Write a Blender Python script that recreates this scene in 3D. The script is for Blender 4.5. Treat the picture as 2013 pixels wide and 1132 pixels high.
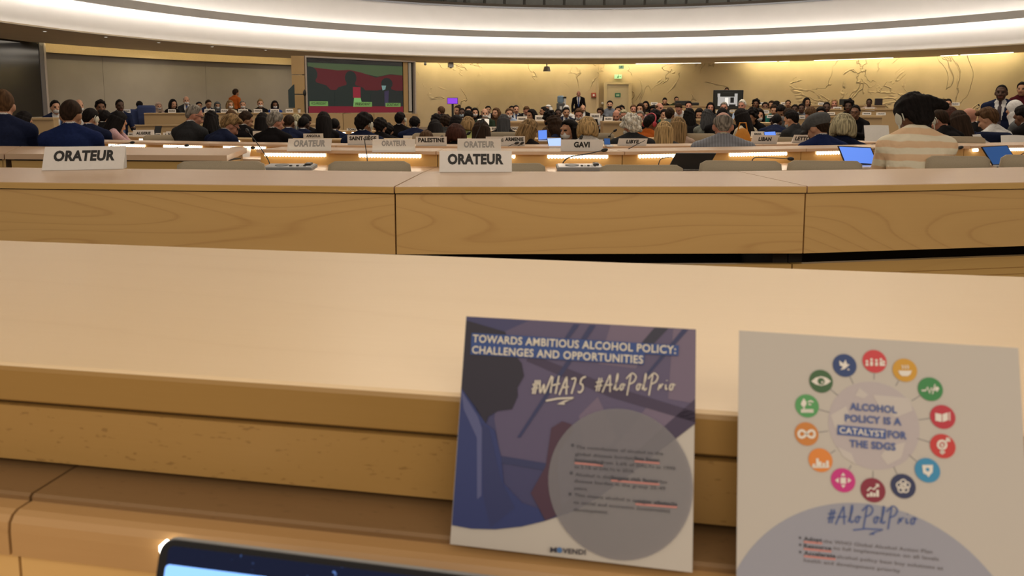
import bpy, bmesh, math, random
import numpy as np
from mathutils import Vector, Matrix, Euler
random.seed(7)
rng = np.random.default_rng(7)
SC = bpy.context.scene
COL = SC.collection
PI = math.pi
R_ = math.radians
for _o in list(bpy.data.objects):
    bpy.data.objects.remove(_o)

# ------------------------------------------------------------------ camera
FPX, PX, PY, EYE = 1500.0, 1006.5, 377.0, 1.25      # focal length and principal point in pixels (2013 x 1132)
PITCH = math.atan((PY - 212.0) / FPX)
cam = bpy.data.cameras.new('camera')
cam.sensor_width = 36.0
cam.lens = FPX / 2013.0 * 36.0
cam.shift_y = -(566.0 - PY) / 2013.0
cam.clip_start = 0.02
cam.clip_end = 200
cam.dof.use_dof = True
cam.dof.focus_distance = 6.0
cam.dof.aperture_fstop = 11.0
camo = bpy.data.objects.new('camera', cam)
COL.objects.link(camo)
camo.location = (0, 0, EYE)
camo.rotation_euler = (PI / 2 - PITCH, 0, 0)
SC.camera = camo

# ------------------------------------------------------------------ world, lights, exposure
SC.view_settings.view_transform = 'Standard'
SC.view_settings.look = 'None'
SC.view_settings.gamma = 1.0
SC.view_settings.use_curve_mapping = False
SC.view_settings.exposure = 0.22
w = bpy.data.worlds.new('world')
SC.world = w
w.use_nodes = True
w.node_tree.nodes['Background'].inputs[0].default_value = (1.0, 0.87, 0.72, 1)
w.node_tree.nodes['Background'].inputs[1].default_value = 0.36

def area(name, loc, rot, sx, sy, power, color):
    l = bpy.data.lights.new(name, 'AREA')
    l.shape = 'RECTANGLE'; l.size = sx; l.size_y = sy
    l.energy = power; l.color = color
    o = bpy.data.objects.new(name, l)
    COL.objects.link(o)
    o.location = loc; o.rotation_euler = rot
    return o
WARM = (1.0, 0.87, 0.70)
area('dome_light', (3.2, 15.5, 8.6), (0, 0, 0), 16, 16, 1400, WARM)
area('soffit_light', (0.4, 0.4, 3.15), (0, 0, 0), 5, 2.6, 16, WARM)
area('rear_fill_light', (0.3, -2.6, 3.1), (R_(52), 0, 0), 6, 1.6, 92, WARM)  # unseen fill lamp added behind the camera to brighten faces turned to it
for _k, (_x, _y) in enumerate(((-13.5, 22.0), (-11.5, 26.5), (-8.0, 30.0), (-3.0, 32.6), (3.5, 33.6), (10.0, 32.4), (15.0, 29.0), (18.5, 24.0))):
    area('wall_fill_light', (_x, _y, 3.2), (0, 0, 0), 2.5, 2.5, 48, WARM)  # area fills added under the soffit to brighten the dark walls

# ------------------------------------------------------------------ pixel <-> place helpers
CP, SP = math.cos(PITCH), math.sin(PITCH)
def ray(u, v):
    X = (u - PX) / FPX; Y = -(v - PY) / FPX
    return Vector((X, CP + Y * SP, Y * CP - SP))
def at(u, v, y):            # the point seen at (u, v) at depth y
    r = ray(u, v)
    return Vector((0, 0, EYE)) + r * (y / r.y)
def atz(u, v, z):           # the point seen at (u, v) at height z
    r = ray(u, v)
    return Vector((0, 0, EYE)) + r * ((z - EYE) / r.z)
def zat(v, y):
    return at(PX, v, y).z
def xat(u, v, y):
    return at(u, v, y).x
CEN = Vector((3.2, 16.3))
def wallpt(u, v, R):        # the far crossing of the ray with the room's round wall
    r = ray(u, v); d = Vector((r.x, r.y)); o = -CEN
    a = d.dot(d); b = 2 * o.dot(d); c = o.dot(o) - R * R
    t = (-b + math.sqrt(b * b - 4 * a * c)) / (2 * a)
    return Vector((0, 0, EYE)) + r * t
FY = [(-30, 0), (5, 0), (8, -.05), (11, -.10), (14, -.06), (17, .04), (20, .16), (23, .28), (27, .38), (60, .40)]
def floor_z(y):
    for (a, za), (b, zb) in zip(FY, FY[1:]):
        if y <= b:
            return za + (zb - za) * (y - a) / (b - a)
    return .4

# ------------------------------------------------------------------ materials
MATS = {}
def newmat(name):
    m = bpy.data.materials.new(name); m.use_nodes = True
    nt = m.node_tree
    return m, nt, nt.nodes['Principled BSDF']
def L(nt, a, b): nt.links.new(a, b)
def plain(name, col, rough=.6, metal=0.0, spec=.5, noise=0.06, nscale=40.0, emit=0.0, bump=0.0):
    if name in MATS: return MATS[name]
    m, nt, b = newmat(name)
    b.inputs['Roughness'].default_value = rough
    b.inputs['Metallic'].default_value = metal
    b.inputs['Specular IOR Level'].default_value = spec
    tc = nt.nodes.new('ShaderNodeTexCoord')
    n = nt.nodes.new('ShaderNodeTexNoise'); n.inputs['Scale'].default_value = nscale; n.inputs['Detail'].default_value = 3
    L(nt, tc.outputs['Object'], n.inputs['Vector'])
    r = nt.nodes.new('ShaderNodeValToRGB')
    c = np.array(col[:3])
    r.color_ramp.elements[0].position = .3; r.color_ramp.elements[1].position = .7
    r.color_ramp.elements[0].color = (*np.clip(c * (1 - noise), 0, 1), 1)
    r.color_ramp.elements[1].color = (*np.clip(c * (1 + noise), 0, 1), 1)
    L(nt, n.outputs['Fac'], r.inputs['Fac']); L(nt, r.outputs['Color'], b.inputs['Base Color'])
    if bump:
        bp = nt.nodes.new('ShaderNodeBump'); bp.inputs['Strength'].default_value = bump; bp.inputs['Distance'].default_value = .004
        L(nt, n.outputs['Fac'], bp.inputs['Height']); L(nt, bp.outputs['Normal'], b.inputs['Normal'])
    if emit:
        L(nt, r.outputs['Color'], b.inputs['Emission Color']); b.inputs['Emission Strength'].default_value = emit
    MATS[name] = m
    return m
def emis(name, col, s):
    if name in MATS: return MATS[name]
    m, nt, b = newmat(name)
    b.inputs['Base Color'].default_value = (*col, 1)
    b.inputs['Emission Color'].default_value = (*col, 1); b.inputs['Emission Strength'].default_value = s
    MATS[name] = m
    return m
def wood(name, c0, c1, c2, scale=1.0, rings=9.0, rough=.38, flecks=0.0, ringamt=.55, coat=0.0, seed=0.0, axis='X', spec=.5):
    """beech veneer: long grain along X, contour-line growth rings, fine fibre streaks, optional flecks"""
    if name in MATS: return MATS[name]
    m, nt, b = newmat(name)
    N = nt.nodes.new
    tc = N('ShaderNodeTexCoord')
    mp = N('ShaderNodeMapping'); mp.inputs['Location'].default_value = (seed, seed * .7, seed * .3)
    mp.inputs['Scale'].default_value = (.5 * scale, 3.4 * scale, 3.4 * scale)
    if axis == 'Z': mp.inputs['Scale'].default_value = (3.4 * scale, 3.4 * scale, .7 * scale)
    oi = N('ShaderNodeObjectInfo'); ml = N('ShaderNodeMath'); ml.operation = 'MULTIPLY'; ml.inputs[1].default_value = 7.0
    L(nt, oi.outputs['Random'], ml.inputs[0])
    va = N('ShaderNodeVectorMath'); va.operation = 'ADD'; L(nt, tc.outputs['Object'], va.inputs[0]); L(nt, ml.outputs[0], va.inputs[1])
    L(nt, va.outputs[0], mp.inputs['Vector'])
    n1 = N('ShaderNodeTexNoise'); n1.inputs['Scale'].default_value = 1.0; n1.inputs['Detail'].default_value = 1.2; n1.inputs['Roughness'].default_value = .4
    L(nt, mp.outputs['Vector'], n1.inputs['Vector'])
    mul = N('ShaderNodeMath'); mul.operation = 'MULTIPLY'; mul.inputs[1].default_value = rings
    L(nt, n1.outputs['Fac'], mul.inputs[0])
    fr = N('ShaderNodeMath'); fr.operation = 'FRACT'; L(nt, mul.outputs[0], fr.inputs[0])
    rr = N('ShaderNodeValToRGB'); e = rr.color_ramp.elements
    e[0].position = 0; e[0].color = (0, 0, 0, 1); e[1].position = 1; e[1].color = (0, 0, 0, 1)
    x = e.new(.60); x.color = (ringamt * .25, ringamt * .25, ringamt * .25, 1); x = e.new(.70); x.color = (ringamt, ringamt, ringamt, 1)
    x = e.new(.76); x.color = (.12, .12, .12, 1)
    L(nt, fr.outputs[0], rr.inputs['Fac'])
    mp2 = N('ShaderNodeMapping'); mp2.inputs['Scale'].default_value = (5 * scale, 160 * scale, 160 * scale)
    if axis == 'Z': mp2.inputs['Scale'].default_value = (160 * scale, 160 * scale, 5 * scale)
    L(nt, tc.outputs['Object'], mp2.inputs['Vector'])
    n2 = N('ShaderNodeTexNoise'); n2.inputs['Scale'].default_value = 1.0; n2.inputs['Detail'].default_value = 2
    L(nt, mp2.outputs['Vector'], n2.inputs['Vector'])
    m1 = N('ShaderNodeMixRGB'); m1.inputs[1].default_value = (*c0, 1); m1.inputs[2].default_value = (*c1, 1)
    L(nt, rr.outputs['Color'], m1.inputs[0])
    m2 = N('ShaderNodeMixRGB'); m2.inputs[2].default_value = (*c2, 1)
    st = N('ShaderNodeMath'); st.operation = 'MULTIPLY'; st.inputs[1].default_value = .55
    L(nt, n2.outputs['Fac'], st.inputs[0]); L(nt, st.outputs[0], m2.inputs[0]); L(nt, m1.outputs[0], m2.inputs[1])
    out = m2.outputs[0]
    if flecks:
        mp3 = N('ShaderNodeMapping'); mp3.inputs['Scale'].default_value = (85, 230, 230)
        L(nt, tc.outputs['Object'], mp3.inputs['Vector'])
        n3 = N('ShaderNodeTexNoise'); n3.inputs['Scale'].default_value = 1.0; n3.inputs['Detail'].default_value = 1
        L(nt, mp3.outputs['Vector'], n3.inputs['Vector'])
        r3 = N('ShaderNodeValToRGB'); r3.color_ramp.elements[0].position = .66; r3.color_ramp.elements[1].position = .74
        L(nt, n3.outputs['Fac'], r3.inputs['Fac'])
        m3 = N('ShaderNodeMixRGB'); m3.inputs[2].default_value = (c1[0] * .6, c1[1] * .55, c1[2] * .5, 1)
        s3 = N('ShaderNodeMath'); s3.operation = 'MULTIPLY'; s3.inputs[1].default_value = flecks
        L(nt, r3.outputs['Color'], s3.inputs[0]); L(nt, s3.outputs[0], m3.inputs[0]); L(nt, out, m3.inputs[1])
        out = m3.outputs[0]
    L(nt, out, b.inputs['Base Color'])
    b.inputs['Roughness'].default_value = rough
    b.inputs['Specular IOR Level'].default_value = spec
    b.inputs['Coat Weight'].default_value = coat; b.inputs['Coat Roughness'].default_value = .22
    bp = N('ShaderNodeBump'); bp.inputs['Strength'].default_value = .05; bp.inputs['Distance'].default_value = .002
    L(nt, n2.outputs['Fac'], bp.inputs['Height']); L(nt, bp.outputs['Normal'], b.inputs['Normal'])
    MATS[name] = m
    return m
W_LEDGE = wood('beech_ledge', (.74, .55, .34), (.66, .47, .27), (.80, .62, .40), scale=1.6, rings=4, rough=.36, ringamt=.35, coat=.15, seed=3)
W_EDGE_SHADED = wood('beech_edge_shaded', (.30, .168, .042), (.26, .142, .035), (.33, .187, .052), scale=2.2, rings=5, rough=.45, ringamt=.4, seed=5)  # wood tone darkened to paint in the shading of the front edge
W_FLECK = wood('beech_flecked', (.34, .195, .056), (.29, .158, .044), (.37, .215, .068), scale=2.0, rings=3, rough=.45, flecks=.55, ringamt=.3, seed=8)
W_SHELF_SHADED = wood('beech_shelf_shaded', (.20, .112, .045), (.165, .09, .036), (.225, .127, .055), scale=2.0, rings=4, rough=.45, flecks=.3, ringamt=.35, seed=12)  # shade under the ledge is put into this darker wood colour
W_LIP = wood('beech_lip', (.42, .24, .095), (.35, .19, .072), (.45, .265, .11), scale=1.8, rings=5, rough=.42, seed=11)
W_PANEL = wood('beech_panel', (.62, .39, .145), (.42, .22, .07), (.64, .41, .165), scale=.8, rings=30, rough=.42, ringamt=.6, seed=2.3)
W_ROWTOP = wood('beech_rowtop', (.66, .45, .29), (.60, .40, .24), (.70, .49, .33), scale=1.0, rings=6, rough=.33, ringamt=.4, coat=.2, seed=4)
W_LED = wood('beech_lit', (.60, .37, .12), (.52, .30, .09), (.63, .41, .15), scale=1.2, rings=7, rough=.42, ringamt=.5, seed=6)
W_FAR = wood('beech_far', (.50, .34, .17), (.44, .29, .14), (.53, .37, .19), scale=.6, rings=5, rough=.45, ringamt=.3, seed=9)
W_COL = wood('beech_column', (.56, .37, .16), (.50, .32, .13), (.59, .40, .19), scale=.6, rings=5, rough=.45, ringamt=.3, seed=1, axis='Z')
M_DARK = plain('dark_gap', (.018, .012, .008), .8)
M_BLACK = plain('black_plastic', (.012, .012, .013), .4)
M_GREYPL = plain('grey_plastic', (.25, .25, .25), .5)
M_WHITEPL = plain('white_plastic', (.74, .72, .69), .45, noise=.02)
M_SIGN = plain('sign_board', (.80, .77, .74), .5, noise=.02)
def translucent(name, col):
    m, nt, b = newmat(name); N = nt.nodes.new
    t = N('ShaderNodeBsdfTranslucent'); t.inputs[0].default_value = (*col, 1); b.inputs['Base Color'].default_value = (*col, 1); b.inputs['Roughness'].default_value = .5
    mx = N('ShaderNodeMixShader'); mx.inputs[0].default_value = .62
    L(nt, b.outputs[0], mx.inputs[1]); L(nt, t.outputs[0], mx.inputs[2]); L(nt, mx.outputs[0], nt.nodes['Material Output'].inputs['Surface'])
    return m
M_SIGNBACK = translucent('sign_board_thin', (.93, .91, .88))
M_INK = plain('black_ink', (.015, .014, .014), .6)
M_INKGREY = plain('grey_ink', (.40, .38, .36), .6)
M_SILVER = plain('silver', (.62, .62, .64), .35, metal=.7)
M_BEIGE = plain('beige_upholstery', (.48, .40, .285), .8, noise=.08, nscale=300, bump=.15)
M_BLUECHAIR = plain('blue_upholstery', (.035, .055, .16), .8, noise=.1, nscale=200)
M_LED = emis('led_white', (1.0, .95, .82), 6.0)
M_LEDBASE = emis('led_bar', (1.0, .80, .50), .9)
M_PAPER = plain('white_paper', (.80, .78, .75), .7, noise=.02)
M_CARPET = plain('floor_carpet', (.16, .12, .085), .9, noise=.2, nscale=60)
M_WHITEP = plain('white_plaster', (.82, .78, .74), .8, noise=.015, nscale=2)
M_RINGGREY = plain('grey_ring', (.62, .61, .60), .6, noise=.03, nscale=3)
M_SOFFIT = plain('soffit_paint', (.74, .63, .47), .8, noise=.03, nscale=2)
M_SCREENBLACK = plain('screen_black', (.012, .013, .015), .12, noise=.1)

# ------------------------------------------------------------------ object helpers
def tag(o, label=None, cat=None, group=None, kind=None):
    if label: o['label'] = label
    if cat: o['category'] = cat
    if group: o['group'] = group
    if kind: o['kind'] = kind
    return o
def thing(name, label, cat, loc=(0, 0, 0), rotz=0.0, group=None):
    o = bpy.data.objects.new(name, None)
    COL.objects.link(o); o.location = loc; o.rotation_euler = (0, 0, rotz)
    o.empty_display_size = .1
    return tag(o, label, cat, group)
class MB:
    """collects vertices and faces of one mesh"""
    def __init__(s): s.v = []; s.f = []; s.m = []; s.mi = 0
    def add(s, vs, fs):
        o = len(s.v); s.v += [tuple(x) for x in vs]; s.f += [tuple(i + o for i in f) for f in fs]; s.m += [s.mi] * len(fs)
        return s
    def box(s, x0, x1, y0, y1, z0, z1, M=None):
        vs = [Vector((x, y, z)) for z in (z0, z1) for y in (y0, y1) for x in (x0, x1)]
        if M: vs = [M @ q for q in vs]
        return s.add(vs, [(0, 2, 3, 1), (4, 5, 7, 6), (0, 1, 5, 4), (1, 3, 7, 5), (3, 2, 6, 7), (2, 0, 4, 6)])
    def prism(s, poly, z0, z1, M=None):       # polygon in XY (counter-clockwise), extruded in Z
        n = len(poly)
        vs = [Vector((x, y, z0)) for x, y in poly] + [Vector((x, y, z1)) for x, y in poly]
        if M: vs = [M @ q for q in vs]
        return s.add(vs, [tuple(range(n))[::-1], tuple(range(n, 2 * n))] + [(i, (i + 1) % n, n + (i + 1) % n, n + i) for i in range(n)])
    def sweep(s, prof, path):                 # prof: list of (n, z), closed; path: list of ((x, y), (nx, ny))
        k = len(prof); vs = []
        for (x, y), (nx, ny) in path:
            for n, z in prof: vs.append((x + nx * n, y + ny * n, z))
        fs = []
        for i in range(len(path) - 1):
            for j in range(k):
                a, b = i * k + j, i * k + (j + 1) % k
                fs.append((a, a + k, b + k, b))
        fs.append(tuple(range(k))); fs.append(tuple(range((len(path) - 1) * k, len(path) * k))[::-1])
        return s.add(vs, fs)
    def tube(s, pts, r, seg=8, r1=None):
        pts = [Vector(p) for p in pts]; n = len(pts); vs = []
        for i, p in enumerate(pts):
            t = (pts[min(i + 1, n - 1)] - pts[max(i - 1, 0)]).normalized()
            a = t.orthogonal().normalized() if i == 0 else (pa - t * pa.dot(t)).normalized()
            pa = a; b = t.cross(a)
            rr = r if r1 is None else r + (r1 - r) * i / max(n - 1, 1)
            for j in range(seg):
                q = 2 * PI * j / seg
                vs.append(p + (a * math.cos(q) + b * math.sin(q)) * rr)
        fs = [(i * seg + j, i * seg + (j + 1) % seg, (i + 1) * seg + (j + 1) % seg, (i + 1) * seg + j) for i in range(n - 1) for j in range(seg)]
        fs += [tuple(range(seg))[::-1], tuple(range((n - 1) * seg, n * seg))]
        return s.add(vs, fs)
    def ball(s, c, r, seg=12, rings=8, M=None):
        c = Vector(c); rx, ry, rz = (r, r, r) if not hasattr(r, '__len__') else r
        vs = [Vector((0, 0, -rz))]
        for i in range(1, rings):
            a = -PI / 2 + PI * i / rings
            for j in range(seg):
                q = 2 * PI * j / seg
                vs.append(Vector((rx * math.cos(a) * math.cos(q), ry * math.cos(a) * math.sin(q), rz * math.sin(a))))
        vs.append(Vector((0, 0, rz)))
        vs = [(M @ (x + c) if M else x + c) for x in vs]
        fs = [(0, 1 + (j + 1) % seg, 1 + j) for j in range(seg)]
        for i in range(rings - 2):
            for j in range(seg):
                a = 1 + i * seg + j; b = 1 + i * seg + (j + 1) % seg
                fs.append((a, b, b + seg, a + seg))
        t = len(vs) - 1; o = 1 + (rings - 2) * seg
        fs += [(o + j, o + (j + 1) % seg, t) for j in range(seg)]
        return s.add(vs, fs)
    def cyl(s, c, r, h, seg=20, r1=None, M=None):
        x, y, z = c; r1 = r if r1 is None else r1
        vs = [Vector((x + r * math.cos(2 * PI * j / seg), y + r * math.sin(2 * PI * j / seg), z)) for j in range(seg)]
        vs += [Vector((x + r1 * math.cos(2 * PI * j / seg), y + r1 * math.sin(2 * PI * j / seg), z + h)) for j in range(seg)]
        if M: vs = [M @ q for q in vs]
        return s.add(vs, [tuple(range(seg))[::-1], tuple(range(seg, 2 * seg))] + [(j, (j + 1) % seg, seg + (j + 1) % seg, seg + j) for j in range(seg)])
    def build(s, name, mats, parent=None, loc=None, smooth=False, bevel=0.0, bseg=2):
        me = bpy.data.meshes.new(name)
        vs = s.v
        if loc is not None and parent is None: vs = [(x - loc[0], y - loc[1], z - loc[2]) for x, y, z in vs]
        me.from_pydata(vs, [], s.f)
        bm = bmesh.new(); bm.from_mesh(me); bmesh.ops.recalc_face_normals(bm, faces=bm.faces)
        if bevel:
            es = [e for e in bm.edges if len(e.link_faces) == 2 and e.calc_face_angle(0) > .5]
            bmesh.ops.bevel(bm, geom=es, offset=bevel, segments=bseg, profile=.5, affect='EDGES', clamp_overlap=True)
        bm.to_mesh(me); bm.free()
        for m in (mats if isinstance(mats, (list, tuple)) else [mats]): me.materials.append(m)
        if len(s.m) == len(me.polygons): me.polygons.foreach_set('material_index', s.m)
        if smooth: me.polygons.foreach_set('use_smooth', [True] * len(me.polygons))
        o = bpy.data.objects.new(name, me); COL.objects.link(o)
        if parent is not None: o.parent = parent
        elif loc is not None: o.location = loc
        return o
def struct(o, label=None):
    o['kind'] = 'structure'
    if label: o['label'] = label
    return o
def copy_tree(o, parent=None):
    c = o.copy(); COL.objects.link(c)
    if parent is not None: c.parent = parent
    for ch in o.children: copy_tree(ch, c)
    return c
TXT = {}
def text_mesh(s, w, h, bold=.02, shear=0.0, depth=.0):
    """lettering in the XZ plane, centred on the origin, w wide and h high (cap height), facing -Y"""
    key = (s, bold, shear)
    if key not in TXT:
        cu = bpy.data.curves.new('t', 'FONT'); cu.body = s; cu.size = 1; cu.offset = bold; cu.shear = shear
        cu.resolution_u = 3; cu.space_character = 1.06
        o = bpy.data.objects.new('t', cu); COL.objects.link(o)
        me = bpy.data.meshes.new_from_object(o.evaluated_get(bpy.context.evaluated_depsgraph_get()))
        co = np.array([q.co[:] for q in me.vertices]); fs = [tuple(p.vertices) for p in me.polygons]
        bpy.data.objects.remove(o); bpy.data.curves.remove(cu); bpy.data.meshes.remove(me)
        TXT[key] = (co, fs)
    co, fs = TXT[key]
    x0, x1 = co[:, 0].min(), co[:, 0].max(); CAP = .70
    sc = h / CAP
    sx = sc if w is None else w / (x1 - x0)
    return [((x - (x0 + x1) / 2) * sx, 0.0, (y - CAP / 2) * sc) for x, y, z in co], fs
# ================================================================== the setting
def arc_path(R, a0, a1, n):        # angles from +Y, clockwise; normals point outward
    out = []
    for i in range(n + 1):
        a = a0 + (a1 - a0) * i / n
        out.append(((CEN.x + R * math.sin(a), CEN.y + R * math.cos(a)), (math.sin(a), math.cos(a))))
    return out
def ang(p):
    return math.atan2(p.x - CEN.x, p.y - CEN.y)
def uang(u, v=150, R=20.0): return ang(wallpt(u, v, R))
def ring(name, prof, R, a0, a1, n, mat, smooth=True, parent=None):
    o = MB().sweep(prof, arc_path(R, a0, a1, n)).build(name, mat, parent=parent)
    return o

b = MB(); nx, ny = 48, 60
vs = []; fs = []
for j in range(ny + 1):
    y = -7 + 50 * j / ny
    for i in range(nx + 1): vs.append((-24 + 54 * i / nx, y, floor_z(y)))
for j in range(ny):
    for i in range(nx):
        a = j * (nx + 1) + i; fs.append((a, a + 1, a + nx + 2, a + nx + 1))
struct(b.add(vs, fs).build('floor', M_CARPET), 'raked carpeted floor of the hall')

# plaster with long raised squiggles
def plaster(name, c, amp, ridge):
    m, nt, bs = newmat(name)
    N = nt.nodes.new
    tc = N('ShaderNodeTexCoord')
    n = N('ShaderNodeTexNoise'); n.inputs['Scale'].default_value = .55; n.inputs['Detail'].default_value = 3.5; n.inputs['Distortion'].default_value = 1.2
    L(nt, tc.outputs['Object'], n.inputs['Vector'])
    s = N('ShaderNodeMath'); s.operation = 'SUBTRACT'; s.inputs[1].default_value = .5; L(nt, n.outputs['Fac'], s.inputs[0])
    a = N('ShaderNodeMath'); a.operation = 'ABSOLUTE'; L(nt, s.outputs[0], a.inputs[0])
    r = N('ShaderNodeValToRGB'); r.color_ramp.elements[0].color = (1, 1, 1, 1); r.color_ramp.elements[1].color = (0, 0, 0, 1); r.color_ramp.elements[1].position = .013
    L(nt, a.outputs[0], r.inputs['Fac'])
    n2 = N('ShaderNodeTexNoise'); n2.inputs['Scale'].default_value = .7; L(nt, tc.outputs['Object'], n2.inputs['Vector'])
    r2 = N('ShaderNodeValToRGB'); r2.color_ramp.elements[0].position = .50; r2.color_ramp.elements[1].position = .60
    L(nt, n2.outputs['Fac'], r2.inputs['Fac'])
    mu = N('ShaderNodeMath'); mu.operation = 'MULTIPLY'; L(nt, r.outputs['Color'], mu.inputs[0]); L(nt, r2.outputs['Color'], mu.inputs[1])
    n3 = N('ShaderNodeTexNoise'); n3.inputs['Scale'].default_value = 1.1; n3.inputs['Detail'].default_value = 5; L(nt, tc.outputs['Object'], n3.inputs['Vector'])
    rc = N('ShaderNodeValToRGB'); c = np.array(c)
    rc.color_ramp.elements[0].position = .3; rc.color_ramp.elements[1].position = .7
    rc.color_ramp.elements[0].color = (*(c * (1 - amp)), 1); rc.color_ramp.elements[1].color = (*(c * (1 + amp)), 1)
    L(nt, n3.outputs['Fac'], rc.inputs['Fac']); L(nt, rc.outputs['Color'], bs.inputs['Base Color'])
    bp = N('ShaderNodeBump'); bp.inputs['Strength'].default_value = ridge; bp.inputs['Distance'].default_value = .06
    L(nt, mu.outputs[0], bp.inputs['Height']); L(nt, bp.outputs['Normal'], bs.inputs['Normal'])
    bs.inputs['Roughness'].default_value = .85
    return m
M_WALL = plaster('wall_plaster', (.50, .40, .25), .07, .9)
M_WALLP = plaster('podium_wall_finish', (.32, .29, .245), .06, .0)
A_SPLIT = uang(592)
A_DOOR = uang(1175)
struct(ring('wall_left', [(0, -.3), (.15, -.3), (.15, 3.6), (0, 3.6)], 20.25, R_(-125), A_SPLIT, 60, M_WALLP), 'smooth grey beige curved wall behind the podium')
for k, uu in enumerate((212, 411)):
    aa = uang(uu)
    struct(ring('trim_%d' % (k + 1), [(0, 0), (.02, 0), (.02, 3.2), (0, 3.2)], 20.24, aa - .0007, aa + .0007, 2, M_WALLP))
struct(ring('wall_back', [(0, -.3), (.2, -.3), (.2, 3.7), (0, 3.7)], 20.0, A_SPLIT, A_DOOR, 40, M_WALL), 'beige plaster curved wall with raised squiggles')
struct(ring('wall_right', [(0, -.3), (.2, -.3), (.2, 3.7), (0, 3.7)], 20.5, A_DOOR, R_(125), 60, M_WALL), 'beige plaster curved wall washed from above')
aa = A_DOOR
struct(ring('trim_3', [(0, -.2), (.6, -.2), (.6, 3.5), (0, 3.5)], 19.95, aa - .003, aa + .003, 2, M_WALL))
# soffit, fascia, grey ring with light coves, gallery
struct(ring('ceiling_soffit', [(0, 3.25), (4.0, 3.25), (4.0, 3.29), (0, 3.29)], 15.35, R_(-118), R_(122), 90, M_SOFFIT), 'flat brown soffit under the gallery')
struct(ring('trim_4', [(0, 3.02), (.1, 3.02), (.1, 3.6), (0, 3.6)], 19.95, R_(-118), A_SPLIT, 60, plain('cream_slot_glow', (.66, .52, .30), .8)), 'cream band standing for slot light along the podium wall top')  # cream colour paints in the glow of the slot light
struct(ring('ceiling_slot', [(0, 3.62), (1.25, 3.62), (1.25, 3.66), (0, 3.66)], 19.3, R_(-118), R_(122), 90, M_SOFFIT))
fasc = [(-.05, 3.25), (.0, 3.24), (.10, 3.45), (.25, 3.75), (.40, 4.1), (.52, 4.5), (.52, 4.9), (.42, 5.25), (.36, 5.36), (.60, 5.36), (.72, 4.9), (.72, 4.5), (.6, 4.1), (.3, 3.5), (.1, 3.26)]
f_ = ring('ceiling_fascia', fasc, 15.35, R_(-118), R_(122), 120, M_WHITEP)
f_.data.polygons.foreach_set('use_smooth', [True] * len(f_.data.polygons)); struct(f_, 'white curved double cove of the gallery front')
struct(ring('ceiling_ring', [(.05, 4.08), (.09, 4.08), (.09, 4.20), (.45, 4.20), (.45, 4.24), (.09, 4.24), (.09, 4.33), (.05, 4.33)], 15.35, R_(-118), R_(122), 120, M_RINGGREY), 'grey ring between the two light coves')
M_COVE = emis('cove_light', (1.0, .95, .88), 14.0)
struct(ring('ceiling_cove_light_upper', [(.22, 4.245), (.26, 4.245), (.26, 4.265), (.22, 4.265)], 15.35, R_(-117), R_(121), 120, M_COVE))
struct(ring('ceiling_cove_light_lower', [(.20, 4.175), (.24, 4.175), (.24, 4.195), (.20, 4.195)], 15.35, R_(-117), R_(121), 120, M_COVE))
struct(ring('trim_5', [(.30, 5.33), (.42, 5.33), (.42, 5.43), (.30, 5.43)], 15.35, R_(-118), R_(122), 120, plain('rail_brown', (.10, .08, .06), .4)), 'dark rail on top of the gallery front')
struct(ring('trim_6', [(.28, 5.27), (.36, 5.27), (.36, 5.325), (.28, 5.325)], 15.35, R_(-118), R_(122), 120, plain('rail_reflection', (.36, .38, .44), .3, metal=.6)))  # bluish strip added to stand for a reflection under the rail
struct(ring('window_1', [(.42, 5.43), (.46, 5.43), (.46, 7.4), (.42, 7.4)], 15.35, R_(-118), R_(122), 120, plain('gallery_glass', (.03, .04, .035), .08, noise=.6, nscale=1.5)), 'dark glazing of the interpreters gallery')
for k in range(30):
    a = R_(-40 + k * 3)
    struct(ring('window_%d' % (k + 2), [(.38, 5.43), (.44, 5.43), (.44, 7.4), (.38, 7.4)], 15.35, a, a + .006, 1, plain('mullion', (.05, .05, .045), .5)))
b = MB(); b.cyl((CEN.x, CEN.y, 9.6), 22, .1, seg=64)
struct(b.build('ceiling', M_WHITEP), 'pale ceiling above the hall')
# wall washing strips hidden in the slot
M_WASH = emis('wash_light', (1.0, .89, .55), 30.0)
M_WASHL = emis('wash_light_podium', (1.0, .84, .5), 9.0)
struct(ring('ceiling_wash_light_podium', [(.02, 3.40), (.06, 3.40), (.06, 3.44), (.02, 3.44)], 19.3, R_(-110), A_SPLIT - .02, 60, M_WASHL))
struct(ring('ceiling_wash_light_back', [(.02, 3.40), (.06, 3.40), (.06, 3.46), (.02, 3.46)], 19.3, uang(815), uang(1172), 40, M_WASH))
struct(ring('ceiling_wash_light_door', [(.60, 3.40), (.64, 3.40), (.64, 3.46), (.60, 3.46)], 19.3, uang(1180), uang(1325), 20, M_WASH))
struct(ring('ceiling_wash_light_right', [(.60, 3.40), (.64, 3.40), (.64, 3.46), (.60, 3.46)], 19.3, uang(1462), uang(2000), 40, M_WASH))
M_TUBE = emis('tube_light', (1.0, .95, .82), 2.2)
for k, (u0, u1) in enumerate(((1250, 1378), (1405, 1527), (1532, 1552), (1600, 1755), (1848, 1882), (1887, 1990))):
    t = ring('ceiling_tube_light', [(0, 3.225), (.04, 3.225), (.04, 3.245), (0, 3.245)], 18.9, uang(u0, 125, 18.9), uang(u1, 125, 18.9), 8, M_TUBE)
    tag(t, 'thin linear light under the soffit, %s of six from the left' % ('first', 'second', 'third', 'fourth', 'fifth', 'last')[k], 'ceiling light', 'linear lights under the soffit')

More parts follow.
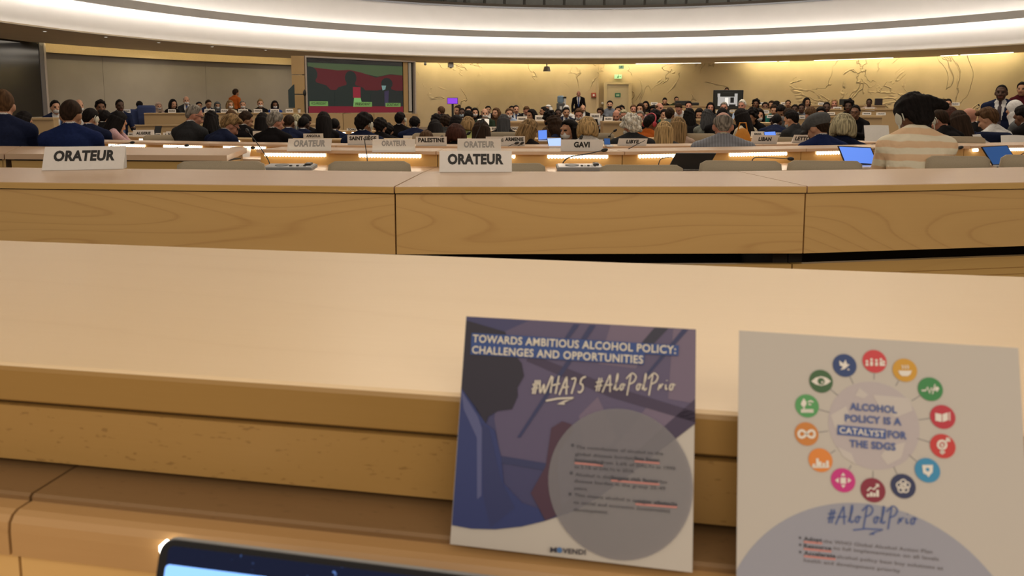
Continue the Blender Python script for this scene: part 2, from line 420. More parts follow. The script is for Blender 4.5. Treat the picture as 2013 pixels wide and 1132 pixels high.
# door with frame, push plate sign and knobs
def wall_frame(u, v, R):       # local frame on the round wall: X along the wall (right), Y into the wall
    p = wallpt(u, v, R); a = ang(p)
    return p, -a
p, rz = wall_frame(1214, 203, 20.3)
d = thing('door_1', 'beige door under the green exit sign', 'door', (p.x, p.y, floor_z(p.y)), rz)
d['kind'] = 'structure'
S = p.y / FPX
M_DOOR = plain('door_paint', (.50, .42, .28), .6, noise=.03)
hgt = zat(166, p.y) - floor_z(p.y)
b = MB(); b.box(-21 * S, 21 * S, -.05, .1, 0, hgt); b.build('door_leaf', M_DOOR, d)
b = MB()
b.box(-27 * S, -21 * S, -.10, .12, 0, hgt + 4 * S); b.box(21 * S, 27 * S, -.10, .12, 0, hgt + 4 * S); b.box(-21 * S, 21 * S, -.10, .12, hgt, hgt + 4 * S)
b.build('door_frame', plain('door_frame_paint', (.58, .47, .28), .5), d)
zz = 1.05
b = MB(); b.cyl((0, 0, 0), .05, .05, M=Matrix.Translation((-.48, -.05, zz)) @ Matrix.Rotation(PI / 2, 4, 'X')); b.build('handle', M_SILVER, d, smooth=False)
zz = zat(187, p.y) - floor_z(p.y)
b = MB(); b.box(-5.5 * S, 5.5 * S, -.07, -.051, zz - 4 * S, zz + 4 * S); o = b.build('door_sign', plain('green_sign', (.03, .16, .09), .5), d); o['label'] = 'dark green square pictogram sign'
b = MB(); b.box(-3 * S, 3 * S, -.075, -.071, zz - 1.8 * S, zz + 1.6 * S); b.build('pictogram', plain('green_sign_pale', (.35, .5, .35), .5), o)
# exit sign above the door, one under the soffit
def exit_sign(u, v, R, w, h, label):
    p, rz = wall_frame(u, v, R); t = thing('exit_sign', label, 'exit sign', p, rz, 'green exit signs')
    b = MB(); b.box(-w / 2, w / 2, -.04, .12, -h / 2, h / 2); b.build('panel', emis('exit_panel', (.45, .75, .45), .35), t)
    b = MB()
    b.box(-w * .05, w * .06, -.05, -.041, -h * .05, h * .22); b.ball((w * .06, -.045, h * .34), (h * .09, .005, h * .09))
    b.box(-w * .14, -w * .04, -.05, -.041, -h * .35, -h * .02); b.box(w * .04, w * .12, -.05, -.041, -h * .35, h * .05); b.box(w * .2, w * .4, -.05, -.041, -h * .06, h * .06)
    b.build('running_figure', plain('exit_green', (.02, .28, .09), .5), t)
S = p.y / FPX
exit_sign(1215, 150.5, 20.3, 14 * S, 8 * S, 'green and white exit sign above the beige door')
exit_sign(1221, 132, 19.2, 9 * S, 6 * S, 'small dim exit sign hanging from the soffit')
p, rz = wall_frame(1167, 187, 19.9)
t = thing('call_point', 'small red fire call point on the plaster wall', 'alarm', p, rz)
b = MB(); b.box(-.11, .11, -.05, .1, -.11, .11); b.build('housing', plain('alarm_red', (.35, .06, .03), .5), t, bevel=.02)
b = MB(); b.cyl((0, 0, 0), .05, .02, M=Matrix.Translation((0, -.05, 0)) @ Matrix.Rotation(PI / 2, 4, 'X')); b.build('button', M_WHITEPL, t)
for u, v, lab in ((1184, 203, 'round white knob left of the beige door'), (1240, 204, 'round white knob right of the beige door')):
    p, rz = wall_frame(u, v, 20.42)
    t = thing('wall_knob', lab, 'wall fitting', p, rz, 'round knobs beside the door')
    b = MB(); b.cyl((0, 0, 0), .055, .12, M=Matrix.Rotation(PI / 2, 4, 'X')); b.ball((0, -.14, 0), .06); b.build('knob', M_WHITEPL, t)
# speaker and small ceiling devices
p, rz = wall_frame(1075, 135, 18.6)
t = thing('ceiling_speaker', 'grey bell shaped loudspeaker hanging from the soffit', 'speaker', p, rz)
b = MB(); b.cyl((0, 0, -.12), .17, .22, r1=.12); b.build('housing', M_GREYPL, t)
b = MB(); b.cyl((0, 0, .1), .03, 3.25 - p.z - .1, seg=10); b.build('bracket', M_GREYPL, t)
p, rz = wall_frame(886, 129, 18.8)
t = thing('ceiling_box', 'grey box device under the soffit above the plaster wall', 'ceiling device', p, rz)
b = MB(); b.box(-.11, .11, -.1, .1, -.08, 3.25 - p.z); b.build('housing', M_GREYPL, t, bevel=.01)
b = MB(); b.cyl((0, 0, -.11), .05, .03); b.build('lens', M_BLACK, t)
p, rz = wall_frame(836, 126, 18.8)
t = thing('ceiling_camera', 'tiny dark camera under the soffit beside the large screen', 'camera', p, rz)
b = MB(); b.ball((0, 0, 0), .06); b.build('dome', M_BLACK, t)
b = MB(); b.cyl((0, 0, .03), .05, 3.25 - p.z - .03, seg=10); b.build('mount', M_GREYPL, t)
for k, (u, v) in enumerate(((88, 61), (208, 72), (312, 83), (417, 91), (522, 98))):
    q = atz(u, v, 3.25)
    t = thing('downlight', 'small recessed downlight in the left soffit, %s from the left' % ('first', 'second', 'third', 'fourth', 'fifth')[k], 'downlight', (q.x, q.y, 3.235), 0, 'downlights in the left soffit')
    b = MB(); b.cyl((0, 0, 0), .06, .02, seg=14); b.build('trim_ring', M_SILVER, t)
    b = MB(); b.cyl((0, 0, -.004), .04, .006, seg=12); b.build('lens', emis('downlight_lens', (1, .95, .85), .7), t)

# ------------------------------------------------------------------ large screens at the left
def flat_panel(t, x0, x1, z0, z1, y, th, mat, name):
    b = MB(); b.box(x0, x1, y, y + th, z0, z1)
    return b.build(name, mat, t)
YS = 27.5
pl, pr = at(601, 170, YS), at(812, 170, 30.5)
dx, dy = pr.x - pl.x, pr.y - pl.y
Wd = math.hypot(dx, dy)
t = thing('projection_screen', 'large wall screen showing a panel of speakers before a red backdrop', 'screen', (pl.x, pl.y, EYE), math.atan2(dy, dx))
zt, zb = zat(113, YS) - EYE, zat(222, YS) - EYE
Hs = zt - zb
b = MB(); f = .06
b.box(-f, 0, -.12, .12, zb - f, zt + f); b.box(Wd, Wd + f, -.12, .12, zb - f, zt + f); b.box(0, Wd, -.12, .12, zt, zt + f)
o = b.build('frame', plain('screen_frame', (.55, .48, .42), .4), t)
b = MB(); b.box(0, Wd, .02, .10, zb, zt); b.build('backing', M_SCREENBLACK, t)
sx0, sx1 = .02 * Wd, .895 * Wd
def emc(n, c, s=1.0): return emis('screen_' + n, tuple(x * .55 for x in c), s)
DS = emc('teal', (.018, .028, .026), .8)
flat_panel(t, sx0, sx1, zb, zt - .08 * Hs, .012, .008, DS, 'display')
def spoly(pts, depth, mat, name):     # polygon given in fractions of the display
    q = [(sx0 + (sx1 - sx0) * x, zb + (Hs * .94) * y) for x, y in pts]
    b = MB(); b.prism(q, 0, .004, M=Matrix.Translation((0, depth, 0)) @ Matrix.Rotation(PI / 2, 4, 'X'))
    return b.build(name, mat, t)
spoly([(0, .97), (0, .88), (.12, .86), (.3, .82), (.42, .84), (.55, .80), (.72, .74), (.86, .80), (1, .78), (1, .97)], .010, emc('green', (.075, .115, .055), .8), 'picture_background')
spoly([(0, .45), (0, .90), (.06, .88), (.3, .84), (.42, .86), (.55, .81), (.70, .72), (.85, .79), (1, .78), (1, .46)], .008, emc('maroon', (.11, .016, .022), .8), 'picture_backdrop')
def sil(cx, w, top, base, mat, nm='picture_figure'):
    r = w * .2; h = (top - base)
    pts = [(cx - w / 2, base), (cx + w / 2, base), (cx + w / 2, base + h * .42), (cx + w * .38, base + h * .55), (cx + w * .14, base + h * .62)]
    pts += [(cx + r * math.sin(a) * .9, top - h * .19 + h * .19 * math.cos(a)) for a in [PI * .75 - i * PI * 1.5 / 10 for i in range(11)]]
    pts += [(cx - w * .14, base + h * .62), (cx - w * .38, base + h * .55), (cx - w / 2, base + h * .42)]
    spoly(pts, .005, mat, nm)
sil(.02, .42, .90, .10, DS); sil(.43, .34, .84, .10, DS); sil(.82, .36, .72, .10, emc('teal2', (.02, .026, .026), .8))
spoly([(.45, .30), (.53, .30), (.53, .52), (.45, .52)], .003, emc('redface', (.28, .02, .04), .8), 'picture_face')
spoly([(.45, .12), (.55, .12), (.53, .30), (.46, .30)], .003, emc('lime', (.22, .5, .16), .8), 'picture_shirt')
spoly([(.76, .56), (.81, .56), (.80, .48), (.77, .46)], .003, emc('cyan', (.2, .36, .36), .8), 'picture_mask')
spoly([(.79, .44), (.84, .46), (.83, .14), (.79, .14)], .003, emc('violet', (.05, .04, .09), .8), 'picture_tie')
spoly([(0, 0), (1, 0), (1, .13), (0, .13)], .004, emc('red', (.20, .014, .03), .8), 'picture_table')
for x0, x1, y0, y1, s in ((.01, .19, .135, .225, 'VICE-PRESIDENT'), (.46, .65, .12, .22, 'PRESIDENT'), (.80, .97, .12, .20, 'SECRETARIAT')):
    o = spoly([(x0, y0), (x1, y0), (x1, y1), (x0, y1)], .001, emc('limesign', (.18, .36, .10), .8), 'picture_sign')
    vs, fs = text_mesh(s, (x1 - x0) * .85 * (sx1 - sx0), .045 * Hs)
    xm = sx0 + (sx1 - sx0) * (x0 + x1) / 2; zm = zb + Hs * .94 * (y0 + y1) / 2 + .01
    MB().add([(x + xm, y - .004, z + zm) for x, y, z in vs], fs).build('lettering', M_INK, o)
flat_panel(t, .90 * Wd, .945 * Wd, zb, zt, -.02, .03, W_COL, 'side_panel')
flat_panel(t, .952 * Wd, .98 * Wd, zb + .05, zt - .02, -.03, .03, plain('blind_white', (.62, .60, .56), .5), 'roller_blind')
# wood pilaster left of the screen: three stacked boards
pl2, pr2 = at(574, 170, 27.2), at(599, 170, 27.3)
t = thing('wood_pilaster', 'tall beech pilaster of three boards left of the large screen', 'pilaster', (pl2.x, pl2.y, 0), math.atan2(pr2.y - pl2.y, pr2.x - pl2.x))
w_ = math.hypot(pr2.x - pl2.x, pr2.y - pl2.y)
zz = [zat(v, 27.2) for v in (109, 147, 185.5, 250)]
for k in range(3):
    b = MB(); b.box(0, w_, 0, .25, zz[k + 1] + .02, zz[k] - .01); b.build('board', W_COL, t)
p = at(599.5, 205, 26.9)
t = thing('floor_microphone', 'slim dark pole with a black knob beside the wood pilaster', 'pole', (p.x, p.y, floor_z(p.y)))
b = MB(); b.tube([(0, 0, 0), (0, 0, zat(176, 26.9) - floor_z(26.9))], .02, seg=8); b.cyl((0, 0, 0), .14, .02); b.build('pole', M_BLACK, t)
b = MB(); b.ball((0, 0, zat(183, 26.9) - floor_z(26.9)), (.06, .06, .11)); b.build('head', M_BLACK, t)
# wood wall below the screen, seams as separate boards
for k, (u0, u1) in enumerate(((560, 674), (674, 735), (735, 795), (795, 822))):
    y0, y1 = 25.6 + .012 * (u0 - 560), 25.6 + .012 * (u1 - 560)
    a, c = at(u0, 223.5, y0), at(u1, 223.5, y1)
    o = MB(); M = Matrix.Translation((a.x, a.y, 0)) @ Matrix.Rotation(math.atan2(c.y - a.y, c.x - a.x), 4, 'Z')
    o.box(.01, math.hypot(c.x - a.x, c.y - a.y) - .01, 0, .08, floor_z(y0) - .02, a.z, M=M)
    tag(o.build('wall_panel', W_FAR, loc=a), 'beech wall panel below the large screen, %s from the left' % ('first', 'second', 'third', 'narrow fourth')[k], 'wall panel', 'beech panels below the large screen')
# dark screen at the far left
a, c = at(-70, 150, 21.0), at(89, 150, 24.2)
t = thing('dark_screen', 'tall switched off black screen in a pale frame at far left', 'screen', (c.x, c.y, EYE), math.atan2(c.y - a.y, c.x - a.x))
Wl = math.hypot(c.x - a.x, c.y - a.y)
zt, zb = zat(72, 24.2) - EYE, zat(229, 24.2) - EYE
b = MB(); b.box(-Wl, -.18, .02, .08, zb, zt); b.build('display', M_SCREENBLACK, t)
b = MB(); b.box(-.18, 0, .0, .1, zb, zt); b.build('side_strip', plain('strip_grey', (.13, .12, .12), .5), t)
b = MB(); b.box(-Wl, .07, -.02, .12, zt, zt + .10); b.box(0, .07, -.02, .12, zb, zt); b.build('frame', plain('frame_pale', (.42, .36, .32), .5), t)

# ================================================================== desks
def mitre(pts):
    out = []
    n = len(pts)
    for i in range(n):
        ns = []
        if i > 0: d_ = (Vector(pts[i]) - Vector(pts[i - 1])).normalized(); ns.append(Vector((-d_.y, d_.x)))
        if i < n - 1: d_ = (Vector(pts[i + 1]) - Vector(pts[i])).normalized(); ns.append(Vector((-d_.y, d_.x)))
        m = sum(ns, Vector((0, 0))); m.normalize(); m /= max(m.dot(ns[0]), .3)
        out.append((tuple(pts[i]), (m.x, m.y)))
    return out
def local_sweep(prof, path, org, rz):     # a sweep expressed in a thing's own frame
    m = MB().sweep(prof, path)
    c, s = math.cos(-rz), math.sin(-rz)
    m.v = [((x - org[0]) * c - (y - org[1]) * s, (x - org[0]) * s + (y - org[1]) * c, z - org[2]) for x, y, z in m.v]
    return m
def rect(n0, n1, z0, z1): return [(n0, z0), (n1, z0), (n1, z1), (n0, z1)]
def seg_frame(path):
    a, c = Vector(path[0][0]), Vector(path[-1][0])
    return ((a.x + c.x) / 2, (a.y + c.y) / 2, 0.0), math.atan2(c.y - a.y, c.x - a.x)
def trim_path(path, g):
    (a, na), (c, nc) = path[0], path[-1]
    d_ = (Vector(c) - Vector(a)).normalized() * g
    return [((a[0] + d_.x, a[1] + d_.y), na)] + path[1:-1] + [((c[0] - d_.x, c[1] - d_.y), nc)]

# --- our own desk: deep ledge, flecked band, dark recess, shelf and rounded lip
def lip_line(uvs, z):
    return [tuple(atz(u, v, z).xy) for u, v in uvs]
A0 = atz(0, 715, .9965).xy; A1 = atz(1455, 815, .9965).xy
dn = (A1 - A0).normalized()
P0 = A0 - dn * 1.5; P1 = A1 + dn * 1.8; PS = atz(95, 950, .888).xy
ts = (PS - A0).dot(dn)
Q = A0 + dn * (ts + .0)
nn = (-dn.y, dn.x)
full = trim_path([(tuple(P0), nn), (tuple(P1), nn)], .0016)
org, rz = seg_frame(full)
t = thing('conference_desk', 'pale beech desk in the foreground holding the laptop and the two cards', 'desk', org, rz)
zl, r, sh = .9965, .006, .888
prof = [(r, zl), (.0018, zl - .002), (.0018, zl - .038), (.615, zl - .038), (.615, zl)]
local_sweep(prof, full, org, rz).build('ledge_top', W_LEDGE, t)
local_sweep([(.0017, zl - .0022), (0, zl - r), (0, zl - .036), (.0017, zl - .038)], full, org, rz).build('front_edge', W_EDGE_SHADED, t)
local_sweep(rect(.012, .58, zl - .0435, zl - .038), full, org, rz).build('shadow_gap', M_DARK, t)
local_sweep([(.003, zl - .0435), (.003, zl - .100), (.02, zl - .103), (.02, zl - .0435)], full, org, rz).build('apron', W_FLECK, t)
local_sweep(rect(.58, .60, .05, zl - .04), full, org, rz).build('back_panel', W_PANEL, t)
local_sweep(rect(.20, .22, .05, zl - .05), full, org, rz).build('recess_back', W_LIP, t)
local_sweep(rect(.05, .08, 0.0, .75), full, org, rz).build('modesty_panel', W_PANEL, t)
for s0, s1 in ((P0, Q), (Q, P1)):
    tp = trim_path([(tuple(s0), nn), (tuple(s1), nn)], .0016)
    local_sweep([(-.040, sh), (-.043, sh - .002), (-.043, sh - .02), (.2, sh - .02), (.2, sh)], tp, org, rz).build('shelf', W_SHELF_SHADED, t)
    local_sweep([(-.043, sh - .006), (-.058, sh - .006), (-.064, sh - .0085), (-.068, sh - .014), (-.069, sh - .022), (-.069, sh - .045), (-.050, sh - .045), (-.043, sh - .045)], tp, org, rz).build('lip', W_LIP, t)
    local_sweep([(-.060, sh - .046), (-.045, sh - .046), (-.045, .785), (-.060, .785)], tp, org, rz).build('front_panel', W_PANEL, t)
    local_sweep(rect(-.62, .19, .75, .782), tp, org, rz).build('writing_surface', W_LEDGE, t)
r_ = ray(313, 1086); f0 = A0 + Vector(nn) * -.078      # where the sight line meets the front of the lip
den = r_.x * dn.y - r_.y * dn.x
sl = (f0.x * r_.y - f0.y * r_.x) / den
a_ = A0 + dn * sl; zs_ = EYE + r_.z * ((f0 + dn * sl).y / r_.y)
o = local_sweep(rect(-.078, -.061, zs_ - .006, zs_ + .006), [(tuple(a_), nn), (tuple(a_ + dn * .014), nn)], org, rz).build('light_strip', M_LED, t); o['label'] = 'white lit strip under the lip'

# --- row A: sign ledge with three panels facing us
RA = [(atz(0, 362, .95) + Vector((-2.6, .38, 0))).xy, atz(775, 367, .95).xy, atz(1587, 366, .95).xy, (atz(2013, 362, .95) + Vector((2.6, .5, 0))).xy]
pathA = mitre(RA)
for k, lab in enumerate(('left beech desk with two signs facing us and a long wood grain panel', 'middle beech desk whose ledge carries the right black ORATEUR sign', 'right beech desk behind which the striped blazer is seen')):
    lab = ('left beech barrier desk carrying the left black ORATEUR sign', 'middle beech barrier desk carrying the right black ORATEUR sign', 'right beech barrier desk in front of the striped blazer')[k]
    path = trim_path(pathA[k:k + 2], .003); org, rz = seg_frame(path)
    t = thing('barrier_desk', lab, 'desk', org, rz, 'beech barrier desks before the sign row')
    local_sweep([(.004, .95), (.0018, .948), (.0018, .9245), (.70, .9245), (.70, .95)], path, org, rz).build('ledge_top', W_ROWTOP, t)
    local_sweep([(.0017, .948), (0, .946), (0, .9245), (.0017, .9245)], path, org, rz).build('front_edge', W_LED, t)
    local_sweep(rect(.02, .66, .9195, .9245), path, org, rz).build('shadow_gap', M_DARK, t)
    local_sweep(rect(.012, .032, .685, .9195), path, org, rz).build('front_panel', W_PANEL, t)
    prof = [(.10, .0)]
    zz = .645
    while zz > .06:
        prof = prof + [(.10, zz - .0235), (.106, zz - .0235), (.106, zz - .0265), (.10, zz - .0265)] if False else prof
        zz -= .03
    gp = [(.13, .02), (.10, .02)]
    z0 = .06
    while z0 < .60:
        gp += [(.10, z0), (.106, z0), (.106, z0 + .004), (.10, z0 + .004)]; z0 += .0285
    gp += [(.10, .624), (.13, .624)]
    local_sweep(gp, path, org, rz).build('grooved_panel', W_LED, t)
    local_sweep(rect(.13, .66, .0, .02), path, org, rz).build('plinth', M_DARK, t)
    local_sweep(rect(.60, .62, .02, .66), path, org, rz).build('rear_panel', M_DARK, t)
    ln = math.hypot(path[1][0][0] - path[0][0][0], path[1][0][1] - path[0][0][1]) / 2
    xs = (-ln + .04, ln - .04)
    for x in xs:
        b = MB(); b.box(x - .03, x + .03, .14, .58, .02, .92); b.build('support', M_DARK, t)
    for x in (-ln * .3, ln * .45):
        b = MB(); b.box(x - .12, x + .12, .36, .37, .655, .676); b.build('cable_tray', M_PAPER, t)

# --- delegates' desks with light strips on our side
FOOT = []      # desk footprints: origin, direction, half length, near, far
def led_strip(t, org, rz, x0, x1, n_, z, beads):
    b = MB(); b.box(x0, x1, n_ - .012, n_, z - .012, z + .012)
    if beads:
        k = max(4, int((x1 - x0) / .022))
        for i in range(k):
            b.ball((x0 + (i + .5) * (x1 - x0) / k, n_ - .012, z - .003), (.009, .008, .013), seg=8, rings=5)
    if beads: b.m = [1] * 6 + [0] * (len(b.f) - 6)
    o = b.build('light_strip', [M_LED, M_LEDBASE], t); o['label'] = 'white lit strip'
    return o
def delegate_desk(uv, zl, depth, labels, leds, ws, group, mat_top, mat_pan, beads, wsd=.5):
    pts = [tuple(atz(u, v, zl).xy) for u, v in uv]
    path = mitre(pts)
    for k, lab in enumerate(labels):
        seg = trim_path(path[k:k + 2], .003); org, rz = seg_frame(seg)
        zf = floor_z(org[1]); org = (org[0], org[1], zf)
        t = thing('delegate_desk', lab, 'desk', org, rz, group)
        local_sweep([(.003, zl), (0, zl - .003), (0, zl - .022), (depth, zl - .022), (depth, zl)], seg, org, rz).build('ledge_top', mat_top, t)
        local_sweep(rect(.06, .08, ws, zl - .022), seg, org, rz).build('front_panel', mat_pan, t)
        local_sweep(rect(-wsd, .08, ws - .03, ws), seg, org, rz).build('writing_surface', mat_top, t)
        local_sweep(rect(depth - .05, depth - .03, zf + .02, zl - .022), seg, org, rz).build('rear_panel', mat_pan, t)
        ln = math.hypot(seg[1][0][0] - seg[0][0][0], seg[1][0][1] - seg[0][0][1]) / 2
        for x in (-ln + .05, ln - .05):
            b = MB(); b.box(x - .02, x + .02, -wsd + .1, depth - .05, 0, ws - .03 - zf); b.build('leg_panel', mat_pan, t)
        d_ = Vector((math.cos(rz), math.sin(rz))); FOOT.append((org[0], org[1], rz, ln, -wsd, depth))
        for u0, u1 in leds:
            r0 = at(u0, 300, org[1]); r1 = at(u1, 300, org[1])
            x0 = (r0.xy - Vector(org[:2])).dot(d_); x1 = (r1.xy - Vector(org[:2])).dot(d_)
            # exact crossing of the sight ray with the slanted desk front
            def cross(u):
                r = ray(u, 300); a_ = Vector((r.x, r.y)); q = Vector(org[:2])
                det = a_.x * -d_.y + a_.y * d_.x
                s_ = (a_.x * q.y - a_.y * q.x) / (-(a_.x * d_.y - a_.y * d_.x))
                return s_
            x0, x1 = cross(u0), cross(u1)
            if (x0 + x1) / 2 < -ln or (x0 + x1) / 2 > ln: continue
            x0 = max(x0, -ln + .01); x1 = min(x1, ln - .01)
            led_strip(t, org, rz, x0, x1, .058, zl - .036 - zf, beads)
delegate_desk([(503, 294), (857, 297.5), (1228, 298), (1585, 292), (1908, 286.5), (2120, 283)], .95, .40,
    ['delegates desk under the two left pale ORATEUR signs', 'delegates desk carrying the GAVI sign', 'delegates desk behind the black laptop, under the grey pinstripe blazer', 'delegates desk behind the open blue laptop', 'delegates desk at far right with a dark blue laptop'],
    [(513, 635), (700, 824), (935, 1013), (1076, 1197), (1261, 1378), (1441, 1555), (1613, 1690), (1922, 1932), (1985, 2030)],
    .84, 'delegate desks of the second row', W_ROWTOP, W_LED, True)
delegate_desk([(40, 275.5), (411, 282), (660, 285.5), (950, 288), (1240, 287.5), (1500, 284), (1745, 279)], .90, .40,
    ['delegates desk before the girl in pink, with three light strips', 'delegates desk behind the first pale ORATEUR sign', 'delegates desk carrying the SAINT SIEGE and PALESTINE signs', 'delegates desk behind the GAVI sign', 'delegates desk carrying the LIBYE sign', 'delegates desk carrying the LIBAN and LETTONIE signs'],
    [(207, 279), (315, 391), (433, 517), (553, 569), (683, 745), (815, 881), (983, 1030), (1068, 1100), (1198, 1280), (1320, 1358), (1490, 1522), (1551, 1583)],
    .78, 'delegate desks of the third row', W_ROWTOP, W_LED, True, wsd=.36)
delegate_desk([(60, 264), (330, 271), (560, 274), (800, 274), (1050, 273), (1300, 272), (1560, 270)], .86, .40,
    ['delegates desk at left with the ALGERIE sign', 'delegates desk behind the bald man with glasses', 'delegates desk behind the ANGOLA sign', 'delegates desk behind the PALESTINE sign', 'delegates desk behind the gesturing blond woman', 'delegates desk with a blue laptop behind the LIBAN sign'],
    [(209, 247), (269, 312), (450, 466), (497, 512), (1000, 1034), (1150, 1200), (1480, 1503), (1525, 1536)],
    .76, 'delegate desks of the fourth row', W_FAR, W_FAR, False)
delegate_desk([(560, 256), (700, 257.5), (860, 258), (1050, 257.5)], .86, .4,
    ['short desk with small lights behind the bald delegates', 'short desk with small lights behind the SAINT SIEGE man', 'short desk with small lights behind the PALESTINE sign'],
    [(610, 627), (641, 651), (664, 676), (690, 703), (775, 788), (961, 976)],
    .76, 'delegate desks of the fifth row', W_FAR, W_FAR, False)
# --- big block at the left, its ledge seen from behind
zl = .95
fr = [atz(-260, 297.5, zl).xy, atz(8, 302.5, zl).xy, atz(447, 305.5, zl).xy]
bk = [atz(-250, 284, zl).xy, atz(40, 287.5, zl).xy, atz(486, 291, zl).xy]
for k, lab in enumerate(('end piece of the left ledge block at the photo edge', 'wide beech ledge block behind the left black ORATEUR sign')):
    f0, f1, b1, b0 = fr[k], fr[k + 1], bk[k + 1], bk[k]
    c = (f0 + f1 + b0 + b1) / 4
    org = (c.x, c.y, 0); rz = math.atan2(f1.y - f0.y, f1.x - f0.x)
    t = thing('ledge_block', lab, 'desk', org, rz, 'beech ledge blocks at left')
    def lc(p):
        q = p - c; a_ = -rz
        return (q.x * math.cos(a_) - q.y * math.sin(a_), q.x * math.sin(a_) + q.y * math.cos(a_))
    P = [lc(x) for x in (f0, f1, b1, b0)]
    P[0] = (P[0][0] + .004, P[0][1]); P[1] = (P[1][0] - .004, P[1][1]); P[2] = (P[2][0] - .004, P[2][1]); P[3] = (P[3][0] + .004, P[3][1])
    b = MB(); b.prism(P, zl - .035, zl); b.build('ledge_top', W_ROWTOP, t)
    I = [(P[0][0] + .02, P[0][1] + .03), (P[1][0] - .04, P[1][1] + .03), (P[1][0] - .04, P[1][1] + .05), (P[0][0] + .02, P[0][1] + .05)]
    b = MB(); b.prism(I, .02, zl - .045); b.build('front_panel', W_LED, t)
    I2 = [(P[1][0] - .05, P[1][1] + .03), (P[1][0] - .02, P[1][1] + .03), (P[2][0] - .02, P[2][1] - .03), (P[2][0] - .05, P[2][1] - .03)]
    b = MB(); b.prism(I2, .02, zl - .036); b.build('side_panel', W_LED, t)
    I3 = [(P[0][0] + .02, P[3][1] - .08), (P[2][0] - .06, P[3][1] - .08), (P[2][0] - .06, P[3][1] - .06), (P[0][0] + .02, P[3][1] - .06)]
    b = MB(); b.prism(I3, .02, zl - .036); b.build('rear_panel', W_LED, t)
    b = MB(); b.prism([(P[0][0] + .03, P[0][1] + .04), (P[1][0] - .05, P[1][1] + .04), (P[1][0] - .05, P[1][1] + .3), (P[0][0] + .03, P[0][1] + .3)], zl - .043, zl - .035); b.build('shadow_gap', M_DARK, t)

# --- desks that face us, seen from the front
def front_desk(uv, y, zl, lab, group, mat=W_FAR, depth=.5, dy=0.0, name='long_desk', cat='desk', hfloor=None):
    (u0, u1) = uv
    a, c = at(u0, 220, y), at(u1, 220, y + dy)
    path = [((a.x, a.y), (0, 1)), ((c.x, c.y), (0, 1))]
    d_ = Vector((c.x - a.x, c.y - a.y)).normalized(); nn = (-d_.y, d_.x); path = [(path[0][0], nn), (path[1][0], nn)]
    org, rz = seg_frame(path); zf = floor_z(min(a.y, c.y)) if hfloor is None else hfloor
    org = (org[0], org[1], zf)
    t = thing(name, lab, cat, org, rz, group)
    local_sweep(rect(-.03, depth, zl - .035, zl), path, org, rz).build('desk_top', mat, t)
    local_sweep(rect(0, .04, zf, zl - .035), path, org, rz).build('front_panel', mat, t)
    ln = math.hypot(c.x - a.x, c.y - a.y) / 2; FOOT.append((org[0], org[1], rz, ln, 0, depth))
    for x in (-ln + .03, ln - .03):
        b = MB(); b.box(x - .025, x + .025, .04, depth - .02, 0, zl - .035 - zf); b.build('side_panel', mat, t)
    return t
front_desk((990, 1168), 13.6, zat(238.5, 13.6), 'beech desk front facing us behind the gesturing blond woman', 'front facing desks across the hall')
front_desk((1186, 1290), 13.6, zat(238.5, 13.6), 'beech desk front facing us behind the white haired man', 'front facing desks across the hall')
front_desk((1300, 1440), 14.6, zat(233.5, 14.6), 'beech desk front facing us left of the grey pinstripe blazer', 'front facing desks across the hall', dy=-.6)
front_desk((1466, 1527), 13.4, zat(241, 13.4), 'beech desk front facing us right of the cream sweater', 'front facing desks across the hall')
front_desk((1535, 1735), 15.5, zat(227, 15.5), 'beech desk front facing us above the flat cap', 'front facing desks across the hall', dy=-.8)
front_desk((1225, 1480), 18.6, zat(221, 18.6), 'raised beech desk below the grey wall monitor', 'raised desks on the far tiers', dy=.4)
front_desk((1485, 1780), 19.2, zat(213.5, 19.2), 'raised beech desk with three white signs above the blond bob', 'raised desks on the far tiers', dy=-.5)
front_desk((1255, 1400), 25.2, zat(207.5, 25.2), 'topmost beech desk under the beige door side wall', 'topmost desks by the wall')
front_desk((1470, 1740), 24.2, zat(206.5, 24.2), 'topmost beech desk with small white signs by the wall', 'topmost desks by the wall', dy=-.6)
front_desk((1820, 1985), 20.0, zat(214.5, 20.0), 'topmost beech desk behind the pink bald man', 'topmost desks by the wall', dy=-1.2)
front_desk((1940, 2060), 7.4, zat(283, 7.4) + .03, 'low beech desk corner below the standing man', 'low desks at far right', dy=-.1)
# --- podium and side desk at the far left
t = front_desk((283, 600), 19.3, zat(222, 19.3), 'long beech podium desk before the grey beige wall', None, dy=1.2, depth=.7, name='podium_desk')
front_desk((250, 620), 18.4, zat(245.5, 18.4), 'low beech step wall in front of the podium desk', None, dy=1.2, depth=.3, name='podium_step', cat='step')
front_desk((30, 104), 13.2, zat(231.5, 13.2), 'beech side desk beside the dark screen', None, dy=.2, depth=.5, name='side_desk')
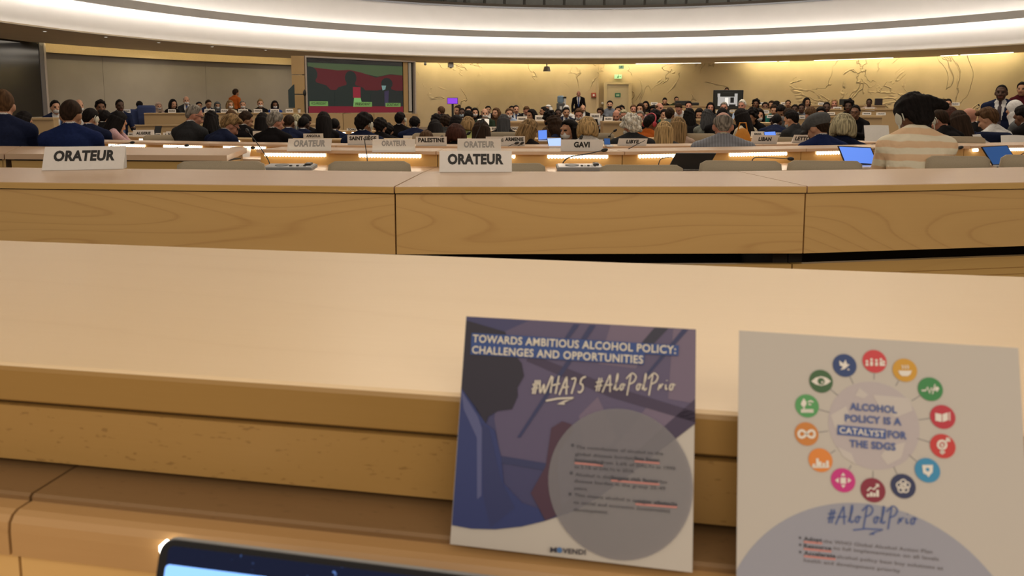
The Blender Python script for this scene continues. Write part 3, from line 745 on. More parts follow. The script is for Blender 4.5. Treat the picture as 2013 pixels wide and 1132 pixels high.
# ================================================================== people
def srgb(r, g, b):
    f = lambda c: (c / 255 / 12.92) if c / 255 <= .04045 else ((c / 255 + .055) / 1.055) ** 2.4
    return (f(r), f(g), f(b))
SKIN = {'L': (.50, .27, .17), 'P': (.47, .22, .15), 'T': (.36, .19, .11), 'B': (.17, .08, .045), 'D': (.075, .036, .022)}
HAIR = {'bk': (.010, .008, .008), 'db': (.028, .016, .010), 'br': (.085, .045, .022), 'rb': (.05, .018, .012), 'bl': (.36, .24, .11), 'dbl': (.22, .14, .065),
        'gr': (.20, .18, .155), 'wh': (.58, .56, .50), 'gb': (.34, .30, .19), 'dg': (.045, .045, .048)}
CLOTH = {'navy': (.012, .017, .045), 'royal': (.012, .022, .085), 'black': (.010, .009, .010), 'char': (.030, .031, .034), 'grey': (.10, .105, .11), 'bluegrey': (.17, .19, .23),
         'white': (.62, .61, .60), 'cream': (.52, .46, .34), 'beige': (.40, .29, .23), 'pink': (.50, .32, .34), 'green': (.015, .10, .06), 'olive': (.05, .06, .025), 'dgreen': (.022, .035, .022),
         'lblue': (.33, .42, .58), 'lime': (.38, .42, .16), 'orange': (.36, .085, .015), 'maroon': (.055, .008, .012), 'purple': (.045, .02, .06), 'brown': (.07, .04, .022), 'blue': (.02, .05, .22),
         'dkgrey': (.05, .05, .05), 'teal': (.02, .12, .10), 'grnshirt': (.16, .17, .15)}
def cloth_mat(key): return plain('cloth_' + key, CLOTH[key], .85, noise=.12, nscale=55, spec=.06, bump=.25)
def skin_mat(key): return plain('skin_' + key, SKIN[key], .55, noise=.05, nscale=30, spec=.3)
def hair_mat(key):
    nm = 'hair_' + key
    if nm in MATS: return MATS[nm]
    m, nt, b = newmat(nm); N = nt.nodes.new; c = np.array(HAIR[key])
    tc = N('ShaderNodeTexCoord'); mp = N('ShaderNodeMapping'); mp.inputs['Scale'].default_value = (75, 75, 5)
    n = N('ShaderNodeTexNoise'); n.inputs['Scale'].default_value = 1; n.inputs['Detail'].default_value = 2
    L(nt, tc.outputs['Object'], mp.inputs['Vector']); L(nt, mp.outputs['Vector'], n.inputs['Vector'])
    r = N('ShaderNodeValToRGB'); k = .55 if key in ('bl', 'dbl', 'gb', 'gr', 'wh') else .35
    r.color_ramp.elements[0].position = .36; r.color_ramp.elements[1].position = .64
    r.color_ramp.elements[0].color = (*(c * (1 - k)), 1); r.color_ramp.elements[1].color = (*(c * (1 + k)), 1)
    L(nt, n.outputs['Fac'], r.inputs['Fac']); L(nt, r.outputs['Color'], b.inputs['Base Color'])
    b.inputs['Roughness'].default_value = .7; b.inputs['Specular IOR Level'].default_value = .08
    bp = N('ShaderNodeBump'); bp.inputs['Strength'].default_value = .5; bp.inputs['Distance'].default_value = .008
    L(nt, n.outputs['Fac'], bp.inputs['Height']); L(nt, bp.outputs['Normal'], b.inputs['Normal'])
    MATS[nm] = m
    return m
M_EYE = plain('eye_dark', (.02, .015, .012), .3)
M_LIP2 = plain('mouth', (.22, .07, .06), .5)
M_MASKW = plain('mask_white', (.70, .70, .70), .7, noise=.02)
M_MASKB = plain('mask_blue', (.36, .46, .56), .7, noise=.02)
M_MASKK = plain('mask_black', (.02, .02, .022), .7)
M_EARP = plain('earpiece_plastic', (.56, .55, .46), .45, noise=.03)
M_TIE = {'blue': plain('tie_blue', (.02, .06, .22), .6), 'dark': plain('tie_dark', (.035, .02, .03), .6)}

class Prims:
    """capsules and ellipsoids of one figure; a union of them is skinned into ONE continuous surface"""
    def __init__(s): s.p = []
    def cap(s, a, b, r0, r1, m): s.p.append(('c', Vector(a), Vector(b), r0, r1, m))
    def ell(s, c, r, m, rot=None): s.p.append(('e', Vector(c), Vector(r), rot or Matrix.Identity(3), 0, m))
    def mesh(s):
        b = MB()
        for q in s.p:
            if q[0] == 'e':
                M = Matrix.Translation(q[1]) @ q[3].to_4x4()
                b.ball((0, 0, 0), tuple(q[2]), seg=18, rings=12, M=M)
            else:
                a, c, r0, r1 = q[1:5]; d = (c - a)
                n = max(2, int(d.length / max(min(r0, r1) * .7, .004)))
                zq = d.to_track_quat('Z', 'Y').to_matrix(); ln = d.length
                prof = [(r0 * math.sin(t), -r0 * math.cos(t)) for t in (0.25, .7, 1.15)] + [(r0 + (r1 - r0) * i / n, ln * i / n) for i in range(n + 1)] + [(r1 * math.cos(t), ln + r1 * math.sin(t)) for t in (.42, .87, 1.32)]
                vs = []; sg = 12
                for rr, z in prof:
                    for j in range(sg): vs.append(zq @ Vector((rr * math.cos(2 * PI * j / sg), rr * math.sin(2 * PI * j / sg), z)) + a)
                k = len(prof)
                fs = [(i * sg + j, i * sg + (j + 1) % sg, (i + 1) * sg + (j + 1) % sg, (i + 1) * sg + j) for i in range(k - 1) for j in range(sg)]
                fs += [tuple(range(sg))[::-1], tuple(range((k - 1) * sg, k * sg))]
                b.add(vs, fs)
        return b
    def nearest(s, P):
        best = np.full(len(P), 1e9); mi = np.zeros(len(P), int)
        for q in s.p:
            if q[0] == 'e':
                R3 = np.array(q[3]); d = (P - np.array(q[1])) @ R3 / np.array(q[2])
                k = np.linalg.norm(d, axis=1); dist = (k - 1) * min(q[2])
            else:
                a, c = np.array(q[1]), np.array(q[2]); ab = c - a
                t = np.clip(((P - a) @ ab) / max(ab @ ab, 1e-9), 0, 1)
                dist = np.linalg.norm(P - a - t[:, None] * ab, axis=1) - (q[3] + (q[4] - q[3]) * t)
            m = dist < best; best[m] = dist[m]; mi[m] = q[5]
        return mi
def skin_union(b, voxel, smooth=2):
    """voxel-skin overlapping shapes into one continuous mesh"""
    me = bpy.data.meshes.new('u'); me.from_pydata(b.v, [], b.f)
    o = bpy.data.objects.new('u', me); COL.objects.link(o)
    md = o.modifiers.new('r', 'REMESH'); md.mode = 'VOXEL'; md.voxel_size = voxel; md.use_smooth_shade = True
    if smooth:
        sm = o.modifiers.new('s', 'SMOOTH'); sm.factor = .5; sm.iterations = smooth
    out = bpy.data.meshes.new_from_object(o.evaluated_get(bpy.context.evaluated_depsgraph_get()))
    bpy.data.objects.remove(o); bpy.data.meshes.remove(me)
    return out
SK, TOP, SHIRT, TROU, EYE_, MOU, TIE_ = range(7)
def hand(pr, wrist, fwd, palm_n, side, curl=.5):
    """palm, four unequal bent fingers and a thumb leaving the side of the palm"""
    f = fwd.normalized(); n = palm_n.normalized(); s = f.cross(n).normalized() * side
    for k, wx in enumerate((-.026, -.009, .009, .026)):
        pr.cap(wrist + s * wx * .7 + f * .015, wrist + s * wx + f * .085, .013, .011, SK)
        ln = (.060, .072, .068, .052)[k]
        base = wrist + s * wx + f * .085
        m1 = base + (f * math.cos(curl * .6) - n * math.sin(curl * .6)) * ln * .55
        m2 = m1 + (f * math.cos(curl * 1.4) - n * math.sin(curl * 1.4)) * ln * .5
        pr.cap(base, m1, .010, .009, SK); pr.cap(m1, m2, .009, .0075, SK)
    b0 = wrist - s * .024 + f * .025
    b1 = b0 - s * .030 + f * .035 - n * .008; b2 = b1 - s * .006 + f * .030 - n * .010
    pr.cap(b0, b1, .014, .011, SK); pr.cap(b1, b2, .011, .009, SK)
BODY = {}
def body(stand=False, lean=8, hy=0, hp=0, sex='m', suit=False, arms='desk', tie=False, voxel=.014, wide=1.0, hroll=0):
    key = (stand, lean, hy, hp, sex, suit, arms, tie, voxel, wide, hroll)
    if key in BODY: return BODY[key]
    pr = Prims(); f = sex == 'f'; k = .94 if f else 1.0
    ex = .006 if suit else 0.0
    H = Vector((0, 0, .54 if not stand else .93 * k))
    Rl = Matrix.Rotation(-R_(lean), 3, 'X')
    def sp(x, y, z): return H + Rl @ Vector((x, y, z * k))
    sw = (.148 if f else .172) * wide
    pr.ell(sp(0, 0, .03), (.165, .13, .14), TROU if stand else TOP)
    pr.ell(sp(0, .0, .16), (.145 * wide + ex, .11 + ex, .16), TOP, Rl)
    pr.ell(sp(0, .0, .33), (.155 * wide + ex, .112 + ex, .17), TOP, Rl)
    pr.ell(sp(0, -.01, .40), (.165 * wide + ex, .10 + ex, .11), TOP, Rl)
    sh = {}
    for s in (-1, 1):
        sh[s] = sp(s * sw, -.005, .445)
        pr.cap(sp(s * .05, -.01, .485), sh[s], .060 + ex, .062 + ex, TOP)
        pr.cap(sp(s * .03, -.02, .535), sp(s * sw * .7, -.01, .475), .042, .052 + ex, TOP)
    if f: 
        for s in (-1, 1): pr.ell(sp(s * .07, .085, .30), (.06, .05, .065), TOP, Rl)
    # neck and head
    nb = sp(0, -.005, .50)
    Rh = Matrix.Rotation(-R_(lean * .45 + hp), 3, 'X')
    Rn = Matrix.Rotation(-R_(lean * .8 + hp * .5), 3, 'X')
    hc = nb + Rn @ Vector((0, .030, .148))
    HR = Matrix.Rotation(-R_(hy), 3, 'Z') @ Rh @ Matrix.Rotation(R_(hroll), 3, 'Y')
    def hd(x, y, z): return hc + HR @ Vector((x, y, z))
    pr.cap(nb + Vector((0, 0, -.01)), hd(0, -.015, -.06), .056 * (.9 if f else 1), .052 * (.9 if f else 1), SK)
    if suit:
        d_ = (hd(0, -.015, -.06) - nb).normalized()
        pr.cap(nb - d_ * .005, nb + d_ * .042, .066, .060, SHIRT)
        pr.cap(nb - d_ * .035, nb + d_ * .018, .080, .070, TOP)
    else:
        pr.cap(nb - Vector((0, 0, .03)), nb + Vector((0, 0, .012)), .072, .062, TOP)
    pr.ell(hd(0, -.012, .022), (.071, .091, .096), SK, HR)
    pr.ell(hd(0, .022, -.045), (.060, .068, .070), SK, HR)
    pr.ell(hd(0, .050, -.090), (.030, .030, .026), SK, HR)
    pr.cap(hd(0, .082, .012), hd(0, .104, -.030), .010, .015, SK)
    pr.cap(hd(-.018, .088, -.034), hd(.018, .088, -.034), .010, .010, SK)
    pr.cap(hd(-.040, .074, .030), hd(.040, .074, .030), .013, .013, SK)
    pr.cap(hd(-.020, .080, -.062), hd(.020, .080, -.062), .010, .010, MOU)
    for s in (-1, 1):
        pr.ell(hd(s * .074, -.008, -.012), (.013, .022, .032), SK, HR)
        pr.ell(hd(s * .031, .076, .012), (.013, .010, .009), EYE_, HR)
        pr.ell(hd(s * .040, .055, -.030), (.022, .026, .024), SK, HR)
    # arms
    for s in (-1, 1):
        S0 = sh[s]
        if arms == 'desk': E = S0 + Vector((s * .03, .14, -.235)); Wr = E + Vector((-s * .06, .22, .03)); pn = Vector((0, 0, 1))
        elif arms == 'down': E = S0 + Vector((s * .06, -.02, -.29)); Wr = E + Vector((-s * .01, .07, -.25)); pn = Vector((s, 0, 0))
        elif arms == 'lap': E = S0 + Vector((s * .05, .03, -.27)); Wr = E + Vector((-s * .10, .20, -.04)); pn = Vector((0, 0, 1))
        elif arms == 'face': E = S0 + Vector((s * .02, .20, -.19)); Wr = hd(s * .05, .10, -.10) if s > 0 else E + Vector((.10, .18, .05)); pn = Vector((0, -1, 0)) if s > 0 else Vector((0, 0, 1))
        elif arms == 'gesture': E = S0 + Vector((s * .05, .16, -.20)); Wr = E + Vector((-s * .02, .22, .06 + (.04 if s > 0 else 0))); pn = Vector((s * .3, 0, 1))
        elif arms == 'chin': E = S0 + Vector((s * .03, .21, -.16)); Wr = hd(s * .045, .095, -.115); pn = Vector((0, -1, .2))
        elif arms == 'raise': 
            if s > 0: E = S0 + Vector((.12, .12, .08)); Wr = E + Vector((.02, .12, .22)); pn = Vector((0, -1, 0))
            else: E = S0 + Vector((-.05, .13, -.235)); Wr = E + Vector((.07, .22, .03)); pn = Vector((0, 0, 1))
        d_ = (Wr - E).normalized()
        pr.cap(S0, E, .056 + ex, .043 + ex, TOP)
        cf = E + d_ * ((Wr - E).length - .01)
        pr.cap(E, cf, .043 + ex, .034 + ex, TOP)
        if suit: pr.cap(cf, cf + d_ * .012, .033, .032, SHIRT)
        pr.cap(cf, Wr + d_ * .015, .027, .025, SK)
        hand(pr, Wr, d_, pn, s, .5)
    # legs
    for s in (-1, 1):
        if stand:
            hp_ = Vector((s * .09, 0, .90 * k)); kn = Vector((s * .095, .02, .49 * k)); an = Vector((s * .10, -.02, .09))
        else:
            hp_ = Vector((s * .09, .02, .55)); kn = Vector((s * .12, .44, .54)); an = Vector((s * .12, .40, .09))
        pr.cap(hp_, kn, .085, .060, TROU); pr.cap(kn, an, .058, .042, TROU)
        pr.cap(an + Vector((0, -.03, -.045)), an + Vector((0, .15, -.055)), .040, .034, TROU)
    me = skin_union(pr.mesh(), voxel)
    P = np.zeros(len(me.polygons) * 3); me.polygons.foreach_get('center', P); P = P.reshape(-1, 3)
    Nn = np.zeros(len(me.polygons) * 3); me.polygons.foreach_get('normal', Nn); Nn = Nn.reshape(-1, 3)
    mi = pr.nearest(P)
    if suit:     # shirt front and tie as a V on the chest
        q = (P - np.array(sp(0, 0, 0))) @ np.array(Rl)     # to trunk frame
        z = q[:, 2] / k; v = np.clip((z - .14) / .36, 0, 1)
        fr = (q[:, 1] > .03) & (mi == TOP) & (Nn @ np.array(Rl @ Vector((0, 1, 0))) > .15)
        V = fr & (np.abs(q[:, 0]) < .012 + .062 * v) & (z > .14) & (z < .56)
        mi[V] = SHIRT
        if tie: mi[V & (np.abs(q[:, 0]) < .020 + .008 * (1 - v))] = TIE_
    me.materials.clear()
    for _ in range(7): me.materials.append(M_DARK)
    me.polygons.foreach_set('material_index', mi.astype(np.int32))
    BODY[key] = (me, hc.copy(), HR.copy(), nb.copy(), sp(0, .125 + ex, .30))
    return BODY[key]

# --- hair, scarves and hats in the head's own frame (origin at the head centre, face towards +Y)
def scalp(t, zl_front=.62, nape=-.98, push=.88, side=-.22, noise=0.0, bulk=(1, 1, 1), bald=False, vseed=0):
    """closed cap of hair: t = thickness, zl = hairline"""
    b = MB(); b.ball((0, 0, 0), 1.0, seg=36, rings=26)
    out = []; rg = np.random.default_rng(vseed + 3); ph = rg.uniform(0, 6, 6)
    for x, y, z in b.v:
        az = math.degrees(math.atan2(abs(x), y))       # 0 front .. 180 back
        if az < 55: lim = zl_front - .12 * (az / 55)
        elif az < 82: lim = (zl_front - .12) + (side - (zl_front - .12)) * (az - 55) / 27
        elif az < 108: lim = side
        elif az < 135: lim = side + (nape - side) * (az - 108) / 27
        else: lim = nape
        k = min(max((z - lim) / .10, 0), 1)
        if bald: k *= 1 - min(max((z - (.28 + .18 * (az / 180))) / .12, 0), 1)
        tt = t * (1 + noise * (math.sin(x * 9 + ph[0]) * math.sin(y * 8 + ph[1]) + .6 * math.sin(z * 13 + ph[2] + x * 5)))
        f = [.072, .092, .096]
        r = [(f[i] * (push * (1 - k) + k) + tt * k * bulk[i]) for i in range(3)]
        out.append((x * r[0], y * r[1] - .012, z * r[2] + .022))
    b.v = out
    return b
def strands(b, a0, a1, z1, r0, r1, step=12, zs=.03, flare=0.0, wav=.0, part=0):
    a = a0
    while a <= a1 + .1:
        for s in ((-1, 1) if 0 < a < 180 else (1,)):
            q = R_(a); x, y = math.sin(q) * s, math.cos(q)
            jit = random.uniform(-.02, .02)
            pts = []
            n = 6
            for i in range(n + 1):
                u = i / n
                rad = 1.0 + .10 * math.sin(u * PI) + flare * u
                pts.append(Vector((x * .076 * rad + wav * math.sin(u * 9 + a) * .5, y * .096 * rad - .012, zs + (z1 + jit - zs) * u)))
            b.tube(pts, r0, seg=8, r1=r1)
        a += step
    return b
HAIRS = {}
def hair_mesh(style):
    if style in HAIRS: return HAIRS[style]
    v = .0085
    if style == 'short': me = skin_union(scalp(.015, .60, noise=.25), v, 1)
    elif style == 'crop': me = skin_union(scalp(.009, .64), v, 1)
    elif style == 'buzz': me = skin_union(scalp(.004, .64, -.9), v, 1)
    elif style == 'full': me = skin_union(scalp(.026, .56, -1.0, side=-.35, noise=.3, vseed=2), v, 1)
    elif style == 'sweep':
        b = scalp(.020, .60, noise=.2, vseed=5); b.ball((0, .045, .098), (.07, .055, .03)); b.ball((.04, .03, .095), (.05, .06, .03)); me = skin_union(b, v, 2)
    elif style == 'fringe': me = skin_union(scalp(.010, .70, -1.0, bald=True, noise=.2), v, 1)
    elif style == 'curly':
        b = scalp(.030, .55, -1.0, side=-.45, noise=.25, vseed=4)
        for i in range(60):
            q = rng.normal(size=3); q /= np.linalg.norm(q)
            if q[1] > .35 and q[2] < .5: continue
            if q[2] < -.8: continue
            b.ball((q[0] * .105, q[1] * .122 - .015, q[2] * .125 + .022), .018 + .01 * rng.random(), seg=8, rings=6)
        me = skin_union(b, v, 1)
    elif style == 'bob':
        b = scalp(.024, .58, -.95, side=-.6, noise=.1); strands(b, 78, 180, -.10, .030, .018, flare=.2); me = skin_union(b, v, 2)
    elif style == 'bobfull':
        b = scalp(.034, .56, -.98, side=-.7, noise=.1); strands(b, 70, 180, -.085, .036, .024, flare=.16); me = skin_union(b, v, 2)
    elif style == 'long':
        b = scalp(.022, .58, -.95, side=-.6, noise=.1); strands(b, 84, 180, -.30, .030, .014, flare=.25); me = skin_union(b, v, 2)
    elif style == 'longer':
        b = scalp(.022, .58, -.95, side=-.6, noise=.1); strands(b, 100, 180, -.40, .030, .012, flare=.20); strands(b, 80, 95, -.26, .028, .012, flare=.2); me = skin_union(b, v, 2)
    elif style == 'wavy':
        b = scalp(.032, .56, -.95, side=-.6, noise=.3); strands(b, 78, 180, -.24, .036, .018, flare=.42, wav=.02); me = skin_union(b, v, 1)
    elif style == 'bun':
        b = scalp(.014, .58, noise=.1); b.ball((0, -.085, .105), (.045, .045, .042)); me = skin_union(b, v, 1)
    elif style == 'tail':
        b = scalp(.014, .58, noise=.1); b.tube([(0, -.10, .05), (0, -.14, .02), (0, -.15, -.08), (0, -.13, -.18)], .03, r1=.012); me = skin_union(b, v, 1)
    elif style == 'puff':      # big gathered afro with a tail falling to the right
        b = scalp(.024, .50, -1.1, side=-.45, noise=.2, vseed=9)
        for c, r in (((.0, -.02, .055), .085), ((.015, -.06, .03), .078), ((.02, -.085, -.01), .058), ((.03, -.085, -.045), .045), ((-.02, .0, .05), .07), ((.05, -.10, .03), .05), ((.075, -.12, .015), .038), ((.10, -.135, .0), .031), ((.122, -.145, -.02), .024), ((.0, -.07, -.055), .05)):
            b.ball(c, r)
        for i in range(60):
            q = rng.normal(size=3); q /= np.linalg.norm(q)
            b.ball((.01 + q[0] * .085, -.035 + min(q[1], .2) * .08, .04 + q[2] * .085), .016, seg=8, rings=6)
        me = skin_union(b, .0075, 1)
    elif style == 'braids':
        b = scalp(.020, .56, -.9, side=-.5, noise=.4, vseed=7); strands(b, 85, 180, -.22, .014, .010, step=8, flare=.3, wav=.015); me = skin_union(b, .007, 1)
    elif style == 'hijab':
        b = scalp(.018, .42, -1.2, side=-1.2, push=.88); 
        for a in range(30, 181, 15):
            for s in (-1, 1):
                q = R_(a); x, y = math.sin(q) * s, math.cos(q)
                b.tube([(x * .075, y * .088 - .01, -.02), (x * .080, y * .085 - .01, -.09), (x * .10, y * .095 - .015, -.15), (x * .15, y * .12 - .02, -.20)], .026, r1=.02)
        b.ball((0, .03, -.135), (.06, .06, .045)); me = skin_union(b, v, 2)
    elif style == 'ghutra':
        b = scalp(.012, .52, -1.0, side=-.8); strands(b, 75, 180, -.26, .022, .016, flare=.5); me = skin_union(b, v, 2)
    elif style == 'cap':
        b = MB(); b.ball((0, -.018, .058), (.100, .122, .080), seg=28, rings=18); b.ball((0, -.03, .075), (.104, .112, .060)); b.ball((0, .03, .055), (.092, .110, .058)); b.ball((0, .118, .012), (.070, .058, .014)); me = skin_union(b, .008, 2)
    HAIRS[style] = me
    return me
def dup_mesh(name, me, mats, parent, M):
    o = bpy.data.objects.new(name, me); COL.objects.link(o); o.parent = parent; o.matrix_local = M
    for i, m in enumerate(mats):
        if i >= len(me.materials): me.materials.append(m)
    for i, m in enumerate(mats):
        o.material_slots[i].link = 'OBJECT'; o.material_slots[i].material = m
    return o
ACC = {}
def acc_mesh(kind):
    if kind in ACC: return ACC[kind]
    b = MB()
    if kind == 'mask':
        b.ball((0, .040, -.050), (.058, .066, .050), seg=16, rings=12)
    elif kind == 'glasses':
        for s in (-1, 1):
            b.tube([(s * .033 + .024 * math.cos(a), .096, .012 + .018 * math.sin(a)) for a in [i * PI / 8 for i in range(17)]], .0028, seg=6)
            b.tube([(s * .056, .094, .016), (s * .078, .06, .012), (s * .086, -.01, .008)], .0028, seg=6)
        b.tube([(-.01, .098, .016), (.01, .098, .016)], .0028, seg=6)
    elif kind == 'ear_r' or kind == 'ear_l':
        s = 1 if kind == 'ear_r' else -1
        b.ball((s * .094, -.005, -.008), (.012, .028, .040)); b.tube([(s * .098, .0, -.04), (s * .100, .01, -.08), (s * .092, .02, -.13)], .0055, seg=6)
        b.tube([(s * .085, -.03, .03), (s * .09, -.045, .0), (s * .088, -.04, -.04)], .004, seg=6)
    elif kind == 'band':
        b.tube([(.100 * math.sin(a), -.03 + .01 * math.sin(a * 2), .022 + .125 * math.cos(a)) for a in [-1.7 + i * 3.4 / 20 for i in range(21)]], .010, seg=8)
        b.ball((.096, -.02, -.005), (.02, .035, .04)); b.ball((-.096, -.02, -.005), (.02, .035, .04))
    elif kind == 'agal':
        b.tube([(.096 * math.sin(a), .114 * math.cos(a) - .012, .075) for a in [i * 2 * PI / 24 for i in range(25)]], .008, seg=6)
    me = bpy.data.meshes.new(kind); me.from_pydata(b.v, [], b.f)
    bm = bmesh.new(); bm.from_mesh(me); bmesh.ops.recalc_face_normals(bm, faces=bm.faces); bm.to_mesh(me); bm.free()
    me.polygons.foreach_set('use_smooth', [True] * len(me.polygons))
    ACC[kind] = me
    return me
HTOP = {'full': .145, 'curly': .17, 'bobfull': .153, 'bob': .145, 'long': .143, 'longer': .143, 'wavy': .152, 'bun': .155, 'puff': .165, 'braids': .142, 'hijab': .138, 'ghutra': .132, 'cap': .142, 'short': .134, 'crop': .127, 'sweep': .145,
        'buzz': .123, 'fringe': .121, 'bald': .120, 'tail': .134}
ROOTS = []
def clear(x, y):
    for a, b in ROOTS:
        if (a - x) ** 2 + (b - y) ** 2 < .42 ** 2: return False
    for ox, oy, rz, ln, n0, n1 in FOOT:
        c, s = math.cos(rz), math.sin(rz); dx, dy = x - ox, y - oy
        t, n = dx * c + dy * s, -dx * s + dy * c
        if abs(t) < ln + .12 and n0 - .13 < n < n1 + .13: return False
    return True
def person(u, vt, y, yaw, label, hair='short', hc='bk', skin='T', top='navy', sex='m', pose='sit', hy=0, hp=0, lean=8, suit=None, shirt='white', tie=None, arms=None, mask=None, ear=None, glasses=False, trou='black', wide=1.0, group=None, lanyard=None, hroll=0, band=None):
    stand = pose == 'stand'
    if suit is None: suit = sex == 'm' and top in ('navy', 'royal', 'char', 'black', 'bluegrey')
    if arms is None: arms = 'down' if stand else 'desk'
    far = y > 12
    if y < 12 and abs(yaw) < 75 and not stand: lean = max(lean, 13); hp = max(hp, 16)
    if far:       # far figures share a few shapes
        lean = min((4, 12, 22, 34), key=lambda q: abs(q - lean)); hp = min((0, 15, 30), key=lambda q: abs(q - hp)); hy = min((-60, -30, 0, 30, 60), key=lambda q: abs(q - hy))
    me, hcen, HR, nb, chest = body(stand, lean, hy, hp, sex, suit, arms, bool(tie), .015 if far else .0105, wide, hroll)
    r = ray(u, 212); az = math.degrees(math.atan2(r.x, r.y))
    rz = -R_(az + yaw)
    cz, sz_ = math.cos(rz), math.sin(rz)
    htop = HTOP.get(hair, .13)
    topz = (hcen.z + htop * (HR @ Vector((0, -.1, 1)).normalized()).z)
    ox, oy = hcen.x * cz - hcen.y * sz_, hcen.x * sz_ + hcen.y * cz
    best = None
    for st in range(0, 13 if y < 10 else 22):      # nearest free spot along the sight line
        for sg in (1, -1):
            yt = y + sg * st * .06
            P = at(u, vt, yt); x, yy = P.x - ox, P.y - oy
            if clear(x, yy): best = yt; break
        if best: break
    y = best or y
    P = at(u, vt, y); x, yy = P.x - ox, P.y - oy
    ROOTS.append((x, yy))
    zf = floor_z(yy); s = (P.z - zf) / topz
    lo, hi = (.92, 1.08) if stand else (.88, 1.14)
    s2 = min(max(s, lo), hi); zr = P.z - s2 * topz
    t = thing('person', label, 'person', (x, yy, zr), rz, group)
    t.scale = (1, 1, s2)
    if group is None: t['group'] = 'delegates in the hall'
    mats = [skin_mat(skin), cloth_mat(top) if not isinstance(top, bpy.types.Material) else top, cloth_mat(shirt), cloth_mat(trou), M_EYE, M_LIP2, M_TIE.get(tie or 'dark')]
    dup_mesh('body', me, mats, t, Matrix.Identity(4))
    HM = Matrix.Translation(hcen) @ HR.to_4x4()
    if hair != 'bald':
        hm = hair_mesh(hair)
        nm = {'hijab': 'headscarf', 'ghutra': 'headcloth', 'cap': 'flat_cap'}.get(hair, 'hair')
        mat = cloth_mat(hc) if hair in ('hijab', 'ghutra', 'cap') else hair_mat(hc)
        dup_mesh(nm, hm, [mat], t, HM)
        if hair == 'cap': dup_mesh('hair', hair_mesh('crop'), [hair_mat('db')], t, HM)
        if hair == 'ghutra': dup_mesh('head_cord', acc_mesh('agal'), [M_BLACK], t, HM)
    if mask: dup_mesh('face_mask', acc_mesh('mask'), [{'w': M_MASKW, 'b': M_MASKB, 'k': M_MASKK}[mask]], t, HM)
    if glasses: dup_mesh('glasses', acc_mesh('glasses'), [M_BLACK], t, HM)
    if ear: dup_mesh('earpiece', acc_mesh('ear_' + ear), [M_EARP], t, HM)
    if band: dup_mesh('headband', acc_mesh('band'), [plain('band_red', (.42, .03, .05), .5)], t, HM)
    if lanyard:
        b = MB(); c = chest
        b.tube([nb + Vector((-.075, .0, -.02)), nb + Vector((-.06, .085, -.06)), c + Vector((-.02, .02, -.03)), c + Vector((0, .025, -.10)), c + Vector((.02, .02, -.03)), nb + Vector((.06, .085, -.06)), nb + Vector((.075, .0, -.02))], .008, seg=6)
        b.box(c.x - .04, c.x + .04, c.y + .02, c.y + .03, c.z - .2, c.z - .10)
        b.build('lanyard', plain('lanyard_blue', (.12, .2, .42), .6), t)
    return t
SEATED = []
def ppl(u, vt, y, yaw, label, *a, **k):
    t = person(u, vt, y, yaw, label, *a, **k)
    if k.get('pose') != 'stand': SEATED.append((t, y))
    return t
# ------------------------------------------------------------------ striped blazer cloth
def stripe_mat():
    m, nt, b = newmat('striped_blazer'); N = nt.nodes.new
    tc = N('ShaderNodeTexCoord'); sx = N('ShaderNodeSeparateXYZ'); L(nt, tc.outputs['Object'], sx.inputs[0])
    n = N('ShaderNodeTexNoise'); n.inputs['Scale'].default_value = 5; L(nt, tc.outputs['Object'], n.inputs['Vector'])
    a = N('ShaderNodeMath'); a.operation = 'MULTIPLY_ADD'; a.inputs[1].default_value = .05; L(nt, n.outputs['Fac'], a.inputs[0]); L(nt, sx.outputs['Z'], a.inputs[2])
    mu = N('ShaderNodeMath'); mu.operation = 'MULTIPLY'; mu.inputs[1].default_value = 14.5; L(nt, a.outputs[0], mu.inputs[0])
    fr = N('ShaderNodeMath'); fr.operation = 'FRACT'; L(nt, mu.outputs[0], fr.inputs[0])
    r = N('ShaderNodeValToRGB'); e = r.color_ramp.elements
    e[0].position = .42; e[0].color = (.88, .80, .62, 1); e[1].position = .50; e[1].color = (.84, .57, .35, 1)
    x = e.new(.92); x.color = (.84, .59, .37, 1); x = e.new(1.0); x.color = (.88, .80, .62, 1)
    L(nt, fr.outputs[0], r.inputs['Fac']); L(nt, r.outputs['Color'], b.inputs['Base Color']); b.inputs['Roughness'].default_value = .85
    w2 = N('ShaderNodeTexNoise'); w2.inputs['Scale'].default_value = 14; w2.inputs['Detail'].default_value = 2; L(nt, tc.outputs['Object'], w2.inputs['Vector'])
    bp = N('ShaderNodeBump'); bp.inputs['Strength'].default_value = .6; bp.inputs['Distance'].default_value = .03; L(nt, w2.outputs['Fac'], bp.inputs['Height']); L(nt, bp.outputs['Normal'], b.inputs['Normal'])
    return m
def pin_mat():
    m, nt, b = newmat('pinstripe_blazer'); N = nt.nodes.new
    tc = N('ShaderNodeTexCoord'); wv = N('ShaderNodeTexWave'); wv.inputs['Scale'].default_value = 14; wv.inputs['Distortion'].default_value = .6; wv.bands_direction = 'X'
    L(nt, tc.outputs['Object'], wv.inputs['Vector'])
    r = N('ShaderNodeValToRGB'); r.color_ramp.elements[0].color = (.17, .18, .21, 1); r.color_ramp.elements[1].color = (.25, .26, .30, 1)
    L(nt, wv.outputs['Fac'], r.inputs['Fac']); L(nt, r.outputs['Color'], b.inputs['Base Color']); b.inputs['Roughness'].default_value = .85
    return m
M_STRIPE, M_PIN = stripe_mat(), pin_mat()
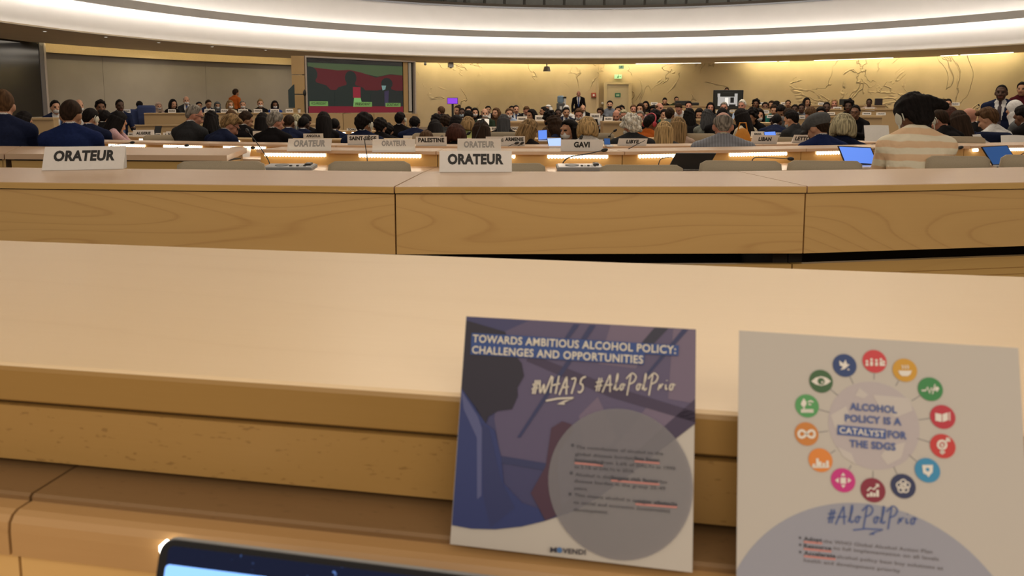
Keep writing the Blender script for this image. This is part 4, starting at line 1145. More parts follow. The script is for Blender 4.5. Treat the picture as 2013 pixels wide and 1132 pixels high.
# ---- behind the barrier and in the third row (backs to us)
ppl(1795, 181, 4.7, -14, 'person in cream and peach striped blazer with large black hair puff, seen from behind', 'puff', 'bk', 'B', M_STRIPE, 'f', hy=-22, hp=22, lean=30, ear='l', suit=False, arms='desk', wide=1.12)
ppl(4, 176.5, 6.25, 4, 'person with short brown hair in navy suit at left photo edge, back to us', 'crop', 'br', 'L', 'navy', lean=6, hy=-6)
ppl(138, 197, 6.3, 6, 'person in royal blue suit behind the left black ORATEUR sign, back to us', 'crop', 'db', 'T', 'royal', lean=10, hy=16)
ppl(177, 213, 8.7, 14, 'person in dark suit with pale earpiece, right of the royal blue suit', 'crop', 'bk', 'L', 'navy', lean=16, hy=28, ear='r')
ppl(232, 219.5, 10.5, 62, 'person in pink top with long black hair leaning over the desk', 'longer', 'bk', 'L', 'pink', 'f', lean=32, hp=10, arms='chin', suit=False)
ppl(46, 218, 10.4, 55, 'person with dark hair half hidden behind the navy suit at left edge', 'long', 'bk', 'L', 'black', 'f', lean=18)
ppl(206, 217, 11, 30, 'person in black behind the girl in pink, head low', 'short', 'bk', 'T', 'black', lean=22)
ppl(381, 206, 8.75, 40, 'balding grey haired person in glasses and charcoal suit, profile to the right', 'buzz', 'gr', 'P', 'char', lean=8, hy=38, glasses=True)
ppl(452, 225, 8.7, 48, 'blond person in glasses and navy jacket bending head down to read', 'sweep', 'dbl', 'P', 'navy', lean=30, hy=22, hp=22, glasses=True)
ppl(483, 218.5, 10.4, 30, 'dark haired person in black behind the tall microphone stalk', 'short', 'db', 'T', 'black', lean=14, hy=34)
ppl(516, 221, 10.6, 14, 'person with long straight black hair left of the grey haired delegate', 'longer', 'bk', 'L', 'black', 'f', lean=10)
ppl(541, 219, 8.7, 26, 'grey haired person in dark suit left of the first pale ORATEUR sign', 'short', 'gr', 'P', 'black', lean=10, hy=24)
ppl(415, 217, 10.8, 10, 'person with gathered black braids and pale earpiece behind the balding delegate', 'braids', 'bk', 'D', 'black', 'f', lean=8, ear='l')
ppl(454, 216, 11.5, 0, 'brown haired person mostly hidden behind the blond reader', 'short', 'br', 'L', 'char', lean=8)
ppl(568, 226, 10.35, 6, 'dark skinned person with pale earpiece right of the grey haired delegate', 'buzz', 'db', 'B', 'navy', lean=8, ear='r', hy=12)
ppl(582, 224, 11.6, 4, 'grey blond head behind the delegate with the earpiece', 'short', 'gb', 'L', 'grey', suit=False, lean=8)
ppl(597, 229.5, 10.3, 10, 'shaven headed person in navy suit above the first pale ORATEUR sign', 'buzz', 'bk', 'D', 'navy', lean=8, hy=18)
ppl(601, 224, 11.8, 12, 'black haired head just behind the shaven headed delegate', 'short', 'bk', 'T', 'black', lean=8)
ppl(636, 219, 10.6, 0, 'person with long black hair below the left part of the big screen', 'long', 'bk', 'L', 'black', 'f', lean=8)
ppl(657, 233, 10.6, 2, 'shaven headed person in navy suit between ANGOLA and SAINT SIEGE signs', 'buzz', 'bk', 'D', 'navy', lean=12)
ppl(716, 220.5, 8.2, 14, 'black haired person with large earpiece behind the SAINT SIEGE sign', 'full', 'bk', 'T', 'navy', lean=12, hy=20, ear='r')
ppl(747, 231, 10.4, 8, 'black haired person just right of the SAINT SIEGE delegate', 'full', 'bk', 'L', 'black', 'f', lean=14, suit=False)
ppl(761, 242, 10.2, 0, 'black haired low head above the second pale ORATEUR sign', 'full', 'bk', 'L', 'black', lean=26, hp=10)
ppl(787, 219, 12.5, 24, 'person in black wearing an earpiece below the right part of the big screen', 'short', 'bk', 'L', 'black', lean=8, ear='r')
ppl(815, 228.5, 11.9, 4, 'broad person in dark blue suit above the PALESTINE sign', 'short', 'bk', 'B', 'navy', lean=14, wide=1.12)
ppl(838, 258, 8.9, -8, 'small brown haired head peeping above the PALESTINE sign', 'short', 'br', 'L', 'brown', 'f', lean=34, hp=20)
ppl(855, 236, 10.5, -8, 'person in light blue shirt with black hair bending forward', 'long', 'bk', 'T', 'lblue', 'f', lean=34, suit=False)
ppl(858, 222.5, 12.3, 0, 'black haired person behind the light blue shirt', 'full', 'bk', 'T', 'black', lean=10)
ppl(876, 225, 11.9, -6, 'person in grey jacket with dark hair right of the light blue shirt', 'full', 'db', 'T', 'dkgrey', suit=False, lean=16)
ppl(896, 243, 8.2, -4, 'person with reddish brown hair between PALESTINE and the third pale sign', 'bobfull', 'rb', 'L', 'black', 'f', lean=12)
ppl(897, 224.5, 12.2, 6, 'black haired back of head behind the reddish brown hair', 'bob', 'bk', 'L', 'black', 'f', lean=8)
ppl(920, 228.5, 10.6, 6, 'person in yellow green top with dark blond hair', 'bob', 'dbl', 'L', 'lime', 'f', lean=8)
ppl(946, 236, 8.7, 0, 'person with long dark brown hair above the third pale ORATEUR sign', 'longer', 'db', 'L', 'black', 'f', lean=8)
ppl(921, 216, 13.6, 0, 'person in black whose hair blocks the masked delegates behind', 'short', 'bk', 'T', 'black', lean=10)
ppl(990, 224, 11.9, 4, 'person with long dark grey hair seen from behind', 'longer', 'dg', 'L', 'black', 'f', lean=8)
ppl(1041, 233.5, 8.3, 38, 'person with shoulder length blond hair in black jacket gesturing with both hands', 'long', 'dbl', 'L', 'black', 'f', lean=16, hy=10, arms='gesture', suit=False)
ppl(1089, 227, 10.3, -60, 'person with curly dark hair and glasses in navy, profile to the left', 'wavy', 'db', 'B', 'navy', 'f', lean=12, glasses=True, suit=False)
ppl(1118, 232.5, 8.3, -104, 'person with black hair in large white mask left of the GAVI sign', 'long', 'bk', 'L', 'dkgrey', 'f', lean=10, hy=-30, mask='w', suit=False)
ppl(1155, 229, 8.15, -4, 'person with blond bob behind the GAVI sign', 'bobfull', 'bl', 'L', 'white', 'f', lean=10, suit=False)
ppl(1079, 213.5, 12.6, -40, 'person with dark curls in brown behind the curly profile', 'curly', 'bk', 'B', 'brown', 'f', lean=18)
ppl(1241, 221.4, 8.15, -10, 'white haired person in charcoal suit behind the LIBYE sign', 'curly', 'wh', 'P', 'char', lean=12, hy=-10, wide=1.05)
ppl(1279, 225.6, 10.2, 24, 'person with black hair, red headset and orange scarf', 'short', 'bk', 'B', 'orange', 'f', lean=10, hy=20, band=True)
ppl(1306, 238, 8.15, 0, 'person with long straight golden blond hair right of the LIBYE sign', 'longer', 'bl', 'L', 'dkgrey', 'f', lean=16)
ppl(1333, 229, 8.9, 2, 'person in pale pink top with long brown hair', 'longer', 'dbl', 'L', 'beige', 'f', lean=8)
ppl(1422, 221.4, 6.25, -4, 'bald person in grey pinstripe blazer, back to us', 'fringe', 'gr', 'P', M_PIN, 'm', lean=12, suit=True, wide=1.12, shirt='cream')
ppl(1420, 212, 11.5, 2, 'wide dark figure with cropped hair just behind the bald pinstripe delegate', 'crop', 'bk', 'T', 'black', lean=20, wide=1.08)
ppl(1457, 213, 10.4, -48, 'person in cream sweater with long black hair facing left', 'longer', 'bk', 'L', 'cream', 'f', lean=18, hp=10)
ppl(1391, 214, 11.8, 0, 'person in olive patterned top with grey streaked braids', 'braids', 'dg', 'D', 'grnshirt', 'f', lean=10)
ppl(1355, 211, 12.4, -10, 'dark skinned person in long black coat left of the bald pinstripe delegate', 'braids', 'bk', 'D', 'black', 'f', lean=22)
ppl(1527, 225.5, 11.8, 10, 'shaven headed dark skinned person in navy leaning low above the LIBAN sign', 'buzz', 'bk', 'D', 'navy', lean=34, wide=1.05)
ppl(1556, 216.6, 10.4, -42, 'person in charcoal jacket and blue mask left of the flat cap', 'short', 'bk', 'L', 'char', suit=False, lean=16, hy=-16, hp=8, mask='b')
ppl(1608, 223, 6.3, -32, 'bearded person in grey flat cap and royal blue suit', 'cap', 'grey', 'L', 'royal', lean=18, hy=-18, hp=10)
ppl(1659, 222.5, 6.5, 2, 'person with silver blond bob in dark navy jacket', 'bobfull', 'gb', 'L', 'navy', 'f', lean=8, suit=False, wide=1.1)
ppl(1848, 216, 8.6, -50, 'person in black jacket with pale earpiece right of the striped blazer', 'crop', 'db', 'P', 'black', lean=22, hp=10, ear='l', suit=False)
ppl(1868, 209, 10.0, -20, 'person with dark auburn hair behind the black jacket with earpiece', 'bob', 'rb', 'L', 'black', 'f', lean=10)
ppl(1886, 217, 9.2, -38, 'person with long dark brown hair in navy right of the earpiece wearer', 'longer', 'db', 'L', 'navy', 'f', lean=20, suit=False)
ppl(1906, 213, 10.0, -70, 'pink bald person in glasses and black suit facing left', 'bald', 'gr', 'P', 'black', lean=12, hp=8, glasses=True)
ppl(1943, 210, 8.6, -52, 'brown haired person in white shirt reading, facing left', 'sweep', 'br', 'L', 'white', suit=False, lean=20, hy=-14)
ppl(1969.5, 166, 11.2, 186, 'standing person in navy suit, white shirt and dark tie at far right', 'buzz', 'bk', 'D', 'navy', pose='stand', lean=0, tie='dark', wide=1.08)
ppl(1996, 197, 10.2, -60, 'person in patterned grey white headscarf beside the standing navy suit', 'hijab', 'white', 'L', 'grey', 'f', lean=16)
ppl(2010, 160, 14.5, 190, 'standing person in maroon sweater cut by the right photo edge', 'short', 'bk', 'T', 'maroon', 'f', pose='stand', lean=0)
ppl(2012, 207, 9.0, -50, 'dark haired person seated at the right photo edge', 'short', 'bk', 'B', 'black', lean=16)
# ---- along the left wall and at the podium (facing us)
ppl(108, 196, 14.4, 160, 'masked person in dark suit with blue lanyard beside the dark screen', 'short', 'bk', 'L', 'navy', mask='w', lanyard=True, lean=8)
ppl(155, 195, 15.2, 158, 'bald masked person in dark suit half hidden by the royal blue suit', 'fringe', 'gr', 'L', 'black', mask='w', lean=8)
ppl(197, 195, 14.6, 170, 'person in dark green shirt with black hair before the grey wall', 'full', 'bk', 'B', 'dgreen', suit=False, lean=8, mask='k')
ppl(235, 195, 15.8, 162, 'dark skinned person in dark suit with blue lanyard left of the podium desk', 'crop', 'bk', 'D', 'navy', lean=8, lanyard=True)
ppl(274, 198, 20.8, 10, 'dark haired head behind the blue chair at the podium', 'short', 'bk', 'T', 'black', lean=8)
ppl(311.5, 200, 21.0, 165, 'person in beige headscarf, white mask and purple at the podium', 'hijab', 'beige', 'L', 'purple', 'f', mask='w', lean=8)
ppl(340, 194, 20.9, 150, 'person with black bob in black jacket at the podium', 'bob', 'bk', 'L', 'black', 'f', lean=12)
ppl(366, 189, 21.3, 176, 'tall masked person in dark suit with blue tie behind the podium', 'fringe', 'gr', 'L', 'char', mask='w', tie='blue', lean=4)
ppl(391, 199.5, 21.4, 170, 'dark haired person in the podium row behind the balding delegate', 'short', 'bk', 'T', 'navy', lean=12)
ppl(409.5, 196, 21.2, 150, 'person in dark suit looking down sideways at the podium', 'crop', 'db', 'T', 'navy', lean=12, hp=15)
ppl(427, 199, 21.5, 172, 'person in grey headscarf and mask with blue clothes at the podium', 'hijab', 'grey', 'T', 'blue', 'f', mask='w', lean=8)
ppl(452, 196, 20.9, 160, 'blond masked person in cream jacket at the podium', 'bob', 'dbl', 'L', 'cream', 'f', mask='w', lean=8)
ppl(463.5, 174, 22.8, 40, 'standing person in orange sweater behind the podium', 'short', 'db', 'T', 'orange', 'f', pose='stand', lean=12)
ppl(477, 197, 21.3, 180, 'grey haired masked person right of the orange sweater', 'short', 'gr', 'L', 'black', mask='w', lean=8)
ppl(511.5, 193, 21.3, 176, 'masked person with hair in a bun wearing a black vest at the podium', 'bun', 'dbl', 'L', 'black', 'f', mask='w', suit=False, lean=8)
ppl(540, 197, 21.5, 172, 'masked person in dark hair and blue jacket, rightmost at the podium', 'bob', 'bk', 'B', 'blue', 'f', mask='w', lean=8)
# ---- across the hall, middle (facing us)
ppl(867, 208.5, 17.0, -30, 'person in black standing bent left of the purple monitor', 'crop', 'br', 'P', 'black', 'm', pose='stand', lean=22, suit=False)
ppl(899, 205, 18.0, 210, 'person with dark bun right under the purple monitor', 'bun', 'db', 'T', 'black', 'f', lean=8)
ppl(908, 212, 17.4, 185, 'dark skinned person in white shirt right of the purple monitor', 'crop', 'bk', 'D', 'white', suit=False, lean=8, mask='b')
ppl(921, 208.5, 20.0, 180, 'black haired head at the back left of the masked person in black', 'full', 'bk', 'L', 'black', lean=8)
ppl(933.5, 211, 18.2, 170, 'person with long black hair and bright white mask', 'long', 'bk', 'L', 'black', 'f', mask='w', lean=8)
ppl(953, 213, 16.6, 176, 'masked grey haired person in dark green jacket', 'fringe', 'gr', 'L', 'dgreen', mask='w', lean=8, suit=False)
ppl(959.5, 207.5, 20.4, 180, 'dark haired head right behind the dark green jacket', 'short', 'bk', 'T', 'black', lean=8)
ppl(975, 211, 17.8, 215, 'person with long reddish brown hair in brown facing left', 'long', 'br', 'L', 'brown', 'f', lean=8)
ppl(1001, 212, 16.6, 172, 'masked person with short brown hair in light blue shirt', 'short', 'br', 'L', 'lblue', 'm', mask='w', suit=False, lean=10)
ppl(1006, 207.5, 20.6, 180, 'dark haired head above the light blue shirt with mask', 'short', 'bk', 'T', 'black', lean=8)
ppl(1014.5, 206.5, 19.4, 170, 'person in dark suit and blue tie in the middle back row', 'crop', 'bk', 'L', 'navy', tie='blue', lean=8)
ppl(1035, 209.5, 19.0, 165, 'balding person in dark suit looking down behind white signs', 'crop', 'br', 'P', 'black', lean=12, hp=30)
ppl(1044.5, 213.5, 15.4, 235, 'person with long dark hair in dark grey facing left before the white signs', 'long', 'bk', 'T', 'dkgrey', 'f', lean=12)
ppl(1068, 209.5, 19.2, 250, 'black haired person in white in left profile', 'short', 'bk', 'T', 'white', suit=False, lean=8)
ppl(1077.5, 205.5, 20.4, 220, 'person in white headcloth with black cord', 'ghutra', 'white', 'T', 'white', suit=False, lean=8)
ppl(1097.5, 213.5, 17.6, 180, 'dark skinned person below the water cooler', 'crop', 'bk', 'D', 'brown', suit=False, lean=8)
ppl(1113, 210.5, 17.0, 170, 'dark haired person in suit and tie left of the white N95 mask', 'short', 'bk', 'T', 'navy', tie='blue', lean=8)
ppl(1113.5, 206, 20.4, 176, 'person in white cap and white clothes behind the suit and tie', 'hijab', 'white', 'B', 'white', suit=False, lean=8)
ppl(1138, 212.5, 15.2, 184, 'masked person in dark suit below the standing bald guard', 'short', 'br', 'P', 'black', mask='w', lean=12, hp=15)
ppl(1137.5, 179, 29.0, 180, 'standing bald person in dark suit with blue tie by the wall', 'bald', 'gr', 'P', 'black', pose='stand', lean=0, tie='blue')
ppl(1146, 206, 22.0, 176, 'head partly hidden in front of the standing bald person', 'fringe', 'gr', 'L', 'black', lean=8)
ppl(1180, 211, 20.2, 200, 'dark figure with raised dark bag left of the grey top', 'full', 'db', 'B', 'black', lean=12)
ppl(1199, 197, 20.4, 182, 'standing person in grey top and black mask before the beige door', 'tail', 'bk', 'L', 'bluegrey', 'f', pose='stand', mask='k', suit=False, lean=4)
ppl(1212, 216.5, 15.4, 190, 'old balding ruddy person in black suit left of the white hair', 'fringe', 'gr', 'P', 'black', lean=12, hp=15)
ppl(1221.5, 206, 20.4, 180, 'black haired head behind the ruddy old person', 'full', 'bk', 'T', 'black', lean=8)
ppl(1215.5, 208.5, 19.0, 190, 'dark haired head left of the black haired one below the door', 'short', 'bk', 'T', 'dkgrey', suit=False, lean=8)
ppl(1226, 215, 16.2, 180, 'elderly grey haired person beside the ruddy old person', 'short', 'gb', 'P', 'dkgrey', suit=False, lean=10, hp=15)
ppl(1245.5, 205.5, 19.2, 178, 'brown haired person in white shirt right of the door', 'short', 'br', 'P', 'white', suit=False, lean=8)
ppl(1259, 202, 17.4, 200, 'person with long dark hair in pink shawl', 'long', 'db', 'L', 'pink', 'f', lean=8)
ppl(1269.5, 198, 22.2, 190, 'black haired person behind the pink shawl', 'bob', 'bk', 'T', 'black', 'f', lean=8)
ppl(1258, 216.5, 14.8, 186, 'grey haired person in lilac behind the white haired delegate', 'short', 'gr', 'P', 'bluegrey', 'f', suit=False, lean=12)
ppl(1284, 205, 18.4, 185, 'dark haired person left of the bald ruddy profile', 'curly', 'bk', 'B', 'black', 'f', lean=8)
ppl(1288, 213.5, 13.2, 6, 'back of a black haired head above the red headset', 'full', 'bk', 'T', 'black', lean=8)
ppl(1297, 202, 16.4, 140, 'bald ruddy person turned to the right', 'fringe', 'br', 'P', 'beige', suit=False, lean=8)
ppl(1306, 213.5, 15.5, 165, 'person in bright green jacket with dark hair', 'tail', 'bk', 'L', 'green', 'f', lean=10)
ppl(1317.5, 211, 13.4, 20, 'dark haired person in grey shirt right of the green jacket', 'short', 'db', 'T', 'grnshirt', suit=False, lean=12)
ppl(1307, 192, 26.0, 180, 'dark haired person in black leaning on the topmost desk', 'crop', 'bk', 'L', 'black', suit=False, lean=22, hp=15)
ppl(1330, 189.5, 26.0, 170, 'person in olive top beside the long black case on the topmost desk', 'crop', 'bk', 'T', 'olive', suit=False, lean=12)
ppl(1334.5, 204, 17.2, 200, 'person in white shirt looking down left of the black coat', 'crop', 'db', 'P', 'white', suit=False, lean=22, hp=30)
ppl(1354, 198, 18.4, 180, 'dark haired person with flushed face above the black coat', 'short', 'bk', 'P', 'black', lean=8)
ppl(1375, 212, 16.0, 184, 'dark haired person looking down right of the black coat', 'long', 'bk', 'L', 'black', 'f', lean=12, hp=15)
ppl(1397, 200, 18.2, 178, 'person with long dark hair left of the wall monitor stand', 'long', 'bk', 'P', 'black', 'f', lean=8)
ppl(1423.5, 200, 17.6, 186, 'grey haired person in dark suit before the grey monitor', 'short', 'gr', 'P', 'char', lean=8)
ppl(1459, 195, 16.8, 200, 'white haired person in light blue shirt right of the monitor', 'short', 'wh', 'P', 'lblue', suit=False, lean=12)
ppl(1429, 171.5, 30.0, 180, 'head peeping over the top of the grey monitor', 'short', 'db', 'T', 'black', pose='stand', suit=False, lean=0)
ppl(1478, 210.5, 13.2, 215, 'person with curly black hair looking down left', 'curly', 'bk', 'T', 'black', 'f', lean=22, hp=15)
ppl(1493, 212.5, 14.2, 176, 'masked person with long dark hair in black', 'long', 'bk', 'L', 'black', 'f', mask='w', lean=8)
ppl(1486.5, 192.5, 21.6, 185, 'person with wide dark afro at the topmost left desk', 'curly', 'bk', 'B', 'black', 'f', lean=8)
ppl(1504.5, 200, 20.2, 180, 'dark haired person in white shirt behind a white sign', 'short', 'bk', 'B', 'white', suit=False, lean=8)
ppl(1517, 197, 21.4, 200, 'person with long dark hair left of the shiny black hair', 'long', 'db', 'T', 'beige', 'f', lean=8)
ppl(1527.5, 197.5, 20.4, 60, 'person with shiny long black hair turned away', 'longer', 'bk', 'T', 'black', 'f', lean=8)
ppl(1522, 205.5, 18.0, 180, 'person in teal green jacket below the long black hair', 'short', 'db', 'L', 'teal', 'f', suit=False, lean=12, hp=15)
ppl(1535.5, 207.5, 15.2, 190, 'person in black suit bowing with white mask lowered', 'full', 'bk', 'T', 'black', lean=22, hp=30, mask='w')
ppl(1549.5, 196, 23.6, 180, 'single dark haired head right of a white sign on the top row', 'short', 'db', 'T', 'brown', suit=False, lean=8)
ppl(1549.5, 211.5, 14.6, 10, 'back of a dark brown head behind the charcoal jacket', 'short', 'db', 'T', 'dkgrey', suit=False, lean=8)
ppl(1563, 204.5, 18.2, 185, 'dark skinned person in dark top, left one of a pair above the charcoal jacket', 'short', 'bk', 'D', 'dkgrey', suit=False, lean=8)
ppl(1576, 203, 18.6, 180, 'dark skinned person in grey top, right one of a pair above the charcoal jacket', 'short', 'bk', 'D', 'bluegrey', suit=False, lean=8)
ppl(1586.5, 191, 22.0, 150, 'person in beige with dark bob sitting upright on the top row', 'bob', 'bk', 'T', 'beige', 'f', lean=4)
ppl(1594, 210, 12.2, -30, 'brownish haired bowed head behind the flat cap', 'short', 'br', 'P', 'beige', suit=False, lean=22, hp=15)
ppl(1614, 208.5, 13.2, 176, 'masked person with long dark hair above the flat cap', 'long', 'bk', 'L', 'black', 'f', mask='w', lean=12)
ppl(1625.5, 200, 17.0, 175, 'dark skinned person in black above the silver blond bob', 'crop', 'bk', 'D', 'black', suit=False, lean=8)
ppl(1640.5, 193.5, 21.4, 178, 'blond person in pink top on the top row', 'bob', 'bl', 'P', 'pink', 'f', lean=8)
ppl(1669, 192, 16.2, 190, 'dark skinned person in black beside the dark monitor', 'curly', 'bk', 'D', 'black', suit=False, lean=8)
ppl(1682, 205.5, 13.4, 196, 'person in black sweater and glasses resting hand on face', 'crop', 'bk', 'B', 'black', suit=False, lean=12, arms='face', glasses=True)
ppl(1709, 193.5, 22.2, 182, 'dark haired person in pale top left of the picture frame', 'crop', 'bk', 'D', 'beige', suit=False, lean=4)
ppl(1834, 199, 15.4, 170, 'grey haired head just right of the black hair puff', 'short', 'gr', 'L', 'olive', suit=False, lean=8)
ppl(1850, 203, 14.4, 165, 'brown haired low head right of the black hair puff', 'short', 'br', 'L', 'black', lean=12)
ppl(1864.5, 193.5, 19.6, 178, 'masked dark haired person in white behind a white sign', 'short', 'bk', 'L', 'white', 'f', mask='w', suit=False, lean=8)
ppl(1856.5, 194, 20.6, 190, 'dark haired head left of the masked person in white', 'short', 'db', 'T', 'black', suit=False, lean=8)

# ------------------------------------------------------------------ chairs
def chair_proto(name, mat, w=.49, label='', group=None, hb=.43):
    t = thing(name, label, 'chair', (0, 0, 0), 0, group)
    b = MB(); n = 10
    for i in range(n):       # curved upholstered back: a shell of rounded slabs lofted across
        pass
    prof = []
    vs = []; fs = []; rows = 9; cols = 15; th = .045
    for face in (0, 1):
        for j in range(rows):
            v = j / (rows - 1)
            for i in range(cols):
                u = i / (cols - 1) * 2 - 1
                ww = w / 2 * (1 - .10 * (1 - v)) * (1 - .05 * max(0, (v - .8) / .2) ** 2)
                x = u * ww; y = -.22 - .05 * v - .035 * (1 - u * u) + (th if face else 0) * (1 - .55 * max(abs(u) ** 6, abs(2 * v - 1) ** 8))
                z = .50 + hb * v - .02 * max(0, (abs(u) - .8) / .2) ** 2 * (1 if v > .5 else -1)
                vs.append((x, y, z))
    o_ = rows * cols
    for j in range(rows - 1):
        for i in range(cols - 1):
            a = j * cols + i
            fs.append((a, a + 1, a + cols + 1, a + cols)); fs.append((o_ + a, o_ + a + cols, o_ + a + cols + 1, o_ + a + 1))
    for i in range(cols - 1):
        fs.append((i, o_ + i, o_ + i + 1, i + 1)); a = (rows - 1) * cols + i; fs.append((a, a + 1, o_ + a + 1, o_ + a))
    for j in range(rows - 1):
        a = j * cols; fs.append((a, a + cols, o_ + a + cols, o_ + a)); a = j * cols + cols - 1; fs.append((a, o_ + a, o_ + a + cols, a + cols))
    MB().add(vs, fs).build('backrest', mat, t, smooth=True)
    b = MB(); b.box(-.23, .23, -.20, .24, .40, .455); b.build('seat', mat, t, bevel=.02)
    b = MB(); b.cyl((0, 0, .06), .03, .34); b.build('column', M_SILVER, t)
    b = MB()
    for k in range(5):
        a = k * 2 * PI / 5; b.tube([(0, 0, .07), (.27 * math.sin(a), .27 * math.cos(a), .03)], .02, seg=8, r1=.014)
    b.build('base', M_SILVER, t)
    for s in (-1, 1):
        b = MB(); b.tube([(s * .22, -.16, .43), (s * .265, -.17, .5), (s * .265, -.17, .66), (s * .265, .08, .66), (s * .255, .10, .44)], .012, seg=8); b.build('armrest', M_SILVER, t)
    return t
cp = chair_proto('office_chair', M_BEIGE, label='empty beige chair', group='beige chairs in the second row')
vis = [(421, 507 - 335, 318, 'beige empty chair back behind the left barrier desk, left of the microphone console'),
       (719.5, 167, 318, 'beige empty chair back behind the left barrier desk, below the second pale ORATEUR sign'),
       (1000, 150, 322, 'beige empty chair back behind the right black ORATEUR sign'),
       (1267, 169, 325, 'low beige empty chair back left of the black laptop'),
       (1466.5, 163, 317, 'beige empty chair back right of the black laptop'),
       (1636, 145, 317, 'beige empty chair back in front of the open blue laptop'),
       (1904, 118, 308, 'beige empty chair back right of the striped blazer'),
       (2055, 118, 306, 'beige chair back cut by the right photo edge')]
for k, (u, wpx, v, lab) in enumerate(vis):
    c = cp if k == 0 else copy_tree(cp)
    y = 4.35
    P = at(u, v, y)
    c.location = (P.x + .0, y + .26, P.z - .925)
    c.rotation_euler = (0, 0, -math.atan2(P.x, y) * .4)
    c.scale = (wpx * y / FPX / .49, 1, 1)
    c.location.z = 0; c.scale.z = P.z / .925
    c['label'] = lab
extra = [(842, 9.4, 262, 'small beige chair back behind the PALESTINE sign'), (996, 9.2, 260, 'beige chair back behind the third pale ORATEUR sign, beside the dark grey hair'),
         (1176, 9.3, 262, 'beige chair back right of the GAVI blond bob'), (1382, 8.9, 263, 'beige chair back left of the bald pinstripe delegate'), (1541, 8.7, 270, 'beige chair back right of the LIBAN sign'),
         (1914, 6.6, 269, 'beige chair back between the striped blazer and the white shirt reader'), (302, 8.8, 266, 'beige chair back behind the ALGERIE sign')]
for u, y, v, lab in extra:
    c = copy_tree(cp); P = at(u, v, y); zf = floor_z(y); c.location = (P.x, y + .26, zf); c.rotation_euler = (0, 0, -math.atan2(P.x, y))
    c.scale = (.95, 1, (P.z - zf) / .925); c['label'] = lab; c['group'] = 'beige chairs among the delegates'
short = {}
for t, y in SEATED:
    if y > 30: continue
    c = copy_tree(cp); c.location = t.location; c.location.z = floor_z(t.location.y); c.rotation_euler = t.rotation_euler; c.scale = (.95, 1, .82)
    b_ = t['label'].split()
    c['label'] = 'chair seating the ' + ' '.join(b_[:13])
    c['group'] = 'occupied chairs in the hall'
    for ch in list(c.children):
        if ch.name.startswith('armrest'): bpy.data.objects.remove(ch)
cb = chair_proto('podium_chair', M_BLUECHAIR, w=.60, label='blue chair back with a head behind it at the podium', group='blue chairs at the podium', hb=.50)
for k, (u, v, lab) in enumerate(((280, 207, 'large blue chair back at the podium below a dark head'), (251, 214.5, 'low blue chair back left of the large blue one'))):
    c = cb if k == 0 else copy_tree(cb)
    P = at(u, v, 20.0); zf = floor_z(20.1); c.location = (P.x, 20.25, zf); c.rotation_euler = (0, 0, .35); c.scale = (.75, .8, (P.z - zf) / 1.0); c['label'] = lab
# ================================================================== name signs
def nameplate(u, vb, y, wpx, hpx, text, twpx, thpx, label, back=14, ink=None, board=None, z=None, bold=.05, tdv=0.0, group='name signs on the desks', yaw=None, skewpx=0, name='name_sign', tdu=0, zfix=None):
    """folded sign: two leaning faces on a foot; its lettering is a part"""
    P = at(u, vb, y); az = math.atan2(P.x, y) if yaw is None else yaw
    if z is not None: P = atz(u, vb, z); y = P.y
    if zfix is not None: P.z = zfix
    S = y / FPX; W_, H_ = wpx * S, hpx * S
    t = thing(name, label, 'sign', P, -az * .55, group)
    k = math.tan(R_(back)) * H_; th = .003; sk = skewpx * S
    b = MB()
    k2 = .004 if board is M_SIGNBACK else 2 * abs(k) + .012
    vs = [(-W_ / 2, 0, 0), (W_ / 2, 0, 0), (W_ / 2 + sk, k, H_), (-W_ / 2 + sk, k, H_), (-W_ / 2, k2, 0), (W_ / 2, k2, 0), (W_ / 2 + sk, k + .004, H_), (-W_ / 2 + sk, k + .004, H_)]
    b.add(vs, [(0, 1, 2, 3), (5, 4, 7, 6), (3, 2, 6, 7), (4, 0, 3, 7), (1, 5, 6, 2), (0, 4, 5, 1)])
    b.build('board', board or M_SIGN, t)
    if board is M_SIGNBACK:
        b = MB(); b.box(-W_ / 2, W_ / 2, .004, .05, 0, .004); b.build('foot', M_WHITEPL, t)
    if text:
        tv, tf = text_mesh(text, twpx * S, thpx * S, bold)
        q = []
        for x, _, zz in tv:
            h = H_ * .52 + zz - tdv * S
            q.append((x + sk * h / H_ + tdu * S, k * h / H_ - .0012, h))
        MB().add(q, tf).build('lettering', ink or M_INK, t)
    return t
M_SIGNW = M_SIGNBACK
nameplate(163, 333.5, 3.52, 144, 45, 'ORATEUR', 109, 18.5, 'left sign with bold black ORATEUR on the barrier ledge', back=20, tdv=-4, skewpx=4, name='orateur_sign', z=.951)
nameplate(935, 338, 3.52, 143, 41, 'ORATEUR', 110, 18.5, 'right sign with bold black ORATEUR on the barrier ledge', back=12, tdv=-4, name='orateur_sign', z=.951)
nameplate(607, 297, 5.52, 84, 24, 'ORATEUR', 61, 11.5, 'pale sign with grey ORATEUR lettering, leftmost of three', ink=M_INKGREY, board=M_SIGNBACK, back=30, tdv=-2.5, skewpx=2, name='orateur_sign', group='pale ORATEUR signs', z=.951)
nameplate(774, 299, 5.52, 84, 25, 'ORATEUR', 48, 9.5, 'pale sign with grey ORATEUR lettering, middle of three', ink=M_INKGREY, board=M_SIGNBACK, back=30, tdv=-4, name='orateur_sign', group='pale ORATEUR signs', z=.951)
nameplate(942, 299, 5.52, 86, 26, 'ORATEUR', 61, 11, 'pale sign with grey ORATEUR lettering, rightmost of three behind a microphone stalk', ink=M_INKGREY, board=M_SIGNBACK, back=30, tdv=-1.5, name='orateur_sign', group='pale ORATEUR signs', z=.951)
nameplate(1143.5, 297, 5.52, 82, 23, 'GAVI', 31, 10, 'white GAVI name sign', back=-10, tdv=-1, z=.951)
C = 'name signs of the third row'
